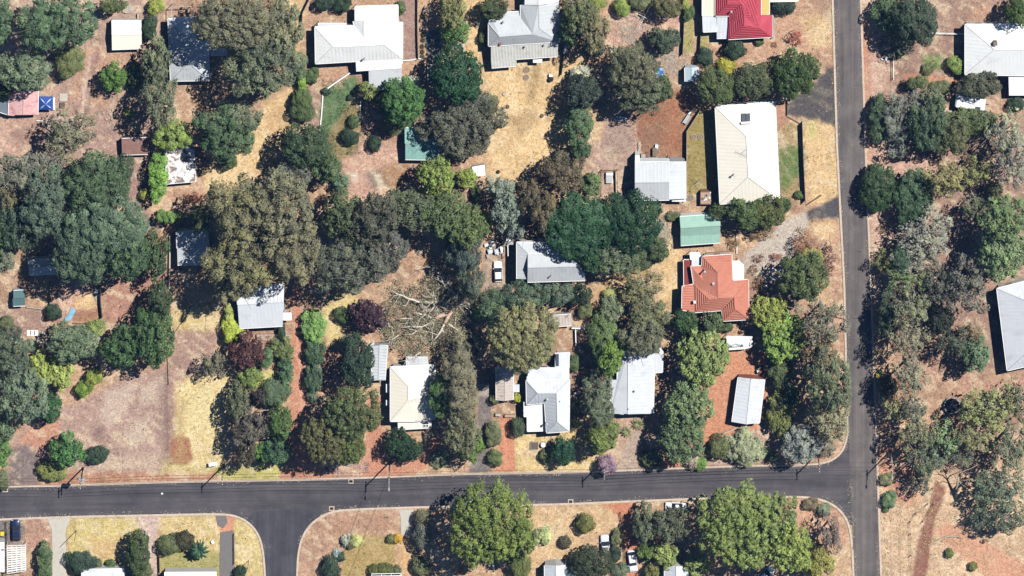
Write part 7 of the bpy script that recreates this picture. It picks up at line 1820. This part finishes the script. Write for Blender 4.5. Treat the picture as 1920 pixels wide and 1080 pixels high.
k = MB(); k.tube([W(1757, 945, .1), W(1766, 936, .1)], .07, 6); single('log', k, 'palewood', 'short pale stick beside the wire fence', 'log')
k = MB(); k.tube([W(1381, 441, .3), W(1381.5, 476, .3)], .12, 6); single('white_edging', k, 'trimwhite', 'white upright edging bar above the tiled house', 'edging')
k = MB(); k.bar(W(1324, 475.5, .5), W(1372, 472, .5), .25, 1.0); single('garden_wall', k, 'pinkstone', 'pale low wall along the top of the tiled house', 'wall')
k = MB(); c = W(1436, 535); k.box((c.x, c.y, .25), (.6, .5, .5)); single('white_box', k, 'trimwhite', 'tiny white box on the path right of the tiled house', 'box')
k = MB(); c = W(318, 505); k.bar(W(319, 442, .4), W(318, 540, .4), .3, .8); single('garden_wall', k, 'palewood', 'pale narrow wall left of the shaded grey shed', 'wall')
k = MB(); k.bar(W(1500, 232, .1), W(1475, 218, .1), .15, .2); k.bar(W(1476, 190, .3), W(1476, 216, .3), .12, .6); single('garden_edging', k, 'oldtimber', 'dark edging of the brick corner beside the cream house', 'edging')
# stepping stones and paving that can be picked apart
r = empty('stepping_stones', tuple(W(1700, 150))); tag(r, 'line of small stones beside the roadside entrance path', 'stones')
for i in range(16):
    k = MB(); c = W(1700 + i * 6.2, 158 + rs.uniform(-1.5, 1.5)); k.box((c.x, c.y, .12), (rs.uniform(.25, .5), rs.uniform(.25, .45), .28), rs.uniform(0, 3)); k.build('stone', M[rs.choice(('stone', 'pinkstone', 'darkstone'))], r)
r = empty('rock_pile', tuple(W(1660, 92))); tag(r, 'pile of pale rocks on the verge left of the picket gate', 'rocks')
for i in range(46):
    k = MB(); c = W(1660 + rs.gauss(0, 6), 92 + rs.gauss(0, 14)); s = rs.uniform(.2, .6); k.lathe((c.x, c.y, 0), [(s * .9, 0), (s, s * .35), (s * .55, s * .8)], 6); k.build('rock', M[rs.choice(('stone', 'trimwhite', 'darkstone', 'pinkstone'))], r)
r = empty('rock_edging', tuple(W(222, 213))); tag(r, 'scattered pale rocks on the dirt below the lone round tree', 'rocks')
for i in range(26):
    k = MB(); c = W(222 + rs.gauss(0, 14), 214 + rs.gauss(0, 7)); s = rs.uniform(.15, .4); k.lathe((c.x, c.y, 0), [(s * .9, 0), (s, s * .35), (s * .55, s * .8)], 6); k.build('rock', M[rs.choice(('stone', 'pinkstone'))], r)
r = empty('garden_rocks', tuple(W(1448, 505))); tag(r, 'pale stones inside the oval garden bed', 'rocks')
for i in range(30):
    k = MB(); c = W(1448 + rs.gauss(0, 12), 505 + rs.gauss(0, 8)); s = rs.uniform(.15, .38); k.lathe((c.x, c.y, 0), [(s * .9, 0), (s, s * .3), (s * .55, s * .6)], 6); k.build('rock', M[rs.choice(('stone', 'trimwhite', 'pinkstone'))], r)
k = MB()
for i in range(260):
    a = rs.uniform(0, 3.14); c = W(1188 + rs.gauss(0, 22), 60 + rs.gauss(0, 18)); L = rs.uniform(.4, 1.4); k.bar((c.x - L * math.cos(a) / 2, c.y - L * math.sin(a) / 2, .08), (c.x + L * math.cos(a) / 2, c.y + L * math.sin(a) / 2, .14), .06, .06)
tag(k.build('twig_litter', M['palewood']), 'pale twigs strewn over the straw yard', kind='stuff')
k = MB()
for i in range(240):
    a = rs.uniform(0, 3.14); c = W(1262 + rs.gauss(0, 14), 118 + rs.gauss(0, 16)); L = rs.uniform(.3, 1.0); k.bar((c.x - L * math.cos(a) / 2, c.y - L * math.sin(a) / 2, .08), (c.x + L * math.cos(a) / 2, c.y + L * math.sin(a) / 2, .16), .08, .08)
tag(k.build('prunings', M['palewood']), 'pale prunings beside the garden strip', kind='stuff')
k = MB()
for i in range(200):
    a = rs.gauss(1.0, .7); c = W(1240 + rs.gauss(0, 9), 436 + rs.gauss(0, 14)); L = rs.uniform(.5, 1.6); k.bar((c.x - L * math.cos(a) / 2, c.y - L * math.sin(a) / 2, .1), (c.x + L * math.cos(a) / 2, c.y + L * math.sin(a) / 2, .25), .07, .07)
tag(k.build('prunings', M['palewood']), 'pale prunings left of the mint green shed', kind='stuff')
# ---------------------------------------------------------------- ground cover
rg = np.random.default_rng(5)
roads_l = [[(1558, -60), (1655, -60), (1655, 1140), (1588, 1140)], [(-60, 905), (1600, 865), (1600, 945), (-60, 985)], [(480, 950), (575, 950), (560, 1140), (495, 1140)], [(84, 965), (136, 965), (126, 1090), (96, 1090)], [(745, 950), (779, 950), (774, 1005), (750, 1005)], [(400, 960), (442, 960), (442, 1090), (410, 1090)], [(793, 50), (830, 45), (830, 120), (795, 120)],
           [(1180, 808), (1207, 808), (1198, 890), (1158, 890)], [(1355, 656), (1445, 656), (1442, 700), (1430, 800), (1332, 832), (1240, 884), (1190, 886), (1310, 800)], [(545, 540), (580, 540), (590, 860), (628, 902), (520, 902)], [(930, 780), (968, 780), (970, 890), (920, 890)], [(905, 455), (950, 455), (950, 580), (900, 600)], [(1160, 935), (1200, 935), (1200, 1090), (1174, 1090)]]
def scatter(name, n, boxp, size, col, h, seed, label, upr=.6):
    r = np.random.default_rng(seed); x = r.uniform(boxp[0], boxp[2], n); y = r.uniform(boxp[1], boxp[3], n)
    keep = fbm(x, y, 18, seed + 3, 3) > r.uniform(.38, .66, n)
    for p in roads_l: keep &= sdist(x, y, p) > 1
    x, y = x[keep], y[keep]; n = len(x); X, Y = (x - 960) * S, (540 - y) * S; per = 5
    P = np.repeat(np.stack([X, Y, np.full(n, .0)], 1), per, 0) + r.normal(0, size * .5, (n * per, 3)) * np.array([1, 1, 0])
    m = len(P); up = np.stack([r.normal(0, upr, m), r.normal(0, upr, m), np.ones(m)], 1); up /= np.linalg.norm(up, axis=1)[:, None]
    sd = np.cross(up, r.normal(0, 1, (m, 3))); sd /= np.linalg.norm(sd, axis=1)[:, None]
    hh = h * r.uniform(.5, 1.3, (m, 1)); ww = size * r.uniform(.2, .45, (m, 1))
    V = np.stack([P - sd * ww, P + sd * ww, P + up * hh + sd * ww * .5, P + up * hh - sd * ww * .5], 1).reshape(-1, 3)
    o = bpy.data.objects.new(name, np_mesh(name, V, np.arange(len(V)).reshape(-1, 4), M['leaf'], np.clip(.5 + r.normal(0, .2, m), 0, 1))); COL.objects.link(o)
    o.color = (lin(col[0]), lin(col[1]), lin(col[2]), 1); tag(o, label, kind='stuff')
scatter('dry_grass', 9000, (-20, -20, 1940, 1100), .30, (205, 172, 122), .16, 3, 'pale dry grass tufts over the bare ground', 1.1)
scatter('leaf_litter', 6000, (-20, -20, 1940, 1100), .26, (112, 84, 68), .05, 13, 'brown leaf litter scattered over the ground', 2.5)
scatter('green_weeds', 1500, (-20, -20, 1940, 1100), .26, (96, 112, 66), .22, 23, 'small green weeds dotted over the yards', .9)
scatter('lawn_grass', 2600, (603, 150, 680, 290), .2, (92, 116, 72), .1, 33, 'short green grass on the back lawn', .9)
scatter('dry_grass', 5200, (1645, 940, 1940, 1100), .22, (222, 196, 150), .10, 43, 'tall pale dry grass at the lower right', .9)
scatter('pale_groundcover', 900, (606, 866, 690, 894), .24, (196, 180, 176), .2, 53, 'pinkish groundcover on the verge beside the street', .9)

def edge_gravel(name, lines, n, spread, col, seed, label):
    r = np.random.default_rng(seed); Ps = []
    for L in lines:
        for a, c in zip(L[:-1], L[1:]):
            d = math.hypot(c[0] - a[0], c[1] - a[1]); k = int(n * d / 1000) + 1; t = r.random(k)
            Ps.append(np.stack([a[0] + (c[0] - a[0]) * t, a[1] + (c[1] - a[1]) * t], 1) + r.normal(0, spread, (k, 2)))
    P = np.concatenate(Ps); keep = fbm(P[:, 0], P[:, 1], 30, seed, 3) > .48; P = P[keep]; m = len(P)
    c = np.stack([(P[:, 0] - 960) * S, (540 - P[:, 1]) * S, np.full(m, .075)], 1); a = r.uniform(0, 6.28, m); s = r.uniform(.03, .075, m)
    u = np.stack([np.cos(a) * s, np.sin(a) * s, np.zeros(m)], 1); v = np.stack([-np.sin(a) * s, np.cos(a) * s, np.zeros(m)], 1)
    V = np.stack([c - u - v, c + u - v, c + u + v + [0, 0, .03], c - u + v + [0, 0, .03]], 1).reshape(-1, 3)
    o = bpy.data.objects.new(name, np_mesh(name, V, np.arange(len(V)).reshape(-1, 4), M['leaf'], np.clip(.5 + r.normal(0, .2, m), 0, 1))); COL.objects.link(o)
    o.color = (lin(col[0]), lin(col[1]), lin(col[2]), 1); tag(o, label, kind='stuff')
edge_gravel('gravel', [RD_L, RD_L2, RD_R, UP, LO_W, LO_E], 1300, 3.2, (170, 160, 138), 3, 'pale gravel spilled along the road edges')
edge_gravel('leaf_litter', [[(1638, 520), (1650, 1080)], [(1340, 935), (1500, 930)], [(820, 945), (1000, 943)], [(560, 900), (700, 898)]], 900, 9, (92, 76, 62), 9, 'dry leaves blown onto the road')
